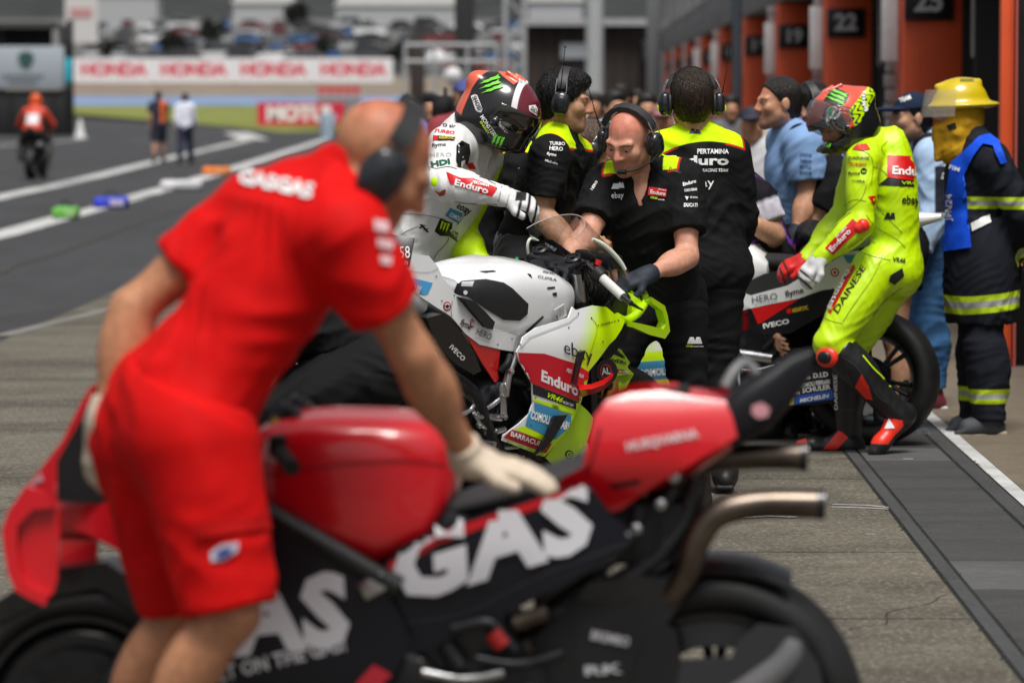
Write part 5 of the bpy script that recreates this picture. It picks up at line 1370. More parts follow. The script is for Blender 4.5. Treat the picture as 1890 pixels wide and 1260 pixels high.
# ---- the red bike close to the camera
def red_bike():
    o = P(1320, 1345, 8.5)
    fr = Frame(A(o[0], 8.5, 0), A(-1, .06, 0))
    b = thing('motorcycle', 'red and black racing motorcycle close to the camera pushed by the man in red', 'motorcycle', fr(A(.7, 0, 0)), 'racing motorcycles in the pit lane')
    chassis(fr, b, z_top=.98, x_top=.95)
    def E6(*q): return [(x / 2.0325, 640 + y / 2.0325) for x, y in q]
    def E7(*q): return [(800 + x / 2.25, 700 + y / 2.25) for x, y in q]
    red = mat('red gloss bodywork', (.62, .004, .012), .28, spec=.6, coat=.7, var=.03)
    nav = mat('dark navy gloss bodywork', (.006, .006, .011), .35, spec=.35, coat=.1)
    blk = m_black()
    ltr = ink((.66, .66, .70), 'letter grey')
    def H_(px, py, y): return fr(fr.hit(px, py, lambda x, z: y))
    z_ = lambda px, py, y=.1: fr.hit(px, py, lambda x, z: y)[2]
    x_ = lambda px, py, y=.1: fr.hit(px, py, lambda x, z: y)[0]
    # tank, wide and rounded, flat bright top
    secs = []
    for px, yb, yt, hw in ((840, 905, 850, .10), (828, 935, 800, .155), (790, 1010, 772, .19), (700, 1042, 764, .21), (600, 1020, 762, .21), (530, 975, 766, .195), (485, 950, 785, .17), (468, 930, 820, .12)):
        secs.append((x_(px, 900), z_(px, yb), z_(px, yt), hw))
    tank = shell(fr, 'fuel_tank', secs, red, b, e=5, n=48)
    text(tank, 'GG', (462, 858), (520, 850), 40, ink((.70, .45, .48)), bold=.06, step=14)
    shell(fr, 'seat', [(x_(820, 950) + .0, z_(820, 965), z_(830, 925), .10), (x_(900, 920), z_(900, 950), z_(900, 895), .13), (x_(1000, 890), z_(1000, 925), z_(1000, 868), .13), (x_(1085, 860), z_(1085, 905), z_(1085, 838), .11)], mat('dark grey seat foam', (.024, .024, .026), .75, bump=.3), b)
    # side panel with the large letters
    def ys(x, z): return .205
    sp = panel(fr, 'side_panel', None, ys, nav, b, pix=[(700, 1050), (742, 1010), (800, 975), (900, 945), (1020, 905), (1085, 890), (1128, 950), (1180, 990), (1100, 1040), (960, 1120), (800, 1195), (735, 1215), (712, 1150)])[0]
    patch(sp, [(715, 1040), (800, 985), (905, 950), (1080, 892), (1085, 905), (905, 968), (805, 1005), (722, 1060)], ink((.5, .004, .012), 'gloss red two'), 'printed_band', .0015, 14)
    text(sp, 'GAS', (730, 1112), (1096, 1000), 128, ltr, bold=.05, step=20, off=.007, up=(-.06, -1), space=1.08)
    ff = panel(fr, 'lower_fairing', None, lambda x, z: .235 - .3 * max(0, .4 - z), nav, b, pix=[(215, 960), (330, 985), (500, 960), (640, 1050), (720, 1100), (760, 1180), (700, 1300), (560, 1360), (380, 1350), (280, 1250), (300, 1100)])[0]
    up = panel(fr, 'upper_fairing', None, lambda x, z: .232 - .25 * max(0, x - 1.15), red, b, pix=[(225, 905), (330, 930), (470, 930), (500, 950), (640, 1045), (690, 1080), (700, 1110), (620, 1060), (500, 1040), (420, 1010), (300, 985), (240, 950)])[0]
    text(ff, 'GAS', (300, 1215), (648, 1182), 130, ltr, bold=.05, step=20, off=.005, up=(-.06, -1), space=1.08)
    text(ff, 'GET ON THE GAS!', (382, 1262), (640, 1198), 27, ltr, bold=.02, off=.003, step=14)
    patch(ff, [(655, 1262), (690, 1225), (718, 1240), (735, 1280), (690, 1300)], ink((.55, .02, .04)), 'emblem', .003, 14)
    # frame spar
    pipe(fr, 'frame_spar', [H_(470, 930, .22), H_(600, 1005, .225), H_(735, 1085, .22)], [.022, .024, .028], blk, b, world=True)
    lb = MB().box(H_(690, 1080, .24), (.03, .006, .02), fr.R @ roty(.5), .003).build('spar_plate', m_metal(), b)
    screws(sp, [(745, 1040), (860, 1165), (1010, 1090), (1160, 985), (1085, 905)], ink((.25, .25, .26)), 4)
    seam(sp, [(740, 1150), (860, 1130), (1000, 1060), (1160, 1000)], ink((.02, .02, .025)), 4, 'panel_joint'); seam(tank, [(480, 880), (600, 860), (740, 850), (830, 860)], ink((.25, .002, .005)), 4, 'panel_joint')
    for q, r, mm in ((((835, 1160), (905, 1150), (950, 1200)), .014, m_dkmetal()), (((880, 1215), (960, 1225), (1040, 1205)), .012, m_dkmetal()), (((820, 1190), (850, 1230)), .02, m_dkmetal()), (((910, 1165), (930, 1190)), .022, mat('red anodised part', (.5, .02, .02), .4)), (((780, 1240), (860, 1252), (930, 1240)), .010, m_metal()), (((950, 1150), (1010, 1130)), .02, m_ti())):
        pipe(fr, 'linkage_part', [H_(x, y, .21) for x, y in q], r, mm, b, world=True)
    # nose, winglet, screen
    nose = panel(fr, 'nose_fairing', None, lambda x, z: .20 - .45 * max(0, x - 1.2), red, b, pix=[(190, 700), (196, 740), (178, 775), (112, 842), (100, 905), (104, 922), (228, 934), (242, 1030), (200, 1005), (158, 984), (108, 965), (55, 940), (30, 945), (42, 903), (69, 872), (115, 812), (140, 760), (165, 715)], step=.035)[0]
    patch(nose, [(50, 880), (78, 872), (82, 886), (54, 895)], ink((.6, .3, .33)), 'badge', .003)
    panel(fr, 'cockpit_lining', None, lambda x, z: .13, m_blackmat(), b, pix=[(190, 690), (240, 740), (245, 930), (105, 925), (105, 850), (150, 770)])
    panel(fr, 'winglet', None, lambda x, z: .25, red, b, th=.02, pix=[(48, 896), (14, 945), (3, 979), (8, 1020), (14, 1055), (28, 1090), (60, 1108), (83, 1118), (100, 1090), (106, 1069), (110, 979), (106, 945), (84, 922)])
    panel(fr, 'winglet_rim', None, lambda x, z: .272, red, b, th=.03, pix=[(48, 896), (14, 945), (3, 979), (8, 1020), (14, 1055), (28, 1090), (60, 1108), (83, 1118), (90, 1098), (60, 1085), (38, 1065), (30, 1010), (32, 970), (60, 940), (100, 935), (84, 912)])
    sheet(fr, 'windscreen', [[A(1.18 - .05 * i, .16 * sin(a) * (1 - .1 * i), .93 + .075 * i) + A(.20 * cos(a), 0, 0) for a in [radians(-80 + 20 * k) for k in range(9)]] for i in range(4)], mat('smoked dark screen', (.10, .12, .16), .12, alpha=.7, coat=.5), b)
    shell(fr, 'nose_cone', [(1.18, .70, .93, .17), (1.32, .70, .90, .14), (1.44, .70, .85, .10), (1.54, .70, .78, .05)], red, b, e=2.5)
    panel(fr, 'front_mudguard', [(1.18, .46), (1.24, .58), (1.36, .66), (1.50, .64), (1.62, .56), (1.60, .52), (1.48, .58), (1.38, .60), (1.28, .54), (1.24, .44)], lambda x, z: .065, blk, b, th=.13, mirror=False)
    # tail unit
    def yt(x, z): return .172 - 4.0 * max(0, z - .95) ** 2 - .45 * max(0, .895 - z) - .10 * max(0, -.02 - x)
    tl = panel(fr, 'tail_fairing', None, yt, red, b, pix=[(1022, 902), (1040, 880), (1075, 862), (1082, 830), (1096, 769), (1118, 740), (1162, 725), (1221, 720), (1280, 732), (1339, 740), (1352, 770), (1361, 806), (1330, 825), (1295, 843), (1258, 868), (1221, 887), (1180, 915), (1150, 938), (1133, 946), (1100, 930), (1060, 915)])[0]
    text(tl, 'HUSQVARNA', (1158, 832), (1290, 806), 17, ink((.70, .60, .62)), bold=.03, step=14)
    patch(tl, [(1124, 893), (1180, 884), (1182, 892), (1130, 902)], ink((.02, .002, .003)), 'vent_slot', .0015, 14); seam(tl, [(1108, 790), (1092, 850), (1080, 872)], ink((.12, .002, .004)), 5, 'panel_joint')
    shell(fr, 'tail_cowl', [(x_(1100, 860), z_(1100, 900), z_(1100, 820), .10), (x_(1140, 860), z_(1140, 930), z_(1140, 752), .13), (x_(1200, 860), z_(1200, 915), z_(1200, 724), .14), (x_(1290, 860), z_(1290, 875), z_(1290, 724), .13), (x_(1350, 830), z_(1350, 835), z_(1350, 745), .11)], red, b, e=3)
    MB().box(H_(1246, 724, .06), (.032, .06, .014), fr.R, .006).build('tail_strap', m_blackmat(), b); MB().box(H_(1228, 718, .05), (.03, .04, .012), fr.R, .006).build('tail_strap', mat('red strap', (.4, .01, .02), .6), b)
    tb = shell(fr, 'tail_light_housing', [(x_(1336, 780), z_(1336, 838), z_(1336, 744), .10), (x_(1370, 780), z_(1370, 822), z_(1370, 708), .10), (x_(1420, 760), z_(1420, 796), z_(1420, 682), .08), (x_(1462, 740), z_(1462, 752), z_(1462, 656), .055), (x_(1500, 700), z_(1500, 694), z_(1500, 648), .03)], mat('black tail plastic', (.006, .006, .009), .5, spec=.3), b, e=4)
    patch(tb, [(1388, 748), (1405, 742), (1420, 752), (1416, 768), (1398, 772), (1386, 762)], ink((.6, .28, .32)), 'badge', .004)
    pipe(fr, 'tail_bracket', [H_(1338, 715, .05), H_(1356, 684, .03), H_(1376, 670, .0), H_(1396, 690, .0)], .013, mat('grey tail bracket', (.16, .16, .165), .5), b, world=True)
    # sub frame and tangle under the seat
    for q, r in ((((1290, 880), (1270, 960), (1200, 1040), (1080, 1110), (960, 1160)), .028), (((1250, 900), (1180, 990), (1080, 1060)), .02), (((1180, 930), (1150, 1000), (1000, 1100)), .03)):
        pipe(fr, 'subframe_tube', [H_(x, y, .08) for x, y in q], r, blk, b, world=True)
    lbox(fr, 'battery_box', (x_(1180, 980), 0, z_(1180, 985)), (.13, .10, .07), m_blackmat(), b, .02); lbox(fr, 'shock_absorber', (x_(1050, 1100), 0, z_(1050, 1090)), (.08, .09, .10), m_dkmetal(), b, .02)
    for q in ((1220, 930), (1175, 975), (1140, 1000), (1245, 880)): MB().lathe([(.012, 0), (.012, .012), (.004, .016)], H_(q[0], q[1], .13), fr.l, 10).build('bolt', m_metal(), b)
    # exhausts: the upper stub and the lower curved pipe
    pipe(fr, 'exhaust_pipe', [H_(1160, 1010, -.02), H_(1230, 905, -.04), H_(1300, 855, -.05), H_(1380, 842, -.05), H_(1478, 842, -.05)], [.028, .028, .029, .031, .031], m_ti(), b, world=True)
    pipe(fr, 'exhaust_pipe', [H_(1150, 1150, .06), H_(1225, 1110, .10), H_(1268, 1060, .14), H_(1284, 1005, .15), H_(1322, 950, .15), H_(1400, 930, .14), H_(1510, 930, .13)], [.028, .029, .030, .030, .031, .032, .033], m_ti(), b, world=True)
    for q, y in (((1478, 842), -.05), ((1510, 930), .13)):
        c_ = H_(q[0], q[1], y); MB().lathe([(.026, 0), (.034, 0), (.034, .018), (.026, .018)], c_ - A(.004, 0, 0), (1, 0, 0), 24, closed=True).build('exhaust_tip', m_black(), b)
    MB().lathe([(.001, .045), (.19, .045), (.205, .03), (.205, -.03), (.19, -.045), (.001, -.045)], fr(A(1.42, 0, .305)), fr.l, 36).build('wheel_cover', m_black(), b)
    # hugger over the rear wheel
    o2 = fr(A(0, 0, .33)); rows = []
    for i in range(12):
        a = radians(62 + 78 * i / 11); row = []
        for k in range(7):
            t = -1 + 2 * k / 6
            row.append(A(.37 * cos(pi - a) * -1 if False else .365 * cos(a) * -1 * -1, 0, 0))
        rows.append([A(-.36 * cos(pi - a) if False else .36 * cos(pi / 2 - (a - pi / 2)) * -1 if False else .36 * sin(a - pi / 2), .105 * (-1 + 2 * k / 6), .33 + (.36 - .035 * abs(-1 + 2 * k / 6) ** 2) * cos(a - pi / 2)) for k in range(7)])
    sheet(fr, 'hugger', rows, m_black(), b, th=.005)
    panel(fr, 'hugger_side', None, lambda x, z: .135, m_black(), b, th=.02, pix=[(1040, 1140), (1085, 1075), (1180, 1062), (1290, 1075), (1265, 1100), (1180, 1230), (1160, 1260), (1060, 1260)], mirror=False)
    hs = b.children[-1] if False else None
    ca = panel(fr, 'swingarm_guard', None, lambda x, z: .155, m_blackmat(), b, th=.02, pix=[(1060, 1150), (1170, 1110), (1180, 1190), (1150, 1300), (1060, 1300)], mirror=False)[0]
    text(ca, 'BREMBO', (1090, 1178), (1160, 1192), 18, ink((.4, .4, .42)), bold=.02, step=14); text(ca, 'RK', (1080, 1245), (1150, 1240), 18, ink((.4, .4, .42)), bold=.03, step=14)
    panel(fr, 'swingarm', None, lambda x, z: .15, m_blackmat(), b, th=.03, pix=[(980, 1180), (1060, 1110), (1180, 1125), (1248, 1165), (1256, 1215), (1240, 1330), (1200, 1400), (1000, 1330)], mirror=False)
    panel(fr, 'wheel_fairing', None, lambda x, z: .145, mat('dark grey wheel cover', (.022, .022, .024), .5), b, th=.02, pix=[(1240, 1218), (1350, 1214), (1362, 1180), (1400, 1152), (1470, 1162), (1512, 1230), (1530, 1320), (1490, 1420), (1300, 1420), (1230, 1330)], mirror=False)
    MB().lathe([(.155, .07), (.225, .06), (.225, -.06), (.155, -.07)], fr(A(0, 0, .33)), fr.l, 48, closed=True).build('rim_lip', m_black(), b)
    MB().lathe([(.02, .01), (.09, .02), (.10, .0), (.10, -.03)], fr(A(0, .12, .33)), fr.l, 28).build('wheel_cover', mat('grey wheel cover', (.10, .10, .105), .5), b)
    pipe(fr, 'wheel_arm', [fr(A(.0, .13, .33)), H_(1440, 1230, .13), H_(1465, 1180, .12)], [.05, .036, .03], mat('grey wheel cover', (.10, .10, .105), .5), b, world=True)
    return b
red_bike()

# ---- second white and red bike, side on behind the lime rider
def second_bike():
    o = P(1610, 705, 18.62); th = radians(18)
    fr = Frame(A(o[0], o[1], 0), A(-cos(th), sin(th), 0))
    b = thing('motorcycle', 'white and red racing motorcycle with its bare rear wheel behind the lime rider', 'motorcycle', fr(A(.7, 0, 0)), 'racing motorcycles in the pit lane')
    chassis(fr, b, z_top=1.0, x_top=.95, rspokes=6)
    white = mat('white gloss bodywork', (.76, .77, .78), .22, coat=.5, var=.03); redm = mat('red gloss cover', (.58, .01, .012), .25, coat=.5)
    blk = m_black()
    def Q5(*q): return [Y5(*p) for p in q]
    def ys(x, z): return .17
    sw = panel(fr, 'seat_cowl', None, ys, white, b, pix=Q5((150, 372), (165, 325), (188, 272), (235, 288), (300, 270), (420, 238), (470, 208), (575, 175), (640, 118), (720, 70), (780, 60), (800, 160), (700, 240), (585, 262), (480, 303), (320, 335)))[0]
    rd = panel(fr, 'frame_cover', None, ys, redm, b, pix=Q5((150, 374), (320, 337), (478, 306), (300, 420), (150, 488), (140, 450)))[0]
    bk = panel(fr, 'tail_undertray', None, lambda x, z: .168, nav2(), b, pix=Q5((480, 305), (600, 262), (720, 250), (700, 330), (590, 392), (430, 482), (160, 492), (300, 422)))[0]
    text(sw, 'HERO', Y5(245, 328), Y5(372, 306), 13, ink((.05, .055, .07)), bold=.0); text(sw, 'MOTO DIVERSIFIED', Y5(255, 338), Y5(372, 320), 2.5, GRYI); text(sw, 'flyme', Y5(412, 295), Y5(505, 272), 11, BLKI, bold=.02)
    x, y = Y5(660, 172)
    for r_, mm, of in ((8, REDI, .0015), (5.5, WHT, .0025), (3, REDI, .0035)): patch(sw, [(x + r_ * cos(a * pi / 8), y + r_ * sin(a * pi / 8)) for a in range(16)], mm, 'emblem', of)
    patch(sw, Q5((690, 60), (800, 60), (790, 150), (720, 120)), BLUI, 'printed_band'); text(bk, 'IVECO', Y5(300, 455), Y5(432, 428), 9, WHT, bold=.04)
    text(bk, 'AKRAPOVIC', Y5(446, 375), Y5(528, 358), 8, YELI, bold=.03); patch(bk, Q5((415, 356), (440, 352), (440, 378), (418, 380)), REDI, 'badge')
    shell(fr, 'seat', [(.02, .93, 1.0, .10), (.18, .88, .96, .12), (.38, .84, .92, .12), (.52, .85, .93, .09)], mat('black seat foam', (.014, .014, .015), .8, bump=.3), b)
    panel(fr, 'seat_edge', None, lambda x, z: .155, mat('black seat foam', (.014, .014, .015), .8, bump=.3), b, th=.05, pix=Q5((188, 268), (205, 225), (300, 180), (420, 152), (470, 165), (478, 205), (420, 236), (300, 268), (235, 286)))
    shell(fr, 'tail_cowl', [(.10, .92, 1.06, .14), (-.05, .98, 1.12, .13), (-.20, 1.05, 1.14, .09), (-.34, 1.10, 1.13, .03)], white, b)
    shell(fr, 'fuel_tank', [(.50, .80, .90, .12), (.58, .74, .97, .17), (.74, .72, 1.0, .19), (.88, .76, .98, .17), (.96, .82, .95, .12)], white, b, e=3)
    def yf(x, z): return .25 - .5 * max(0, x - 1.1) ** 1.4 - .3 * max(0, .4 - z)
    fo = [(1.42, .92), (1.25, .96), (1.02, .90), (.80, .78), (.66, .62), (.62, .48), (.60, .30), (.70, .14), (1.0, .12), (1.16, .28), (1.24, .5), (1.30, .7), (1.44, .84)]
    def grad(x, z): return (x - 1.05) * 3
    fa = panel(fr, 'side_fairing', fo, yf, mat('white to lime gloss bodywork', (.76, .77, .78)), b, attrs=dict(grad=grad))[0]
    for q, mm in ((((1180, 652), (1232, 645), (1236, 664), (1172, 668)), LIMEI), (((1172, 668), (1236, 664), (1240, 698), (1184, 702), (1168, 690)), BLUI), (((1184, 703), (1240, 699), (1242, 716), (1190, 718)), LIMEI)): patch(fa, q, mm, 'printed_band')
    text(fa, 'COMOLI', (1180, 695), (1232, 690), 13, WHT, bold=.05, off=.004)
    shell(fr, 'nose_cone', [(1.05, .80, .97, .19), (1.25, .80, .97, .16), (1.4, .80, .93, .11), (1.5, .82, .88, .04)], mat('lime gloss bodywork', LIME), b)
    sheet(fr, 'windscreen', [[A(1.12 - .05 * i, .16 * sin(a) * (1 - .1 * i), .96 + .07 * i) + A(.20 * cos(a), 0, 0) for a in [radians(-80 + 20 * k) for k in range(9)]] for i in range(4)], m_glass(), b)
    panel(fr, 'front_mudguard', [(1.18, .46), (1.24, .58), (1.36, .66), (1.50, .64), (1.62, .56), (1.60, .52), (1.48, .58), (1.38, .60), (1.28, .54), (1.24, .44)], lambda x, z: .065, mat('lime gloss bodywork', LIME), b, th=.13, mirror=False)
    sg = panel(fr, 'swingarm_guard', None, lambda x, z: .165, m_blackmat(), b, th=.02, pix=Q5((420, 650), (560, 640), (668, 640), (655, 830), (500, 845), (420, 845)), mirror=False)[0]
    for q in (('RCB', 465, 715, 538, 708, 6), ('D.I.D', 552, 705, 628, 696, 9), ('COMOLI FERRARI', 482, 752, 636, 732, 8), ('Beta', 430, 790, 484, 784, 8), ('SCHULER', 496, 780, 640, 760, 9)): text(sg, q[0], Y5(*q[1:3]), Y5(*q[3:5]), q[5], WHT, bold=.03)
    patch(sg, Q5((425, 800), (650, 765), (652, 812), (428, 842)), ink((.02, .09, .42)), 'badge', .003); patch(sg, Q5((425, 800), (452, 796), (452, 838), (428, 841)), YELI, 'badge', .004); text(sg, 'MICHELIN', Y5(484, 828), Y5(634, 802), 7, WHT, bold=.04, shear=.2, off=.0045)
    for q, r in (((180, 585), (345, 608)), .026), (((300, 560), (360, 510), (410, 512)), .014), (((350, 590), (400, 540), (430, 560)), .012):
        pipe(fr, 'swingarm_bracket', [fr(fr.hit(*Y5(*p), lambda x, z: .17)) for p in q], r, m_metal() if r > .02 else m_blackmat(), b, world=True)
    return b
def nav2(): return mat('dark gloss undertray', (.012, .012, .014), .3, coat=.4)

# ---- bike and rider leaving along the lane, far off
def track_bike():
    g = G(58, 332); fr = Frame(g, A(.03, 1, 0))
    b = thing('motorcycle', 'dark racing motorcycle with an orange helmeted rider riding away down the lane', 'motorcycle', fr(A(.7, 0, 0)), 'racing motorcycles in the pit lane')
    chassis(fr, b, lowdetail=True)
    blk = m_black()
    shell(fr, 'seat', [(-.2, .95, 1.06, .06), (.0, .86, 1.02, .13), (.3, .80, .92, .14), (.5, .74, 1.0, .17), (.8, .76, 1.02, .17), (.95, .8, .95, .12)], blk, b)
    panel(fr, 'side_fairing', [(1.42, .92), (1.25, .96), (1.02, .90), (.80, .78), (.62, .48), (.60, .20), (1.0, .14), (1.16, .28), (1.3, .7)], lambda x, z: .25 - .4 * max(0, x - 1.1), mat('dark red bodywork', (.09, .02, .02), .3, coat=.4), b)
    shell(fr, 'nose_cone', [(1.05, .80, 1.12, .19), (1.25, .80, 1.05, .16), (1.45, .80, .93, .10)], blk, b)
    u = lambda *v: fr(A(*v))
    J = dict(P=u(.16, 0, 1.02), N=u(.46, 0, 1.42), H=u(.58, 0, 1.56))
    for s, sg in (('L', 1), ('R', -1)):
        J.update({'S' + s: u(.46, sg * .19, 1.35), 'E' + s: u(.60, sg * .34, 1.12), 'W' + s: u(.84, sg * .27, 1.0), 'H' + s: u(.16, sg * .10, .98), 'K' + s: u(.50, sg * .28, .72), 'A' + s: u(.28, sg * .27, .44), 'T' + s: u(.44, sg * .27, .40)})
    body, J, pr, f_ = person('rider in orange and white leathers and orange helmet on the motorcycle riding away', J, (0, 1, -.15), vox=.014, detail=False, skin=skin_mat('tan'))
    N = J['N']
    m = mat('orange and white leathers', (.55, .05, .02), .5, layers=[('wh', (.62, .60, .62), .01), ('blk', (.02, .02, .02), .01), ('fluo', LIME, .01)])
    at = dict(wh=lambda p: np.minimum(.10 - np.abs(p[:, 2] - 1.22), .13 - np.abs((p - N) @ fr.l)), blk=lambda p: 1.0 - p[:, 2], fluo=lambda p: .05 - np.minimum(np.linalg.norm(p - J['EL'], axis=1), np.linalg.norm(p - J['ER'], axis=1)))
    sdf_obj('leather_suit', sel(pr, {'torso': .025, 'pelvis': .02, 'uarm': .02, 'farm': .02, 'thigh': .02, 'shin': .022}), .013, m, body, attrs=at)
    shoes(body, J, bshoe(), None, vox=.014)
    race_helmet(body, J['H'], f_['HR'], 1.05, mat('orange helmet', (.75, .10, .01), .3, coat=.3), mat('mirror visor', (.04, .036, .03)), vox=.012)
# ------------------------------------------------------------------ the people of the pit lane
def J_(Y, **k):
    """joints: name=(px, py[, dY]) in photo pixels at lane distance Y + dY"""
    return {n: P(v[0], v[1], Y + (v[2] if len(v) > 2 else 0)) for n, v in k.items()}
TEAM = 'team mechanics in black and lime shirts'
def yoke_attr(J, fr, front=.05, back=.05, side=.17, inner=.07, arc=0., off=.0):
    N, t, f_, l = J['N'] - fr['t'] * off, fr['t'], fr['fr'], fr['lat']
    def edge(p):
        q = p - N; z = q @ t; x = q @ l; f = q @ f_
        w_ = np.clip(f / .05 + .5, 0, 1)
        return z + (front * w_ + (back + arc * x * x) * (1 - w_)), np.abs(x), f
    def yoke(p):
        e, x, f = edge(p)
        return np.minimum(np.minimum(e, side - x), np.where(f > .0, x - inner, 1))
    def pipe(p):
        e, x, f = edge(p)
        b = np.minimum(.0045 - np.abs(e + .004), side + .002 - x)
        c = np.minimum(.0045 - np.abs(x - side - .003), e + .004)
        return np.maximum(np.where(x > inner + .02, b, -1), c)
    return dict(yoke=yoke, pipe=pipe)
def polo_mat(): return cloth_mat('black team polo', (.012, .012, .013), layers=[('yoke', LIME, .002), ('pipe', (.5, .03, .02), .002)], var=.2)
def dark_trousers(): return cloth_mat('black work trousers', (.011, .011, .012), var=.2)
def charcoal(): return cloth_mat('charcoal trousers', (.028, .029, .033), sheen=.3)
def bshoe(): return mat('black shoe leather', (.012, .012, .012), .45)
def bsole(): return mat('black shoe sole', (.010, .010, .010), .7)
def glove(body, J, pr, h, m, inf=.004, cuff=.04, name='glove', attrs=None):
    d = nrm(J['W' + h] - J['E' + h])
    return sdf_obj(name, sel(pr, {'hand' + h: inf, 'farm' + h: (inf + .005, [(J['W' + h] - d * cuff, -d)])}), .005, m, body, attrs=attrs)

def bald_mechanic():
    J = J_(15.85, P=(1222, 552, .06), N=(1188, 312, -.10), C=(1200, 400, -.08), H=(1162, 258, -.2), SR=(1118, 345, -.04), SL=(1262, 336, -.12),
           ER=(1083, 438, -.22), WR=(1034, 484, -.38), EL=(1268, 474, -.24), WL=(1194, 508, -.46), HR=(1168, 588), HL=(1258, 588), KR=(1122, 720, -.05), KL=(1274, 745),
           AR=(1116, 915, .05), AL=(1288, 915))
    body, J, pr, fr = person('bald mechanic in black polo with boom microphone holding the lime nosed motorcycle', J,
        (-.62, -1, -.58), (.10, 0, 1), hs=1.09, bw=1.07, vox=.005, skin=skin_mat('flushed', (.58, .28, .19), .35),
        group=TEAM, hands={'R': dict(curl=.9, n=(0, 0, 1), side=(0, -1, 0)), 'L': dict(curl=.95, d=(-.75, -.3, -.25), n=(.1, -.6, 1), side=(-.2, -1, -.3))})
    at = yoke_attr(J, fr, front=-.012, back=.05, side=.155, inner=.095)
    s = shirt(body, J, pr, fr, polo_mat(), sleeve=.66, hem=.10, vox=.006, attrs=at, seed=5, amp=.007, inf=.018, flare=.014, freq=50, vneck=.10)
    tr = trousers(body, J, pr, fr, dark_trousers(), waist=.02, inf=.010, shin=.022)
    shoes(body, J, bshoe(), bsole())
    gl = mat('navy work glove', (.010, .017, .030), .7, bump=.4, bscale=150)
    for h in 'LR': glove(body, J, pr, h, gl)
    headset(body, J['H'], fr['HR'], 1.09, boom=-1, antenna=1)
    text(s, 'ebay', (1128, 366), (1152, 365), 11, WHT, bold=.01)
    for a in ((1128, 349), (1138, 347)):
        patch(s, [(a[0], a[1]), (a[0] + 5, a[1] - 11), (a[0] + 9, a[1] - 5), (a[0] + 12, a[1] - 11), (a[0] + 15, a[1])], WHT, 'emblem')
    patch(s, [(1198, 345), (1231, 349), (1229, 364), (1196, 360)], REDI, 'badge', off=.002)
    text(s, 'Enduro', (1200, 357), (1228, 361), 7, WHT, bold=.03, off=.004); text(s, 'PERTAMINA', (1215, 350.5), (1229, 352.5), 2.5, WHT, off=.004)
    text(s, 'VR46', (1200, 366), (1213, 368), 4.5, LIMEI, bold=.03, shear=.2); text(s, 'RACING TEAM', (1214, 369), (1226, 370.5), 2.5, WHT)
    for q in (('Enduro', 1261, 344, 1285, 337, 7), ('COMOLI FERRARI', 1263, 354, 1286, 352, 5), ('CUPRA', 1273, 366, 1287, 366, 3.5), ('DUCATI', 1262, 382, 1287, 382, 7)):
        text(s, q[0], q[1:3], q[3:5], q[5], WHT, bold=.03, shear=.1)
    patch(s, [(1264, 362), (1271, 363), (1268, 370)], WHT, 'emblem')
    text(s, 'HERO', (1094, 352), (1104, 336), 5, WHT); text(s, 'TURBO', (1234, 313), (1256, 321), 5, BLKI, shear=.2)
    text(tr, 'VR46', (1266, 640), (1278, 640), 4, LIMEI, shear=.2); text(tr, 'RACING TEAM', (1279, 640), (1297, 640), 2.5, WHT)
    for a in (1268, 1280): patch(tr, [(a, 634), (a + 5, 622), (a + 9, 628), (a + 12, 622), (a + 16, 634)], WHT, 'emblem')
    return body
bald = bald_mechanic()

def back_mechanic():
    J = J_(16.4, P=(1306, 500, .0), N=(1283, 252, .04), H=(1276, 186, .02), SL=(1222, 284, -.02), SR=(1350, 287, .02), EL=(1208, 398, .05), ER=(1370, 402, .06),
           WL=(1245, 470, .3), WR=(1345, 480, .3), HL=(1270, 545), HR=(1326, 545), KL=(1272, 700), KR=(1326, 700), AL=(1265, 862, .05), AR=(1338, 862, -.05))
    body, J, pr, fr = person('dark haired mechanic seen from behind with large white lettering on his black jacket', J, (-.12, 1, -.06), hs=1.06, bw=1.1, vox=.007,
        skin=skin_mat('olive', (.50, .27, .16)), group=TEAM, detail=False)
    at = yoke_attr(J, fr, front=.0, back=.030, side=.185, inner=.08, arc=1.3)
    s = shirt(body, J, pr, fr, polo_mat(), hem=.14, vox=.0075, attrs=at, seed=9, amp=.008, inf=.02, longs=True, freq=48)
    trousers(body, J, pr, fr, dark_trousers(), waist=.0, inf=.012, shin=.022); shoes(body, J, bshoe(), bsole())
    hair_obj(body, J['H'], fr['HR'], 1.08, hair_mat('brown', (.028, .016, .010)))
    headset(body, J['H'], fr['HR'], 1.06, antenna=1, lime=True, band_back=.03)
    text(s, 'PERTAMINA', (1287, 284), (1345, 284), 9, WHT, bold=.02)
    text(s, 'Enduro', (1230, 304), (1345, 304), 17, WHT, bold=.035)
    text(s, 'VR46', (1240, 317), (1293, 317), 10, LIMEI, bold=.03, shear=.2); text(s, 'RACING TEAM', (1296, 317), (1344, 317), 6, WHT, shear=.2)
    text(s, 'ebay', (1268, 346), (1318, 344), 17, WHT, bold=.0)
    for a in (1272, 1281): patch(s, [(a, 247), (a + 4, 238), (a + 7, 243), (a + 9, 238), (a + 13, 247)], BLKI, 'emblem')
    return body
back_mechanic()

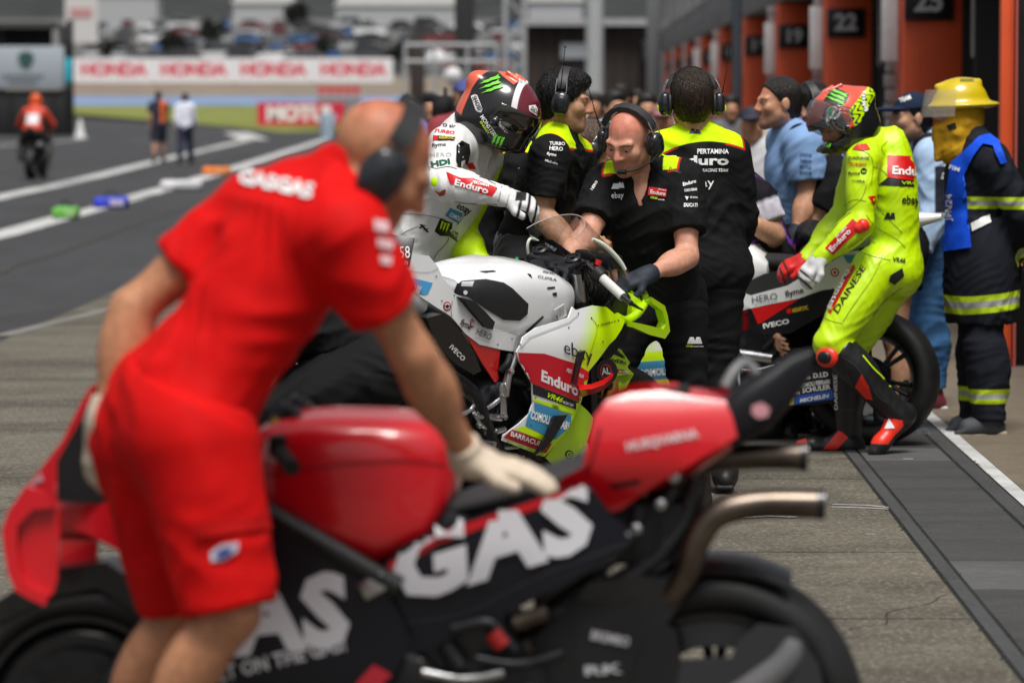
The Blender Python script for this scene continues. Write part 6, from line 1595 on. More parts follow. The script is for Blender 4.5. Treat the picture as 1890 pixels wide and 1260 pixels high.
def young_mechanic():
    J = J_(16.2, P=(975, 458, .05), N=(1028, 256, .03), C=(1012, 330, .03), H=(1042, 186, .03), SR=(1012, 294, -.16), SL=(1062, 292, .2), ER=(1000, 400, -.2), WR=(1072, 462, -.32),
           EL=(1078, 395, .2), WL=(1112, 455, 0), HR=(962, 500, -.08), HL=(975, 500, .1), KR=(985, 680, -.1), KL=(1000, 680, .1), AR=(955, 850, -.08), AL=(975, 850, .1))
    body, J, pr, fr = person('young black haired mechanic in profile with headset antenna looking towards the pit wall', J, (1, -.10, -.16), hs=1.04, bw=1.02, vox=.006,
        skin=skin_mat('tan', (.47, .25, .15), .3), group=TEAM, hands={'R': dict(curl=.7)})
    at = yoke_attr(J, fr, front=.015, back=.045, side=.155, inner=.05, arc=.5)
    s = shirt(body, J, pr, fr, polo_mat(), sleeve=.66, hem=.02, vox=.0065, attrs=at, seed=15, amp=.009, inf=.016, flare=.014)
    trousers(body, J, pr, fr, charcoal(), waist=.09, inf=.028, amp=.010, freq=40); shoes(body, J, bshoe(), bsole())
    hair_obj(body, J['H'], fr['HR'], 1.06, hair_mat('black', (.007, .006, .006)))
    headset(body, J['H'], fr['HR'], 1.04, antenna=1)
    for q in (('TURBO', 1014, 268, 1042, 269, 6), ('HERO', 1014, 277, 1038, 279, 7), ('flyme', 1009, 286, 1026, 289, 6), ('Michelin', 1006, 298, 1028, 304, 5)):
        text(s, q[0], q[1:3], q[3:5], q[5], WHT, bold=.02)
    MB().tube([lerp(J['ER'], J['WR'], .9), lerp(J['ER'], J['WR'], .97)], .033, 16).build('wristband', mat('red wristband', RED, .5), body)
    return body
young_mechanic()

def hidden_mechanic():
    J = J_(16.75, P=(925, 470, .05), N=(955, 275, .0), H=(962, 222, .1), SR=(955, 318, -.16), SL=(985, 312, .2), ER=(950, 418, -.18), WR=(985, 478, -.28), EL=(990, 410, .2), WL=(1010, 470, .1),
           HR=(915, 520, -.1), HL=(925, 520, .1), AR=(905, 860, -.1), AL=(930, 860, .1))
    body, J, pr, fr = person('mechanic in black and lime polo whose head is hidden behind the white helmeted rider', J, (1, .1, -.3), hs=1.02, vox=.008,
        skin=skin_mat('tan'), group=TEAM, detail=False)
    at = yoke_attr(J, fr, front=.015, back=.045, side=.155, inner=.05, arc=.5)
    s = shirt(body, J, pr, fr, polo_mat(), sleeve=.7, hem=.13, vox=.008, attrs=at, seed=25, amp=.007, inf=.018)
    trousers(body, J, pr, fr, dark_trousers(), waist=.03); shoes(body, J, bshoe(), bsole())
    hair_obj(body, J['H'], fr['HR'], 1.03, hair_mat('black'))if False else hair_obj(body, J['H'], fr['HR'], 1.03, hair_mat('black', (.007, .006, .006)))
    for q in (('TURBO', 957, 316, 976, 316, 6), ('HERO', 957, 331, 976, 331, 7), ('flyme', 953, 345, 970, 347, 6)):
        text(s, q[0], q[1:3], q[3:5], q[5], WHT, bold=.02)
hidden_mechanic()

def bent_mechanic():
    J = J_(16.75, P=(1020, 520, .1), N=(1066, 330, .0), H=(1090, 278, -.02), SR=(1062, 368, -.16), SL=(1092, 350, .2), ER=(1085, 480, -.2), WR=(1125, 560, -.2), EL=(1120, 470, .2), WL=(1150, 540, .1),
           AR=(1000, 860, -.1), AL=(1030, 860, .1))
    body, J, pr, fr = person('crop haired mechanic bending forward with a large ear defender over his ear', J, (.72, .12, -.62), (.5, 0, 1), hs=1.06, vox=.007,
        skin=skin_mat('ruddy', (.52, .26, .16)), group=TEAM, detail=False)
    at = yoke_attr(J, fr, front=.02, back=.02, side=.1, inner=.03)
    shirt(body, J, pr, fr, cloth_mat('black and red work shirt', (.012, .012, .013), layers=[('yoke', RED, .003)]), sleeve=.7, hem=.13, vox=.009, attrs=at, seed=35, inf=.018)
    trousers(body, J, pr, fr, dark_trousers(), waist=.03); shoes(body, J, bshoe(), bsole())
    hair_obj(body, J['H'], fr['HR'], 1.07, hair_mat('cropped brown', (.10, .065, .045)), style='buzz')
    headset(body, J['H'], fr['HR'], 1.06, cupscale=1.15)
bent_mechanic()

# ---- riders in leather suits
def race_helmet(body, H, R, hs, m, mvis, attrs=None, visor_up=0., vox=.005):
    def w(x, y, z): return H + R @ (A(x, y, z) * hs)
    nb = nrm(R @ A(0, .34, -.94))
    cl = [(w(0, -.02, -.118), nb)]
    sh = [(ell(w(0, -.006, .022), R, A(.122, .152, .134) * hs, k=.03), 0, cl), (ell(w(0, .052, -.072), R, A(.100, .098, .088) * hs, k=.05), 0, cl),
          (ell(w(0, -.03, -.05), R, A(.112, .118, .1) * hs, k=.04), 0, cl), (cap(w(-.05, -.135, .062), w(.05, -.135, .062), .03 * hs, k=.05), 0, cl), (cap(w(0, .135, -.105), w(0, .140, -.108), .022 * hs, k=.04), 0, cl)]
    for s in (-1, 1):
        sh.append((cap(w(s * .045, .0, .150), w(s * .05, -.05, .150), .008 * hs, k=.012), 0, None))
        sh.append((cap(w(s * .123, .035, -.01), w(s * .124, .03, -.012), .014 * hs, k=.012), 0, None))
    # eye port
    it = sh + [(rbox(w(0, .115, -.008), R, A(.108, .075, .038) * hs, .02, k=.008, sub=True), 0, None)] if visor_up else sh
    o = sdf_obj('helmet', it, vox, m, body, attrs=attrs)
    if visor_up:
        c, s_ = cos(visor_up), sin(visor_up); Rx = np.array([[1, 0, 0], [0, c, -s_], [0, s_, c]]); piv = w(0, .01, .0)
        R2 = R @ Rx
        def w2(x, y, z): return piv + R2 @ (A(x, y - .01, z) * hs)
    else: R2, w2 = R, w
    v = [(ell(w2(0, -.006, .022), R2, A(.122, .152, .134) * hs, k=.03), (.004 if not visor_up else .020), [(w2(0, 0, .056), nrm(R2 @ A(0, -.16, 1))), (w2(0, 0, -.056), nrm(R2 @ A(0, .14, -1))), (w2(0, .012, 0), nrm(R2 @ A(0, -1, 0)))])]
    if visor_up: v.append((ell(w2(0, -.006, .022), R2, A(.122, .152, .134) * hs, k=.001, sub=True), .016, None))
    vo = sdf_obj('visor', v, .005, mvis, body)
    return o, vo
def boots(body, J, pr, m, attrs, inf=.016):
    pass
def W3(cx, cy): return (740 + cx / 6.3, 100 + cy / 6.3)
def W4(cx, cy): return (740 + cx / 4.847, 240 + cy / 4.847)
def white_rider():
    J = J_(15.9, P=(756, 482, .12), N=(872, 262, .0), C=(832, 345, .05), H=(922, 214, -.04), SR=(826, 272, -.15), SL=(892, 296, .17), ER=(810, 336, -.40), WR=(928, 362, -.52),
           EL=(842, 436, .20), WL=(884, 488, .02), HR=(748, 530, -.02), HL=(800, 530, .15), KR=(770, 700, -.15), KL=(835, 690, .0), AR=(740, 880, -.05), AL=(800, 870, .1))
    body, J, pr, fr = person('rider in white race leathers and black helmet reaching over the motorcycle seat', J, (.86, -.30, -.62), (.3, 0, 1), hs=1.04, bw=1.12, vox=.0065,
        skin=skin_mat('tan'), detail=False, hands={'R': dict(d=(1, .1, -.25), n=(.1, -.55, .85), side=(.2, -.8, -.6), curl=.62, r=.0105, sc=1.05), 'L': dict(curl=.9, d=(.8, -.3, -.3), n=(0, -.3, 1), side=(.3, -1, 0), sc=1.05)})
    suit_w = mat('white perforated leather', (.74, .74, .73), .40, bump=.12, bscale=160, weave=.22, var=.08, vscale=10)
    infl = {'torso': .022, 'pelvis': .02, 'uarmR': .02, 'farmR': .017, 'thigh': .016, 'shin': .02}
    for q in pr:
        if q.tag == 'uarmR' or q.tag == 'farmR': pass
    it = sel(pr, infl)
    t, f_, l = fr['t'], fr['fr'], fr['lat']
    it.append((ell(J['N'] - f_ * .085 - t * .03, np.stack([-l, f_, t], 1), A(.075, .07, .13), k=.05), .0, None))
    suit = sdf_obj('leather_suit', it, .0065, suit_w, body, wr=(42, 62, .006, t, .9))
    lime_l = mat('lime leather', LIME, .42, bump=.3, bscale=70, var=.06)
    sdf_obj('sleeve', sel(pr, {'uarmL': .022, 'farmL': .030}), .007, lime_l, body, wr=(4, 40, .006))
    blk = mat('black race glove', (.012, .012, .013), .45, bump=.3)
    glove(body, J, pr, 'L', blk, .005)
    gw = mat('white race glove', (.70, .70, .70), .4, bump=.3, bscale=60, layers=[('dark', (.012, .012, .013), .003)])
    hb = J['WR']; hd = nrm(A(1, .1, -.25))
    def dark(p):
        q = p - hb; x = q @ hd
        return np.maximum(np.minimum(.022 - np.abs(x - .07), .018 - np.abs(q[:, 2] - .0)), .006 - np.abs(((x - .125) % .035) - .017)) * np.where(x > .045, 1, -1) - (x < .045) * .01
    g = glove(body, J, pr, 'R', gw, .006, .055, attrs=dict(dark=dark))
    # slider on the elbow
    sdf_obj('elbow_slider', [ell(J['ER'] + A(-.005, -.045, .0), np.stack(frame((0, -1, 0)), 1), A(.034, .03, .034))], .005, mat('lime slider', LIME, .35), body)
    # helmet
    R = fr['HR']; Hc = J['H']; hs = 1.14
    def loc(p): return ((p - Hc) @ R) / hs
    def coral(p):
        q = loc(p); return np.maximum(np.minimum(q[:, 2] - .130, .0 - q[:, 1]), np.minimum(-q[:, 1] - .118 + .25 * np.maximum(0, .03 - q[:, 2]), q[:, 2] + .07))
    def maroon(p):
        q = loc(p); return np.minimum(np.minimum(q[:, 1] - .03 + .5 * (q[:, 2] - .1), q[:, 2] - .052), .3)
    def white(p):
        q = loc(p); a = np.abs(q[:, 1] - .045 + .55 * (q[:, 2] - .09)); return np.minimum(.011 - a, q[:, 2] - .05)
    def red(p):
        q = loc(p); return np.minimum(q[:, 2] - .128 - .2 * np.abs(q[:, 0]), q[:, 1] + .03)
    hm = mat('painted race helmet dark', (.013, .013, .014), .22, coat=.5, layers=[('coral', (.78, .13, .07), .0015), ('maroon', (.13, .008, .02), .0015), ('white', (.78, .78, .78), .0015)])
    vis = mat('mirror visor', (.04, .036, .03), .06, .75, coat=1.)
    hel, vo = race_helmet(body, Hc, R, hs, hm, vis, dict(coral=coral, maroon=maroon, white=white))
    claw(hel, *W3(1040, 365), 24, 44, radians(70), GREENI); claw(hel, *W3(1125, 1015), 20, 24, radians(22), GREENI)
    patch(hel, [W3(*q) for q in ((815, 490), (860, 465), (890, 480), (950, 640), (935, 680), (895, 675), (870, 650))], WHT, 'badge')
    text(hel, 'SHOEI', W3(835, 505), W3(905, 660), 8, BLKI, bold=.03, off=.005)
    patch(hel, [W3(*q) for q in ((1485, 600), (1560, 590), (1590, 640), (1580, 720), (1490, 660))], WHT, 'badge')
    text(hel, 'SHOEI', W3(1490, 650), W3(1580, 705), 8, BLKI, bold=.03, off=.006)
    text(hel, 'MONSTER', W3(920, 730), W3(1075, 960), 8, WHT, bold=.02)
    text(hel, 'ENERGY', W3(920, 790), W3(1015, 935), 4, LIMEI, bold=.02)
    text(hel, 'ebay', W3(1115, 1165), W3(1215, 1235), 11, WHT)
    text(hel, 'Repsol', W3(1110, 810), W3(1225, 960), 6, WHT, bold=.0) if False else None
    text(vo, 'Rapid Line', W3(1125, 800), W3(1240, 950), 6, WHT, bold=.02)
    patch(vo, [W3(*q) for q in ((1025, 640), (1050, 600), (1135, 590), (1060, 705))], REDI, 'visor_tab')
    # leather suit print
    patch(suit, [W4(*q) for q in ((495, 140), (545, 95), (610, 130), (620, 200), (600, 290), (520, 345), (490, 280))], BLKI, 'stretch_panel', .002)
    text(suit, 'D air', W3(490, 845), W3(635, 860), 6, BLKI, bold=.02); text(suit, 'TURBO', W3(390, 905), W3(620, 935), 6, REDI, bold=.03, shear=.2)
    patch(suit, [W3(*q) for q in ((380, 945), (630, 965), (620, 1010), (372, 1010))], BLKI, 'badge'); text(suit, 'AKRAPOVIC', W3(440, 992), W3(615, 1000), 5, YELI, bold=.02, off=.0045)
    patch(suit, [W3(*q) for q in ((380, 948), (432, 950), (428, 1008), (376, 1006))], REDI, 'badge', .003)
    text(suit, 'flyme', W3(365, 1085), W3(525, 1070), 7, BLKI, bold=.02)
    text(suit, 'HERO', W4(265, 245), W4(450, 240), 8, GRYI, bold=.0); text(suit, 'HDI', W4(275, 335), W4(440, 305), 10, ink((.0, .09, .05)), bold=.05)
    patch(suit, [W4(*q) for q in ((405, 375), (540, 430), (640, 430), (865, 520), (815, 597), (440, 480))], REDI, 'printed_band', .002)
    text(suit, 'Enduro', W4(478, 490), W4(780, 570), 11, WHT, bold=.03, off=.005); text(suit, 'PERTAMINA', W4(640, 478), W4(790, 515), 5, WHT, bold=.02, off=.005)
    text(suit, 'ebay', W4(490, 690), W4(605, 760), 15, BLKI); patch(suit, [W4(*q) for q in ((440, 695), (555, 745), (515, 840), (395, 765))], BLUI, 'badge')
    text(suit, 'COMOLI', W4(425, 765), W4(520, 810), 8, WHT, bold=.04, off=.0045)
    patch(suit, [W4(*q) for q in ((350, 790), (460, 830), (455, 890), (510, 920), (500, 1000), (430, 950), (350, 945), (300, 905))], BLKI, 'badge')
    claw(suit, *W4(385, 865), 16, 20, radians(20), LIMEI)
    text(suit, 'MONSTER', W4(430, 895), W4(505, 985), 6, WHT, bold=.02, off=.005)
    for q in (((165, 845), (190, 840), (250, 910), (235, 918)), ((205, 850), (225, 850), (170, 885), (160, 870)), ((225, 880), (255, 880), (215, 895), (195, 892))): patch(suit, [W4(*a) for a in q], BLKI, 'emblem')
    patch(suit, [W4(*q) for q in ((300, 535), (345, 560), (385, 530), (405, 535), (395, 580), (350, 590))], mat('grey and red armour insert', (.35, .05, .03), .4), 'elbow_panel', .003)
    for k in range(9):
        x0, y0 = 100 + 14 * k, 490 - 6 * k
        patch(suit, [W4(90 + k * 22, 560 - k * 8), W4(250 + k * 2, 330 + k * 26), W4(254 + k * 2, 332 + k * 26), W4(94 + k * 22, 563 - k * 8)], GRYI, 'stretch_rib', .0015)
    patch(body.children[0] if False else suit, [W4(*q) for q in ((575, 300), (640, 290), (690, 380), (640, 380))], REDI, 'printed_panel', .002)
    for o in body.children:
        if o.name.startswith('sleeve'): text(o, 'GHERSI', W4(460, 1160), W4(600, 1230), 6, BLKI, bold=.02)
    sm_ = ink((.10, .10, .10), 'seam grey')
    for q in (((0, 745), (120, 752), (260, 768), (400, 800)), ((290, 1160), (330, 1090), (400, 1020), (430, 960)), ((500, 850), (540, 800), (600, 700)), ((255, 330), (320, 345), (420, 330), (500, 350)), ((480, 640), (620, 660), (760, 665), (860, 665)), ((250, 220), (235, 280), (260, 360)), ((160, 860), (60, 900), (0, 940)), ((700, 420), (760, 440), (850, 490))): seam(suit, [W4(*p) for p in q], sm_)
    patch(suit, [W4(*q) for q in ((235, 385), (262, 470), (200, 560), (60, 680), (0, 715), (0, 660), (90, 560), (170, 450))], mat('grey stretch mesh', (.40, .40, .39), .8, bump=.9, bscale=300), 'stretch_panel', .0015)
    # boots
    blkb = mat('black race boot', (.013, .013, .014), .4)
    shoes(body, J, blkb, bsole(), high=.12)
white_rider()

def Y7(cx, cy): return (1460 + cx / 3.6, 130 + cy / 3.6)
def Y5(cx, cy): return (1300 + cx / 2.739, 440 + cy / 2.739)
def yellow_rider():
    J = J_(18.27, P=(1655, 500, .0), N=(1618, 268, .03), C=(1645, 350, .02), H=(1555, 228, .0), SL=(1592, 300, -.17), SR=(1588, 300, .2), EL=(1588, 412, -.24), WL=(1514, 476, -.26), ER=(1556, 402, .18), WR=(1488, 478, .10),
           HL=(1614, 498, -.1), HR=(1640, 515, .1), KL=(1533, 634, -.22), AL=(1655, 762, -.15), TL=(1626, 818, -.2), KR=(1566, 650, .08), AR=(1568, 800, .08), TR=(1500, 823, .06))
    body, J, pr, fr = person('rider in lime yellow leathers and open visor helmet standing beside a rear wheel', J, (-.88, -.30, -.46), (-.25, 0, 1), hs=1.04, bw=1.02, vox=.0075, skin=skin_mat('tan'), detail=False,
        hands={'L': dict(d=(-.7, -.1, -.75), n=(-.5, -.6, .5), side=(-.6, -.4, -.3), curl=.75, r=.0105), 'R': dict(d=(-.9, 0, -.35), n=(-.3, -.5, .8), side=(-.3, -1, .2), curl=.6, r=.0105)})
    t, f_, l = fr['t'], fr['fr'], fr['lat']
    ll = mat('lime race leather', (.56, .84, .002), .40, bump=.12, bscale=160, weave=.22, var=.08, vscale=10)
    it = sel(pr, {'torso': .013, 'pelvis': .012, 'uarm': .018, 'farm': .018, 'thigh': .022, 'shinL': (.022, [(lerp(J['KL'], J['AL'], .12), nrm(J['AL'] - J['KL']))]), 'shinR': (.02, [(lerp(J['KR'], J['AR'], .1), nrm(J['AR'] - J['KR']))])})
    Rt = np.stack([-l, f_, t], 1)
    it.append((ell(J['N'] - f_ * .09 - t * .09, Rt, A(.09, .07, .17), k=.05), 0, None))
    for q in 'LR': it.append((ell(lerp(J['H' + q], J['K' + q], .36), np.stack(frame(J['K' + q] - J['H' + q], (.2, .9, .3)), 1), A(.100, .24, .106), k=.05), 0, None))
    suit = sdf_obj('leather_suit', it, .0065, ll, body, wr=(77, 62, .005, t, .9))
    bl = mat('black boot leather', (.013, .013, .014), .38, bump=.3, bscale=50, var=.2)
    bo = {}
    for s in 'LR':
        k, a = J['K' + s], J['A' + s]; d = nrm(a - k)
        bo[s] = sdf_obj('boot', sel(pr, {'shin' + s: (.026, [(lerp(k, a, .10), -d)])}) + [(cap(lerp(k, a, .02), lerp(k, a, .2), .066, .06), 0, [(lerp(k, a, .03), -d)])], .007, bl, body, wr=(7, 30, .004))
    orange = mat('fluorescent red boot panel', (.80, .03, .012), .35)
    def toe(s):
        def fn(p):
            q = p - J['T' + s]; dd = nrm(J['T' + s] - J['A' + s]); x = q @ dd
            return np.maximum(x - .0, np.minimum(.03 - np.abs(x + .075 - .3 * (q[:, 2])), .1))
        return fn
    sm = mat('race boot foot', (.013, .013, .014), .36, layers=[('flash', (.80, .03, .012), .002)])
    J2 = dict(J)
    for s in 'LR':
        a, to = J['A' + s], J['T' + s]; d = nrm(to - a); up = nrm(np.cross(np.cross(d, A(0, 0, 1)), d)); heel = a - up * .05 - d * .035 if s == 'L' else a - A(.0, 0, .06) + A(.035, 0, 0)
        d = nrm(to - heel); side = nrm(np.cross(d, A(0, 0, 1))); up = np.cross(side, d); ln = np.linalg.norm(to - heel)
        R_ = np.stack([side, d, up], 1); so = (heel - up * .03, -up)
        def flash(p, heel=heel, d=d, up=up, ln=ln):
            q = p - heel; x = q @ d; z = q @ up
            return np.maximum(x - ln - .035, np.minimum(np.minimum(.034 - np.abs(x - ln * .60 + z * .9), z + .012), .1))
        if s == 'L':
            def flash(p, heel=heel, d=d, up=up, ln=ln):
                q = p - heel; x = q @ d; z = q @ up
                return np.minimum(np.minimum(x + z * .5 - .085, z + .004), np.minimum(ln - .0 - x + z, .17 - z))
        bt = sdf_obj('boot', [(cap(heel, heel + d * .05, .044, .046), 0, [so]), (cap(heel + d * .03, to, .050, .040), 0, [so]), (cap(heel + d * .04, a + (J['K' + s] - a) * .22, .05, .058), 0, [so]), (cap(a, lerp(heel, to, .5) + up * .012, .046, .04), 0, [so]), (cap(to, to + d * .055, .040, .030), 0, [so])], .006, sm, body, attrs=dict(flash=flash))
        if s == 'L': patch(bt, [Y5(*q) for q in ((935, 908), (962, 958), (912, 962))], WHT, 'emblem', .003)
    # knee and shin sliders
    sl = mat('fluorescent red slider', (.82, .035, .02), .35)
    kc = P(*Y5(620, 600), 18.27 - .29)
    sdf_obj('knee_slider', [ell(kc, np.stack(frame((-.5, -1, 0)), 1), A(.056, .026, .049))], .005, sl, body)
    sdf_obj('knee_pad', [ell(kc + A(-.014, -.020, 0), np.stack(frame((-.5, -1, 0)), 1), A(.036, .014, .03))], .005, bl, body)
    patch(bo['L'], [Y5(*q) for q in ((795, 685), (830, 745), (852, 815), (815, 808), (762, 748))], orange, 'shin_panel', .003)
    for q in (((800, 590), (850, 650), (900, 700), (940, 750)),): seam(bo['L'], [Y5(*p) for p in q], LIMEI, 2.2)
    for q in (((700, 600), (760, 640), (800, 690)), ((850, 750), (880, 800), (930, 830)), ((720, 680), (750, 740), (762, 750))): seam(bo['L'], [Y5(*p) for p in q], ink((.05, .05, .052)), 1.6)
    for q in (((690, 700), (730, 705), (765, 700)), ((680, 860), (730, 868), (770, 860))): seam(bo['R'], [Y5(*p) for p in q], ink((.05, .05, .052)), 1.6)
    text(bo['R'], 'DAINESE', Y5(676, 865), Y5(672, 690), 6, WHT, bold=.02)
    sdf_obj('elbow_slider', [cap(J['EL'] + A(.005, -.052, -.01), J['EL'] + A(-.012, -.056, -.02), .036, .03)], .005, sl, body)
    gw = mat('white and red race glove', (.72, .72, .72), .4, bump=.3, bscale=60, layers=[('cuffred', (.70, .015, .015), .003), ('dark', (.012, .012, .013), .003)])
    gr = mat('red and white race glove', (.66, .02, .02), .4, bump=.3, bscale=60, layers=[('cuffred', (.72, .72, .72), .003), ('dark', (.012, .012, .013), .003)])
    for s, mm in (('L', gw), ('R', gr)):
        wv = J['W' + s]; dd = nrm(A(-.7, -.1, -.75)) if s == 'L' else nrm(A(-.9, 0, -.35))
        glove(body, J, pr, s, mm, .006, .07, attrs=dict(cuffred=lambda p: -((p - wv) @ dd) - .01, dark=lambda p: np.where(((p - wv) @ dd) > .1, .005 - np.abs((((p - wv) @ dd) % .03) - .015), -1)))
    # helmet
    R = fr['HR']; Hc = J['H']; hs = 1.14
    def loc(p): return ((p - Hc) @ R) / hs
    def black(p): q = loc(p); return np.maximum(-.02 - q[:, 2] + .5 * np.maximum(-q[:, 1] - .02, 0), np.minimum(q[:, 1] - .03, .06 - q[:, 2]))
    def limea(p): q = loc(p); return np.minimum(np.minimum(-q[:, 1] - .0, .078 - q[:, 2] - .3 * (q[:, 1] + .1)), q[:, 2] + .045)
    def scr(p): q = loc(p); return np.minimum(limea(p), np.sin(q[:, 1] * 190 + 3 * np.sin(q[:, 2] * 150)) * .01 - .003 - q[:, 2] * .04)
    def whitea(p): q = loc(p); return np.minimum(.012 - np.abs(q[:, 0] - .03 * np.sin(q[:, 1] * 40)), q[:, 2] - .12)
    hm = mat('painted race helmet coral', (.74, .10, .06), .24, coat=.5, layers=[('limea', LIME, .0015), ('scr', (.012, .012, .012), .0015), ('whitea', (.78, .78, .78), .0015), ('black', (.012, .012, .013), .0015)])
    clear = mat('clear visor', (.10, .105, .11), .07, coat=.9, alpha=.42)
    hel, vo = race_helmet(body, Hc, R, hs, hm, clear, dict(black=black, limea=limea, scr=scr, whitea=whitea), visor_up=radians(38))
    hair_obj(body, Hc, R, 1.12, hair_mat('brown', (.028, .016, .010)))
    patch(hel, [Y7(*q) for q in ((200, 330), (222, 250), (250, 235), (262, 330), (330, 335), (372, 350), (420, 380), (400, 470), (350, 560), (300, 590), (250, 545), (205, 460))], BLKI, 'printed_panel', .001)
    patch(hel, [Y7(*q) for q in ((228, 330), (240, 262), (262, 240), (258, 335), (262, 372), (232, 392))], WHT, 'printed_panel', .0022)
    patch(hel, [Y7(*q) for q in ((202, 410), (222, 370), (240, 385), (238, 440), (212, 468))], REDI, 'printed_panel', .0022)
    patch(hel, [Y7(*q) for q in ((285, 105), (385, 160), (370, 205), (325, 245), (215, 205))], BLKI, 'badge', .002)
    claw(hel, *Y7(297, 172), 21, 40, radians(112), GREENI)
    cx, cy = Y7(285, 283)
    patch(hel, [(cx + 12 * cos(a * pi / 7), cy + 12 * sin(a * pi / 7)) for a in range(14)], WHT, 'badge', .003)
    patch(hel, [(cx - 3 + 8 * cos(a * pi / 6), cy - 2 + 8 * sin(a * pi / 6)) for a in range(3, 10)], ink((.0, .42, .12)), 'emblem', .0045)
    patch(hel, [(cx - 3 + 8 * cos(a * pi / 6), cy - 2 + 8 * sin(a * pi / 6)) for a in range(9, 13)], REDI, 'emblem', .0045)
    text(hel, 'AGV', Y7(295, 310), Y7(325, 265), 6, BLKI, bold=.03, off=.0055)
    text(hel, 'MONSTER', Y7(262, 475), Y7(302, 345), 7, WHT, bold=.02); text(hel, 'ENERGY', Y7(284, 470), Y7(318, 370), 4, LIMEI, bold=.02)
    claw(hel, *Y7(248, 500), 9, 11, radians(25), GREENI)
    for q in ((480, 180), (482, 222), (493, 258)):
        x, y = Y7(*q); patch(hel, [(x + 4.5 * cos(a * pi / 5), y + 5 * sin(a * pi / 5)) for a in range(10)], WHT, 'emblem', .004)
    # print
    patch(suit, [Y7(*q) for q in ((638, 566), (820, 570), (815, 732), (640, 712))], REDI, 'printed_panel', .0035)
    text(suit, 'Enduro', Y7(672, 690), Y7(910, 700), 15, WHT, bold=.03, off=.0065); text(suit, 'VR46', Y7(730, 757), Y7(850, 760), 6, LIMEI, bold=.02, off=.005)
    patch(suit, [Y7(*q) for q in ((640, 714), (815, 734), (812, 776), (580, 762))], BLKI, 'printed_panel', .002)
    text(suit, 'ebay', Y7(735, 885), Y7(850, 890), 17, BLKI)
    patch(suit, [Y7(*q) for q in ((512, 838), (588, 828), (550, 900))], REDI, 'emblem')
    for a in (618, 650): patch(suit, [Y7(a, 990), Y7(a + 18, 945), Y7(a + 28, 965), Y7(a + 38, 945), Y7(a + 42, 990)], BLKI, 'emblem')
    for q in (('DAINESE', 385, 590, 520, 592, 5, BLKI), ('TURBO', 385, 635, 500, 635, 6, REDI), ('flyme', 382, 695, 460, 692, 6, BLKI), ('CUPRA', 405, 740, 490, 745, 4, BLKI)):
        text(suit, q[0], Y7(*q[1:3]), Y7(*q[3:5]), q[5], q[6], bold=.02)
    x, y = Y7(483, 670); patch(suit, [(x + 6 * cos(a * pi / 6), y + 6 * sin(a * pi / 6)) for a in range(12)], BLKI, 'badge'); text(suit, 'io', Y7(472, 680), Y7(495, 680), 5, LIMEI, off=.0045)
    patch(suit, [Y7(*q) for q in ((410, 985), (470, 1040), (280, 1225), (225, 1180))], REDI, 'printed_band', .002)
    text(suit, 'Enduro', Y7(270, 1205), Y7(400, 1070), 9, WHT, bold=.03, off=.005); text(suit, 'PERTAMINA', Y7(305, 1115), Y7(375, 1045), 4, WHT, off=.005)
    patch(suit, [Y7(*q) for q in ((410, 525), (440, 495), (500, 490), (525, 525), (470, 535))], mat('red armour insert', (.6, .05, .03), .35), 'shoulder_panel', .004)
    patch(suit, [Y5(*q) for q in ((738, 85), (765, 150), (640, 380), (605, 365))], REDI, 'printed_band', .002)
    text(suit, 'Enduro', Y5(635, 360), Y5(740, 160), 9, WHT, bold=.03, off=.005); text(suit, 'PERTAMINA', Y5(655, 270), Y5(718, 145), 4, WHT, off=.005)
    text(suit, 'DAINESE', Y5(675, 380), Y5(820, 145), 11, BLKI, bold=.01, shear=.1)
    text(suit, 'VR46', Y5(950, 118), Y5(1015, 125), 9, BLKI, bold=.03)
    sm_ = ink((.12, .17, .005), 'seam olive')
    for q in (((430, 520), (520, 560), (545, 640), (530, 760)), ((545, 640), (600, 660), (640, 700)), ((500, 760), (470, 850), (380, 930)), ((560, 900), (640, 980), (740, 1080)), ((500, 960), (560, 1040), (700, 1120), (760, 1180)), ((640, 470), (600, 520), (630, 570)), ((380, 1180), (480, 1120), (560, 1150)), ((350, 900), (420, 860), (500, 870)), ((240, 1100), (330, 1000), (400, 940))): seam(suit, [Y7(*p) for p in q], sm_, 1.0)
    for q in (((905, 80), (850, 200), (760, 330), (700, 420)), ((600, 400), (650, 420), (700, 430)), ((1000, 250), (930, 300), (850, 390)), ((760, 60), (850, 90), (940, 110))): seam(suit, [Y5(*p) for p in q], sm_, 1.0)
    patch(suit, [Y5(*q) for q in ((940, 185), (1000, 150), (1010, 190), (960, 235), (930, 215))], BLKI, 'glove_pocket', .003)
yellow_rider()
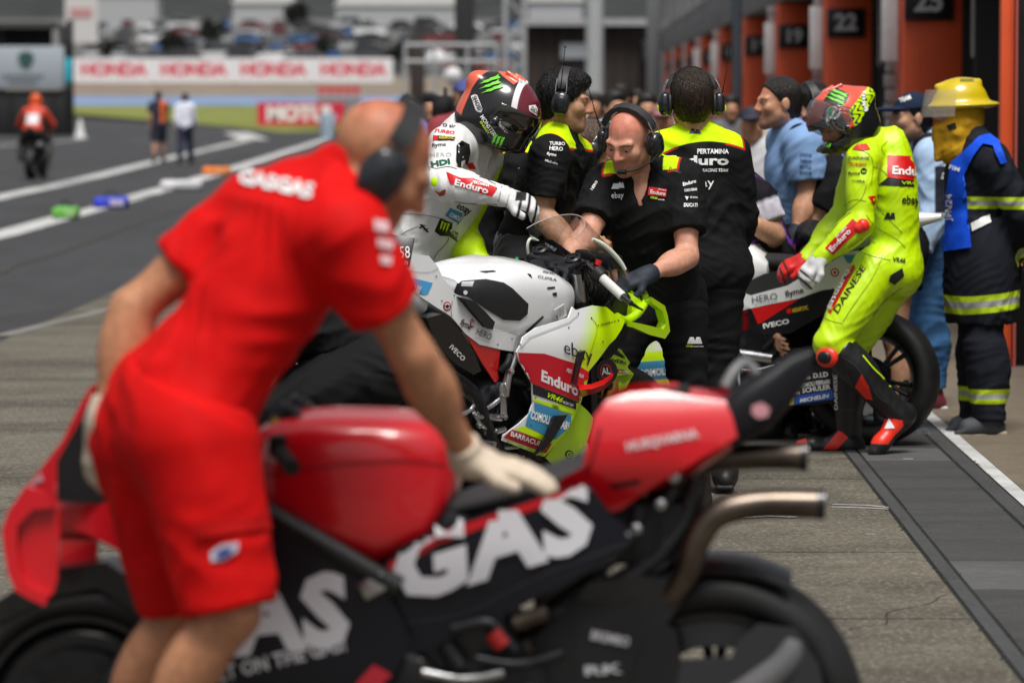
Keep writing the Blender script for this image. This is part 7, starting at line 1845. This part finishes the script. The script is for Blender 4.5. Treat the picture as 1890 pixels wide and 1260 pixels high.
# ---- man in red pushing the red motorcycle (near the camera)
def red_man():
    J = J_(8.02, P=(335, 748, .02), N=(628, 338, .02), C=(530, 470, .02), H=(700, 304, .0), SL=(462, 392, .17), SR=(632, 428, -.14), EL=(246, 570, .14), WL=(192, 778, .10), ER=(762, 655, -.06), WR=(868, 850, .12),
           HL=(285, 815, .10), HR=(362, 820, -.06), KL=(345, 1120, .16), KR=(425, 1130, -.1), AL=(170, 1420, .2), AR=(240, 1440, -.05), TL=(190, 1560, .3), TR=(270, 1570, .0))
    tan_ = skin_mat('sunburnt', (.44, .20, .105), .12)
    body, J, pr, fr = person('bald man in red shirt and red shorts bending over to push a red motorcycle', J, (.84, .22, -.60), (.5, 0, 1), hs=1.11, bw=1.05, vox=.008, skin=tan_, detail=False,
        hands={'R': dict(d=(1, .05, -.22), n=(.15, -.2, 1), side=(.2, -1, 0), curl=.18, r=.0105, sc=1.08), 'L': dict(d=(-.1, .1, -1), n=(-.6, -.8, 0), side=(.6, -.7, 0), curl=.55, r=.0105, sc=1.05)})
    r1 = cloth_mat('red team shirt', (.60, .003, .003), rough=.75, var=.1)
    s = shirt(body, J, pr, fr, r1, sleeve=.60, hem=.02, vox=.009, seed=4, amp=.013, inf=.016, flare=.012, freq=32)
    sh = trousers(body, J, pr, fr, cloth_mat('red work shorts', (.55, .003, .003), var=.1), short=.98, waist=.02, inf=.026, amp=.009, freq=34, name='shorts', vox=.009, fax=fr['lat'])
    # pocket flap
    patch(sh, [(360, 965), (492, 950), (497, 975), (362, 992)], cloth_mat('red pocket flap', (.42, .004, .004)), 'pocket_flap', .006, 20)
    patch(sh, [(388, 1018), (408, 1003), (440, 1000), (438, 1016), (412, 1034), (390, 1036)], ink((.5, .5, .62)), 'badge', .004, 14)
    patch(sh, [(396, 1022), (412, 1010), (428, 1010), (424, 1022), (404, 1030)], ink((.03, .05, .25)), 'badge', .007, 14)
    text(s, 'GASGAS', (440, 338), (578, 368), 27, WHT, bold=.05, off=.005)
    for q in (((688, 405), (714, 410), (716, 430), (690, 425)), ((694, 438), (724, 445), (722, 462), (696, 455)), ((700, 470), (722, 474), (720, 490), (702, 486))): patch(s, q, ink((.75, .5, .52)), 'badge', .004, 12)
    gl = mat('pale knit work glove', (.55, .46, .36), .85, bump=.6, bscale=150, var=.15)
    for h in 'LR': glove(body, J, pr, h, gl, .005, .05)
    headset(body, J['H'], fr['HR'], 1.11, cupscale=1.15, yoke=m_dkmetal())
    shoes(body, J, bshoe(), bsole())
red_man()

# ---- upright people from a common stance
def stance(X, Y, h=1.76, az=0., lean=0., arms=(0., 0.), elb=(.25, .25), z0=0., step=0., armout=.10):
    """az: direction faced, degrees clockwise from +Y; arms: swing forward in radians"""
    k = h / 1.76; a = radians(az)
    f = A(sin(a), cos(a), 0); r = A(cos(a), -sin(a), 0); u = A(0, 0, 1); b = A(X, Y, z0)
    t = nrm(u * cos(lean) + f * sin(lean))
    J = {}
    J['P'] = b + u * .96 * k; J['N'] = J['P'] + t * .52 * k; J['H'] = J['N'] + (t * .5 + u * .5) * .165 * k + f * .03
    for s, sg, i in (('R', 1, 0), ('L', -1, 1)):
        J['S' + s] = J['N'] + r * sg * .175 * k - t * .055 * k
        sw = arms[i]; d = nrm(f * sin(sw) - u * cos(sw) + r * sg * armout)
        J['E' + s] = J['S' + s] + d * .285 * k
        d2 = nrm(f * sin(sw + elb[i]) - u * cos(sw + elb[i]) + r * sg * armout * .4)
        J['W' + s] = J['E' + s] + d2 * .25 * k
        J['H' + s] = J['P'] + r * sg * .09 * k - u * .05
        st = step * sg
        J['A' + s] = b + r * sg * .11 * k + f * st + u * .085
        J['K' + s] = lerp(J['H' + s], J['A' + s], .52) + f * .03
        J['T' + s] = J['A' + s] + nrm(f + r * sg * .2) * .165 * k - u * .055
    return J, f
def XY(px, Y): p = P(px, 600, Y); return p[0]

def blue_man():
    J, f = stance(XY(1472, 19.4), 19.4, 1.83, -80, .06, (.10, .15), (.3, .3))
    J['H'] = P(1437, 190, 19.35); J['SL'] = P(1484, 268, 19.22); J['SR'] = P(1450, 262, 19.6); J['EL'] = P(1492, 360, 19.2); J['WL'] = P(1468, 432, 19.12); J['P'] = P(1482, 455, 19.42); J['N'] = P(1458, 243, 19.4)
    body, J, pr, fr = person('dark haired man in light blue polo with black shoulder patches looking left', J, (-1, -.28, -.05), hs=1.08, bw=1.12, vox=.009, skin=skin_mat('ruddy', (.52, .26, .16), .3), hands={'L': dict(curl=.7)})
    lb = cloth_mat('light blue polo', (.22, .36, .62), layers=[('yoke', (.013, .013, .015), .003), ('red', (.5, .01, .02), .003)])
    N, t, l, f_ = J['N'], fr['t'], fr['lat'], fr['fr']
    at = dict(yoke=lambda p: np.minimum(np.minimum(.04 - np.abs(np.linalg.norm(p - J['SL'] - A(-.02, 0, .05), axis=1) - .02), 1), 1) * 1.0,
              red=lambda p: np.minimum(J['P'][2] + .13 - p[:, 2], p[:, 0] - J['P'][0] + .06))
    s = shirt(body, J, pr, fr, lb, sleeve=.7, hem=.1, vox=.009, attrs=at, seed=51, amp=.007, inf=.022, flare=.018, freq=45)
    trousers(body, J, pr, fr, dark_trousers()); shoes(body, J, bshoe(), bsole())
    hair_obj(body, J['H'], fr['HR'], 1.10, hair_mat('dark', (.014, .010, .008)), style='buzz')
    glove(body, J, pr, 'L', mat('navy work glove', (.010, .017, .030), .7, bump=.4, bscale=150))
    for i in range(4): text(s, ('ALPINESTARS', 'YAMAHA', 'MOTUL', 'MONSTER')[i], (1476, 288 + 11 * i), (1498, 290 + 11 * i), 6, ink((.03, .06, .16)), bold=.03)
blue_man()

def blue_helper():
    J, f = stance(XY(1535, 20.6), 20.6, 1.8, -75, .2, (.5, .5), (.5, .5))
    J['H'] = P(1500, 200, 20.5)
    body, J, pr, fr = person('man in blue shirt with purple ear defenders half hidden behind the lime rider', J, (-.9, -.2, -.3), hs=1.05, bw=1.1, vox=.011, skin=skin_mat('tan'), detail=False)
    shirt(body, J, pr, fr, cloth_mat('mid blue shirt', (.16, .26, .52)), hem=.1, vox=.011, seed=61, amp=.008, inf=.03, longs=True, freq=45)
    trousers(body, J, pr, fr, dark_trousers(), vox=.012); shoes(body, J, bshoe(), bsole())
    hair_obj(body, J['H'], fr['HR'], 1.06, hair_mat('black', (.007, .006, .006)), vox=.009)
    headset(body, J['H'], fr['HR'], 1.05, m=mat('purple headset shell', (.10, .03, .16), .35, coat=.3))
blue_helper()

def cap_obj(body, H, R, hs, m, brim=True, txt=None, vox=.007):
    def w(x, y, z): return H + R @ (A(x, y, z) * hs)
    it = [(ell(w(0, -.014, .04), R, A(.082, .102, .088) * hs, k=.01), .004, [(w(0, .0, .045), nrm(R @ A(0, -.12, -1)))])]
    it.append((ell(w(0, .115, .046), R, A(.068, .085, .010) * hs, k=.008), .002, [(w(0, .06, 0), nrm(R @ A(0, -1, 0)))]))
    return sdf_obj('cap', it, vox, m, body)
def cap_man():
    J, f = stance(XY(1715, 20.9), 20.9, 1.72, -95, .02, (-.05, -.05), (.25, .25))
    J['H'] = P(1682, 218, 20.85); J['N'] = P(1708, 268, 20.9); J['SL'] = P(1722, 296, 20.7); J['SR'] = P(1700, 290, 21.1); J['EL'] = P(1722, 390, 20.65); J['WL'] = P(1702, 466, 20.6); J['P'] = P(1722, 470, 20.95)
    body, J, pr, fr = person('man in navy cap and pale blue shirt with a black backpack strap wearing jeans', J, (-1, -.3, -.02), hs=1.08, bw=1.1, vox=.009, skin=skin_mat('tan', (.47, .25, .15), .25), hands={'L': dict(curl=.5)})
    l = fr['lat']; SLc = J['SL']
    at = dict(strap=lambda p: np.maximum(np.minimum(.028 - np.abs((p - J['N']) @ l - .10), p[:, 2] - J['P'][2] - .25), -1), lab=lambda p: np.minimum(np.minimum(p[:, 0] - J['SL'][0] + .0, p[:, 2] - J['SL'][2] + .28), J['SL'][2] - .03 - p[:, 2]))
    s = shirt(body, J, pr, fr, cloth_mat('pale blue shirt', (.40, .55, .76), layers=[('strap', (.015, .016, .025), .003), ('lab', (.02, .022, .035), .004)]), hem=.1, vox=.009, attrs=at, seed=71, amp=.008, inf=.026, longs=True, freq=45)
    trousers(body, J, pr, fr, cloth_mat('blue jeans', (.035, .10, .22), var=.35), inf=.03, shin=.04, amp=.012); shoes(body, J, mat('red trainer', (.2, .03, .05), .6), mat('white trainer sole', (.6, .6, .6), .6))
    hair_obj(body, J['H'], fr['HR'], 1.08, hair_mat('black', (.007, .006, .006)), vox=.008, style='buzz')
    c = cap_obj(body, J['H'], fr['HR'], 1.08, cloth_mat('navy cap', (.012, .022, .05)))
    text(c, 'TEAM', (1662, 190), (1682, 183), 8, WHT, bold=.03); text(s, 'TEAM', (1735, 305), (1752, 310), 9, WHT); text(s, 'STAFF', (1737, 330), (1753, 333), 12, WHT)
cap_man()

def firefighter():
    Y = 19.3
    J, f = stance(XY(1805, Y), Y, 1.76, -88, .0, (-.3, -.3), (-.3, -.3))
    J.update(J_(Y, H=(1766, 206, 0), N=(1794, 262, 0), SL=(1832, 300, -.16), SR=(1790, 300, .2), EL=(1886, 395, -.16), WL=(1900, 462, .0), P=(1812, 468, .05), HL=(1822, 500, -.08), HR=(1810, 500, .1),
        KL=(1816, 640, -.1), KR=(1802, 640, .1), AL=(1826, 770, -.1), AR=(1802, 765, .1), TL=(1780, 793, -.12), TR=(1764, 788, .1)))
    body, J, pr, fr = person('firefighter in yellow helmet and dark coat with a blue bib standing by the pit garage', J, (-1, -.22, -.04), hs=1.05, bw=1.04, vox=.008, skin=skin_mat('tan', (.47, .25, .15)))
    t, l, f_ = fr['t'], fr['lat'], fr['fr']
    def band(p, z, h):
        return h - np.abs(p[:, 2] - z)
    z1, z2 = P(1800, 345, Y)[2], P(1800, 557, Y)[2]
    ze = J['WL']
    d2 = nrm(J['WL'] - J['EL'])
    at = dict(y1=lambda p: np.maximum(np.maximum(np.where((p[:, 1] < Y - .05), band(p, P(1800, 373, Y)[2], .030), -1), band(p, z2 + .10 * np.clip(p[:, 0] - J['P'][0], -.1, .2), .045)), .03 - np.maximum(np.abs((p - J['WL']) @ d2 + .05), np.linalg.norm(p - J['WL'], axis=1) - .12)),
              g1=lambda p: np.maximum(np.maximum(np.where((p[:, 1] < Y - .05), band(p, P(1800, 373, Y)[2], .011), -1), band(p, z2 + .10 * np.clip(p[:, 0] - J['P'][0], -.1, .2), .016)), .012 - np.maximum(np.abs((p - J['WL']) @ d2 + .05), np.linalg.norm(p - J['WL'], axis=1) - .12)))
    coat = cloth_mat('dark fire coat', (.013, .015, .022), layers=[('y1', (.55, .75, .02), .003), ('g1', (.42, .43, .42), .003)], var=.25)
    inflate = {'torso': .03, 'pelvis': .035, 'uarm': .032, 'farmL': (.03, [(J['WL'] - d2 * .0, d2)]), 'farmR': .03}
    it = sel(pr, inflate)
    zb = P(1800, 596, Y)
    it.append((ell(J['P'] - A(0, 0, .12), I3, A(.195, .28, .52), k=.06), .0, [(zb, A(0, 0, -1)), (J['P'] + A(0, 0, .18), A(0, 0, 1))]))
    c = sdf_obj('coat', it, .008, coat, body, wr=(81, 40, .010, t, .8), attrs=at)
    z3 = P(1800, 727, Y)[2]
    at2 = dict(y1=lambda p: band(p, z3, .036), g1=lambda p: band(p, z3, .012))
    trousers(body, J, pr, fr, cloth_mat('dark fire trousers', (.014, .016, .024), layers=[('y1', (.55, .75, .02), .003), ('g1', (.42, .43, .42), .003)], var=.25), inf=.026, shin=.05, amp=.011, cuff=-.02, attrs=at2, freq=40)
    shoes(body, J, mat('grey trainer', (.05, .055, .065), .7), mat('beige sole', (.40, .34, .26), .7), sc=1.05)
    # bib of blue cloth hanging front and back
    bib = cloth_mat('blue bib', (.010, .085, .70), rough=.55, weave=.1)
    patch(c, [(1790, 272), (1808, 254), (1826, 250), (1842, 262), (1856, 300), (1846, 304), (1832, 272), (1815, 268), (1800, 288), (1782, 322), (1776, 400), (1792, 430), (1795, 457), (1744, 464), (1740, 420), (1752, 340), (1758, 300), (1776, 285)], bib, 'bib', .012, 8)
    text(c, 'JFN24', (1761, 408), (1762, 358), 11, WHT, bold=.02, off=.018); text(c, 'FIM', (1756, 312), (1774, 318), 8, WHT, bold=.02, off=.018)
    patch(c, [(1792, 412), (1826, 396), (1830, 410), (1795, 427)], WHT, 'belt', .006)
    # hood and helmet
    H, R = J['H'], fr['HR']; hs = 1.08
    def w(x, y, z): return H + R @ (A(x, y, z) * hs)
    hood = cloth_mat('ochre fire hood', (.55, .30, .015), rough=.85)
    it = [(ell(w(0, -.02, -.02), R, A(.095, .115, .13) * hs), 0, None), (cap(w(0, -.01, -.09), w(0, -.01, -.17), .085 * hs, .10 * hs, k=.05), 0, None), (cap(w(.01, .075, -.09), w(.0, .10, -.215), .045 * hs, .016 * hs, k=.03), 0, None), (cap(w(-.07, .02, -.10), w(.03, .09, -.12), .03 * hs, .022 * hs, k=.02), 0, None), (cap(w(-.08, -.02, -.05), w(-.03, .08, -.075), .02 * hs, .018 * hs, k=.015), 0, None),
          (ell(w(0, .115, -.004), R, A(.072, .062, .050) * hs, sub=True, k=.015), 0, None)]
    hd = sdf_obj('hood', it, .007, hood, body, wr=(13, 60, .005))
    patch(hd, [(1747, 232), (1763, 226), (1766, 237), (1752, 241)], BLKI, 'hood_tab', .003)
    yel = mat('yellow helmet shell', (.62, .46, .008), .28, coat=.4, var=.06)
    n0 = nrm(R @ A(0, -.18, -1))
    hit = [(ell(w(0, -.02, .045), R, A(.106, .130, .112) * hs), 0, [(w(0, 0, .03), n0)]), (ell(w(0, -.035, .028), R, A(.134, .172, .024) * hs, k=.03), 0, None), (cap(w(0, .09, .118), w(0, -.11, .135), .014 * hs, k=.03), 0, [(w(0, 0, .03), n0)])]
    hl = sdf_obj('helmet', hit, .006, yel, body)
    patch(hl, [(1772, 146), (1796, 146), (1797, 151), (1772, 151)], ink((.2, .17, .03)), 'vent_slot', .002)
    # raised clear face shield
    sv = MB(); secs = []
    for i in range(13):
        a = radians(-75 + 150 * i / 12); rr = .152 * hs
        b0 = w(sin(a) * .135, cos(a) * .165 - .005, .045); b1 = w(sin(a) * .125, cos(a) * .165 + .008, -.02); b2 = w(sin(a) * .12, cos(a) * .15 - .005, .105)
        n_ = nrm(R @ A(sin(a), cos(a), 0)) * .003
        secs.append([b2, b1, b1 + n_, b2 + n_])
    sv.loft(secs).build('face_shield', mat('clear face shield', (.55, .52, .46), .10, alpha=.15, coat=.5), body, smooth=60)
firefighter()

def purple_helper():
    J, f = stance(XY(1412, 19.0), 19.0, 1.75, -100, .7, (.6, .6), (.9, .9))
    J.update(J_(19.0, P=(1415, 470, .05), N=(1370, 345, 0), H=(1335, 318, .05), SL=(1402, 368, -.17), SR=(1375, 360, .2), EL=(1432, 436, -.2), WL=(1372, 402, -.3)))
    body, J, pr, fr = person('helper in black and purple top with a white sleeve bending behind the lettered jacket', J, (-.8, -.1, -.6), vox=.010, skin=skin_mat('tan', (.47, .25, .15)), detail=False)
    N, t, l = J['N'], fr['t'], fr['lat']
    at = dict(pur=lambda p: np.maximum(.012 - np.abs((p - N) @ l - .11), J['P'][2] + .08 - p[:, 2]), wh=lambda p: .11 - np.linalg.norm(p - lerp(J['SL'], J['EL'], .45), axis=1))
    shirt(body, J, pr, fr, cloth_mat('black and purple top', (.014, .012, .018), layers=[('pur', (.16, .04, .32), .004), ('wh', (.55, .52, .60), .006)]), sleeve=.6, hem=.15, vox=.010, attrs=at, seed=91, amp=.01, inf=.02)
    trousers(body, J, pr, fr, dark_trousers(), vox=.012); shoes(body, J, bshoe(), bsole())
    hair_obj(body, J['H'], fr['HR'], 1.02, hair_mat('black', (.007, .006, .006)), vox=.009)
purple_helper()

def shorts_helper():
    J, f = stance(XY(1662, 19.35), 19.35, 1.74, -85, .75, (.5, .5), (.3, .3))
    body, J, pr, fr = person('helper in black polo and shorts stooping behind the lime rider', J, (-.8, 0, -.6), vox=.011, skin=skin_mat('tan', (.47, .25, .15)), detail=False)
    shirt(body, J, pr, fr, cloth_mat('plain black polo', (.012, .012, .013)), hem=.1, vox=.011, seed=95, amp=.01, inf=.02)
    trousers(body, J, pr, fr, dark_trousers(), short=.4, vox=.011, name='shorts'); shoes(body, J, bshoe(), bsole(), high=.3)
    hair_obj(body, J['H'], fr['HR'], 1.02, hair_mat('black', (.007, .006, .006)), vox=.010)
shorts_helper()

def crouching(Y, px, label, az, ids, low=0.):
    X = XY(px, Y); a = radians(az); f = A(sin(a), cos(a), 0); r = A(cos(a), -sin(a), 0); b = A(X, Y, 0); u = A(0, 0, 1)
    J = dict(P=b + u * .34, N=b + u * .80 + f * .22, H=b + u * .95 + f * .32)
    for s, sg in (('R', 1), ('L', -1)):
        J['S' + s] = J['N'] + r * sg * .17 - u * .05; J['E' + s] = J['S' + s] + f * .2 - u * .18 + r * sg * .05; J['W' + s] = J['E' + s] + f * .22 - u * .05
        J['H' + s] = J['P'] + r * sg * .09; J['K' + s] = J['P'] + f * .40 + r * sg * .14 + u * (.16 if sg > 0 else -.05)
        J['A' + s] = (b + f * .26 + r * sg * .12 + u * .085) if sg > 0 else (b - f * .0 + r * sg * .12 + u * .10)
        J['T' + s] = J['A' + s] + f * .15 - u * .055
    body, J, pr, fr = person(label, J, tuple(f * .9 - u * .4), vox=.010, skin=skin_mat('tan', (.47, .25, .15)), detail=False)
    shirt(body, J, pr, fr, cloth_mat('plain black polo', (.012, .012, .013)), hem=.1, vox=.010, seed=ids, amp=.01, inf=.02)
    trousers(body, J, pr, fr, dark_trousers(), vox=.010, inf=.025, amp=.012); shoes(body, J, bshoe(), bsole())
    hair_obj(body, J['H'], fr['HR'], 1.02, hair_mat('black', (.007, .006, .006)), vox=.010)
def kneeling_mechanic():
    J = J_(13.6, P=(675, 655, .1), N=(525, 552, .0), H=(475, 515, .0), SR=(525, 610, -.17), SL=(555, 560, .18), ER=(480, 680, -.2), WR=(450, 760, -.2), EL=(520, 640, .2), WL=(460, 740, .2),
           HR=(690, 690, -.08), HL=(700, 690, .12), KR=(500, 748, -.16), KL=(560, 770, .2), AR=(640, 905, -.1), AL=(690, 880, .2), TR=(560, 925, -.12), TL=(610, 905, .2))
    body, J, pr, fr = person('mechanic all in black kneeling behind the tail of the white and lime motorcycle', J, (-.9, 0, -.4), hs=1.05, bw=1.25, vox=.009, skin=skin_mat('tan', (.47, .25, .15)), detail=False)
    shirt(body, J, pr, fr, cloth_mat('plain black polo', (.012, .012, .013)), hem=.1, vox=.009, seed=101, amp=.012, inf=.02)
    trousers(body, J, pr, fr, dark_trousers(), vox=.009, inf=.03, amp=.014); shoes(body, J, bshoe(), bsole())
    hair_obj(body, J['H'], fr['HR'], 1.06, hair_mat('black', (.007, .006, .006)), vox=.009)
kneeling_mechanic()
crouching(19.3, 1480, 'mechanic crouching on the far side of the motorcycle beside the lime rider', 175, 102)

# ---- people further down the lane, seen soft
def walker(label, X, Y, az, h, shirtc, legc, short=False, arms=(.25, -.25), step=.18, hairc=(.012, .01, .008), z0=0., group=None, capc=None, lean=0., longs=False, vox=.016, bag=False, accent=None):
    J, f = stance(X, Y, h, az, lean, arms, (.35, .35), z0, step)
    body, J, pr, fr = person(label, J, tuple(f), vox=vox, skin=skin_mat('tan', (.47, .25, .15)), detail=False, base_z=z0, group=group)
    lay = []; at = None
    if accent:
        lay = [('acc', accent, .004)]; at = dict(acc=lambda p: .07 - np.abs((p - J['P']) @ fr['lat'] + .12))
    shirt(body, J, pr, fr, mat('cloth %s' % label[:40], shirtc, .8, var=.1, layers=lay), hem=.1, vox=vox, seed=5, amp=.008, inf=.02, collar=False, longs=longs, attrs=at)
    trousers(body, J, pr, fr, mat('legs %s' % label[:40], legc, .8, var=.1), vox=vox, short=.9 if short else None, name='shorts' if short else 'trousers')
    shoes(body, J, bshoe(), None, vox=vox)
    if capc: cap_obj(body, J['H'], fr['HR'], 1.0, mat('cap %s' % label[:40], capc, .8), vox=.014)
    else: hair_obj(body, J['H'], fr['HR'], 1.0, mat('hair %s' % label[:40], hairc, .6), vox=.014)
    return body
g = G(293, 300); walker('man in navy and orange top and navy shorts walking along the white line', g[0], g[1], -5, 1.78, (.013, .016, .035), (.012, .014, .03), True, group='people walking away down the pit lane', accent=(.7, .12, .01))
g = G(342, 303); walker('man in white shirt and navy trousers walking away down the lane', g[0], g[1], 5, 1.72, (.72, .74, .85), (.015, .02, .05), group='people walking away down the pit lane', longs=True)

crowd = 'people crowding the far pit lane'
CW = [  # px, Y, az, height, shirt, legs, cap, label
    (857, 27, 170, 1.80, (.25, .03, .04), (.02, .02, .03), (.06, .07, .22), 'man in blue cap and red shirt behind the black helmet'),
    (790, 33, 160, 1.70, (.24, .16, .42), (.02, .02, .03), None, 'person in lilac shirt left of the man in the blue cap'),
    (760, 38, 200, 1.68, (.55, .38, .40), (.03, .03, .05), None, 'person in pale pink shirt furthest left in the crowd'),
    (826, 30, 190, 1.62, (.35, .04, .05), (.02, .02, .02), (.3, .05, .06), 'short person in red cap and red shirt'),
    (990, 34, 180, 1.70, (.4, .06, .10), (.03, .03, .05), None, 'person in crimson top beyond the young mechanic'),
    (1012, 40, 170, 1.72, (.50, .53, .62), (.03, .03, .05), None, 'person in light grey top beyond the young mechanic'),
    (1098, 36, 190, 1.70, (.14, .05, .03), (.03, .03, .05), None, 'person in dark brown top above the bent mechanic'),
    (1128, 29, 150, 1.72, (.50, .55, .75), (.03, .03, .05), None, 'black haired person in pale lilac shirt above the bald mechanic'),
    (1150, 33, 220, 1.78, (.05, .05, .06), (.03, .03, .05), None, 'person in dark jacket right of the pale lilac shirt'),
    (1176, 42, 190, 1.74, (.32, .08, .08), (.03, .03, .05), None, 'person in maroon shirt far up the lane'),
    (1192, 31, 175, 1.70, (.03, .03, .035), (.03, .03, .05), None, 'person in black shirt close to the headset of the bald mechanic'),
    (1222, 27, 185, 1.62, (.45, .25, .28), (.03, .03, .05), (.3, .13, .15), 'short person in pink cap left of the lettered jacket'),
    (1345, 36, 170, 1.68, (.12, .12, .13), (.03, .03, .05), None, 'person in grey top right of the lettered jacket'),
    (1388, 26, 190, 1.60, (.5, .5, .52), (.03, .03, .05), (.02, .02, .04), 'short person in navy cap left of the blue polo'),
    (1070, 50, 180, 1.72, (.62, .62, .64), (.03, .03, .05), None, 'person in white shirt furthest up the lane'),
    (905, 46, 175, 1.74, (.06, .06, .08), (.03, .03, .05), None, 'person in dark coat behind the black helmet'),
    (1250, 44, 180, 1.74, (.45, .5, .7), (.03, .03, .05), None, 'person in lilac blue shirt beside the orange pillars'),
    (1420, 34, 180, 1.70, (.55, .50, .45), (.03, .03, .05), None, 'person in cream shirt at the garage front'),
]
for px, Y, az, h, c1, c2, cc, lb in CW:
    walker(lb, XY(px, Y), Y, az, h, c1, c2, arms=(.4, .3), step=.05, capc=cc, group=crowd, vox=.018)
# shoulder video camera carried by one of them
def video_camera():
    b = P(822, 200, 27.5)
    t = thing('video_camera', 'black shoulder video camera held up in front of the man in the blue cap', 'camera', b)
    MB().box(b, (.09, .17, .09), bev=.02).build('body', m_blackmat(), t)
    MB().lathe([(.05, 0), (.05, .1), (.065, .12), (.065, .16), (.05, .165)], b + A(-.01, -.16, 0), (0, -1, 0), 20).build('lens', m_black(), t)
    MB().box(b + A(-.1, -.06, .07), (.05, .06, .03), bev=.01).build('viewfinder', m_blackmat(), t)
    MB().tube([b + A(0, -.1, .09), b + A(0, -.08, .14), b + A(0, .08, .14), b + A(0, .1, .09)], .012, 8).build('handle', m_blackmat(), t)
video_camera()
second_bike(); track_bike()
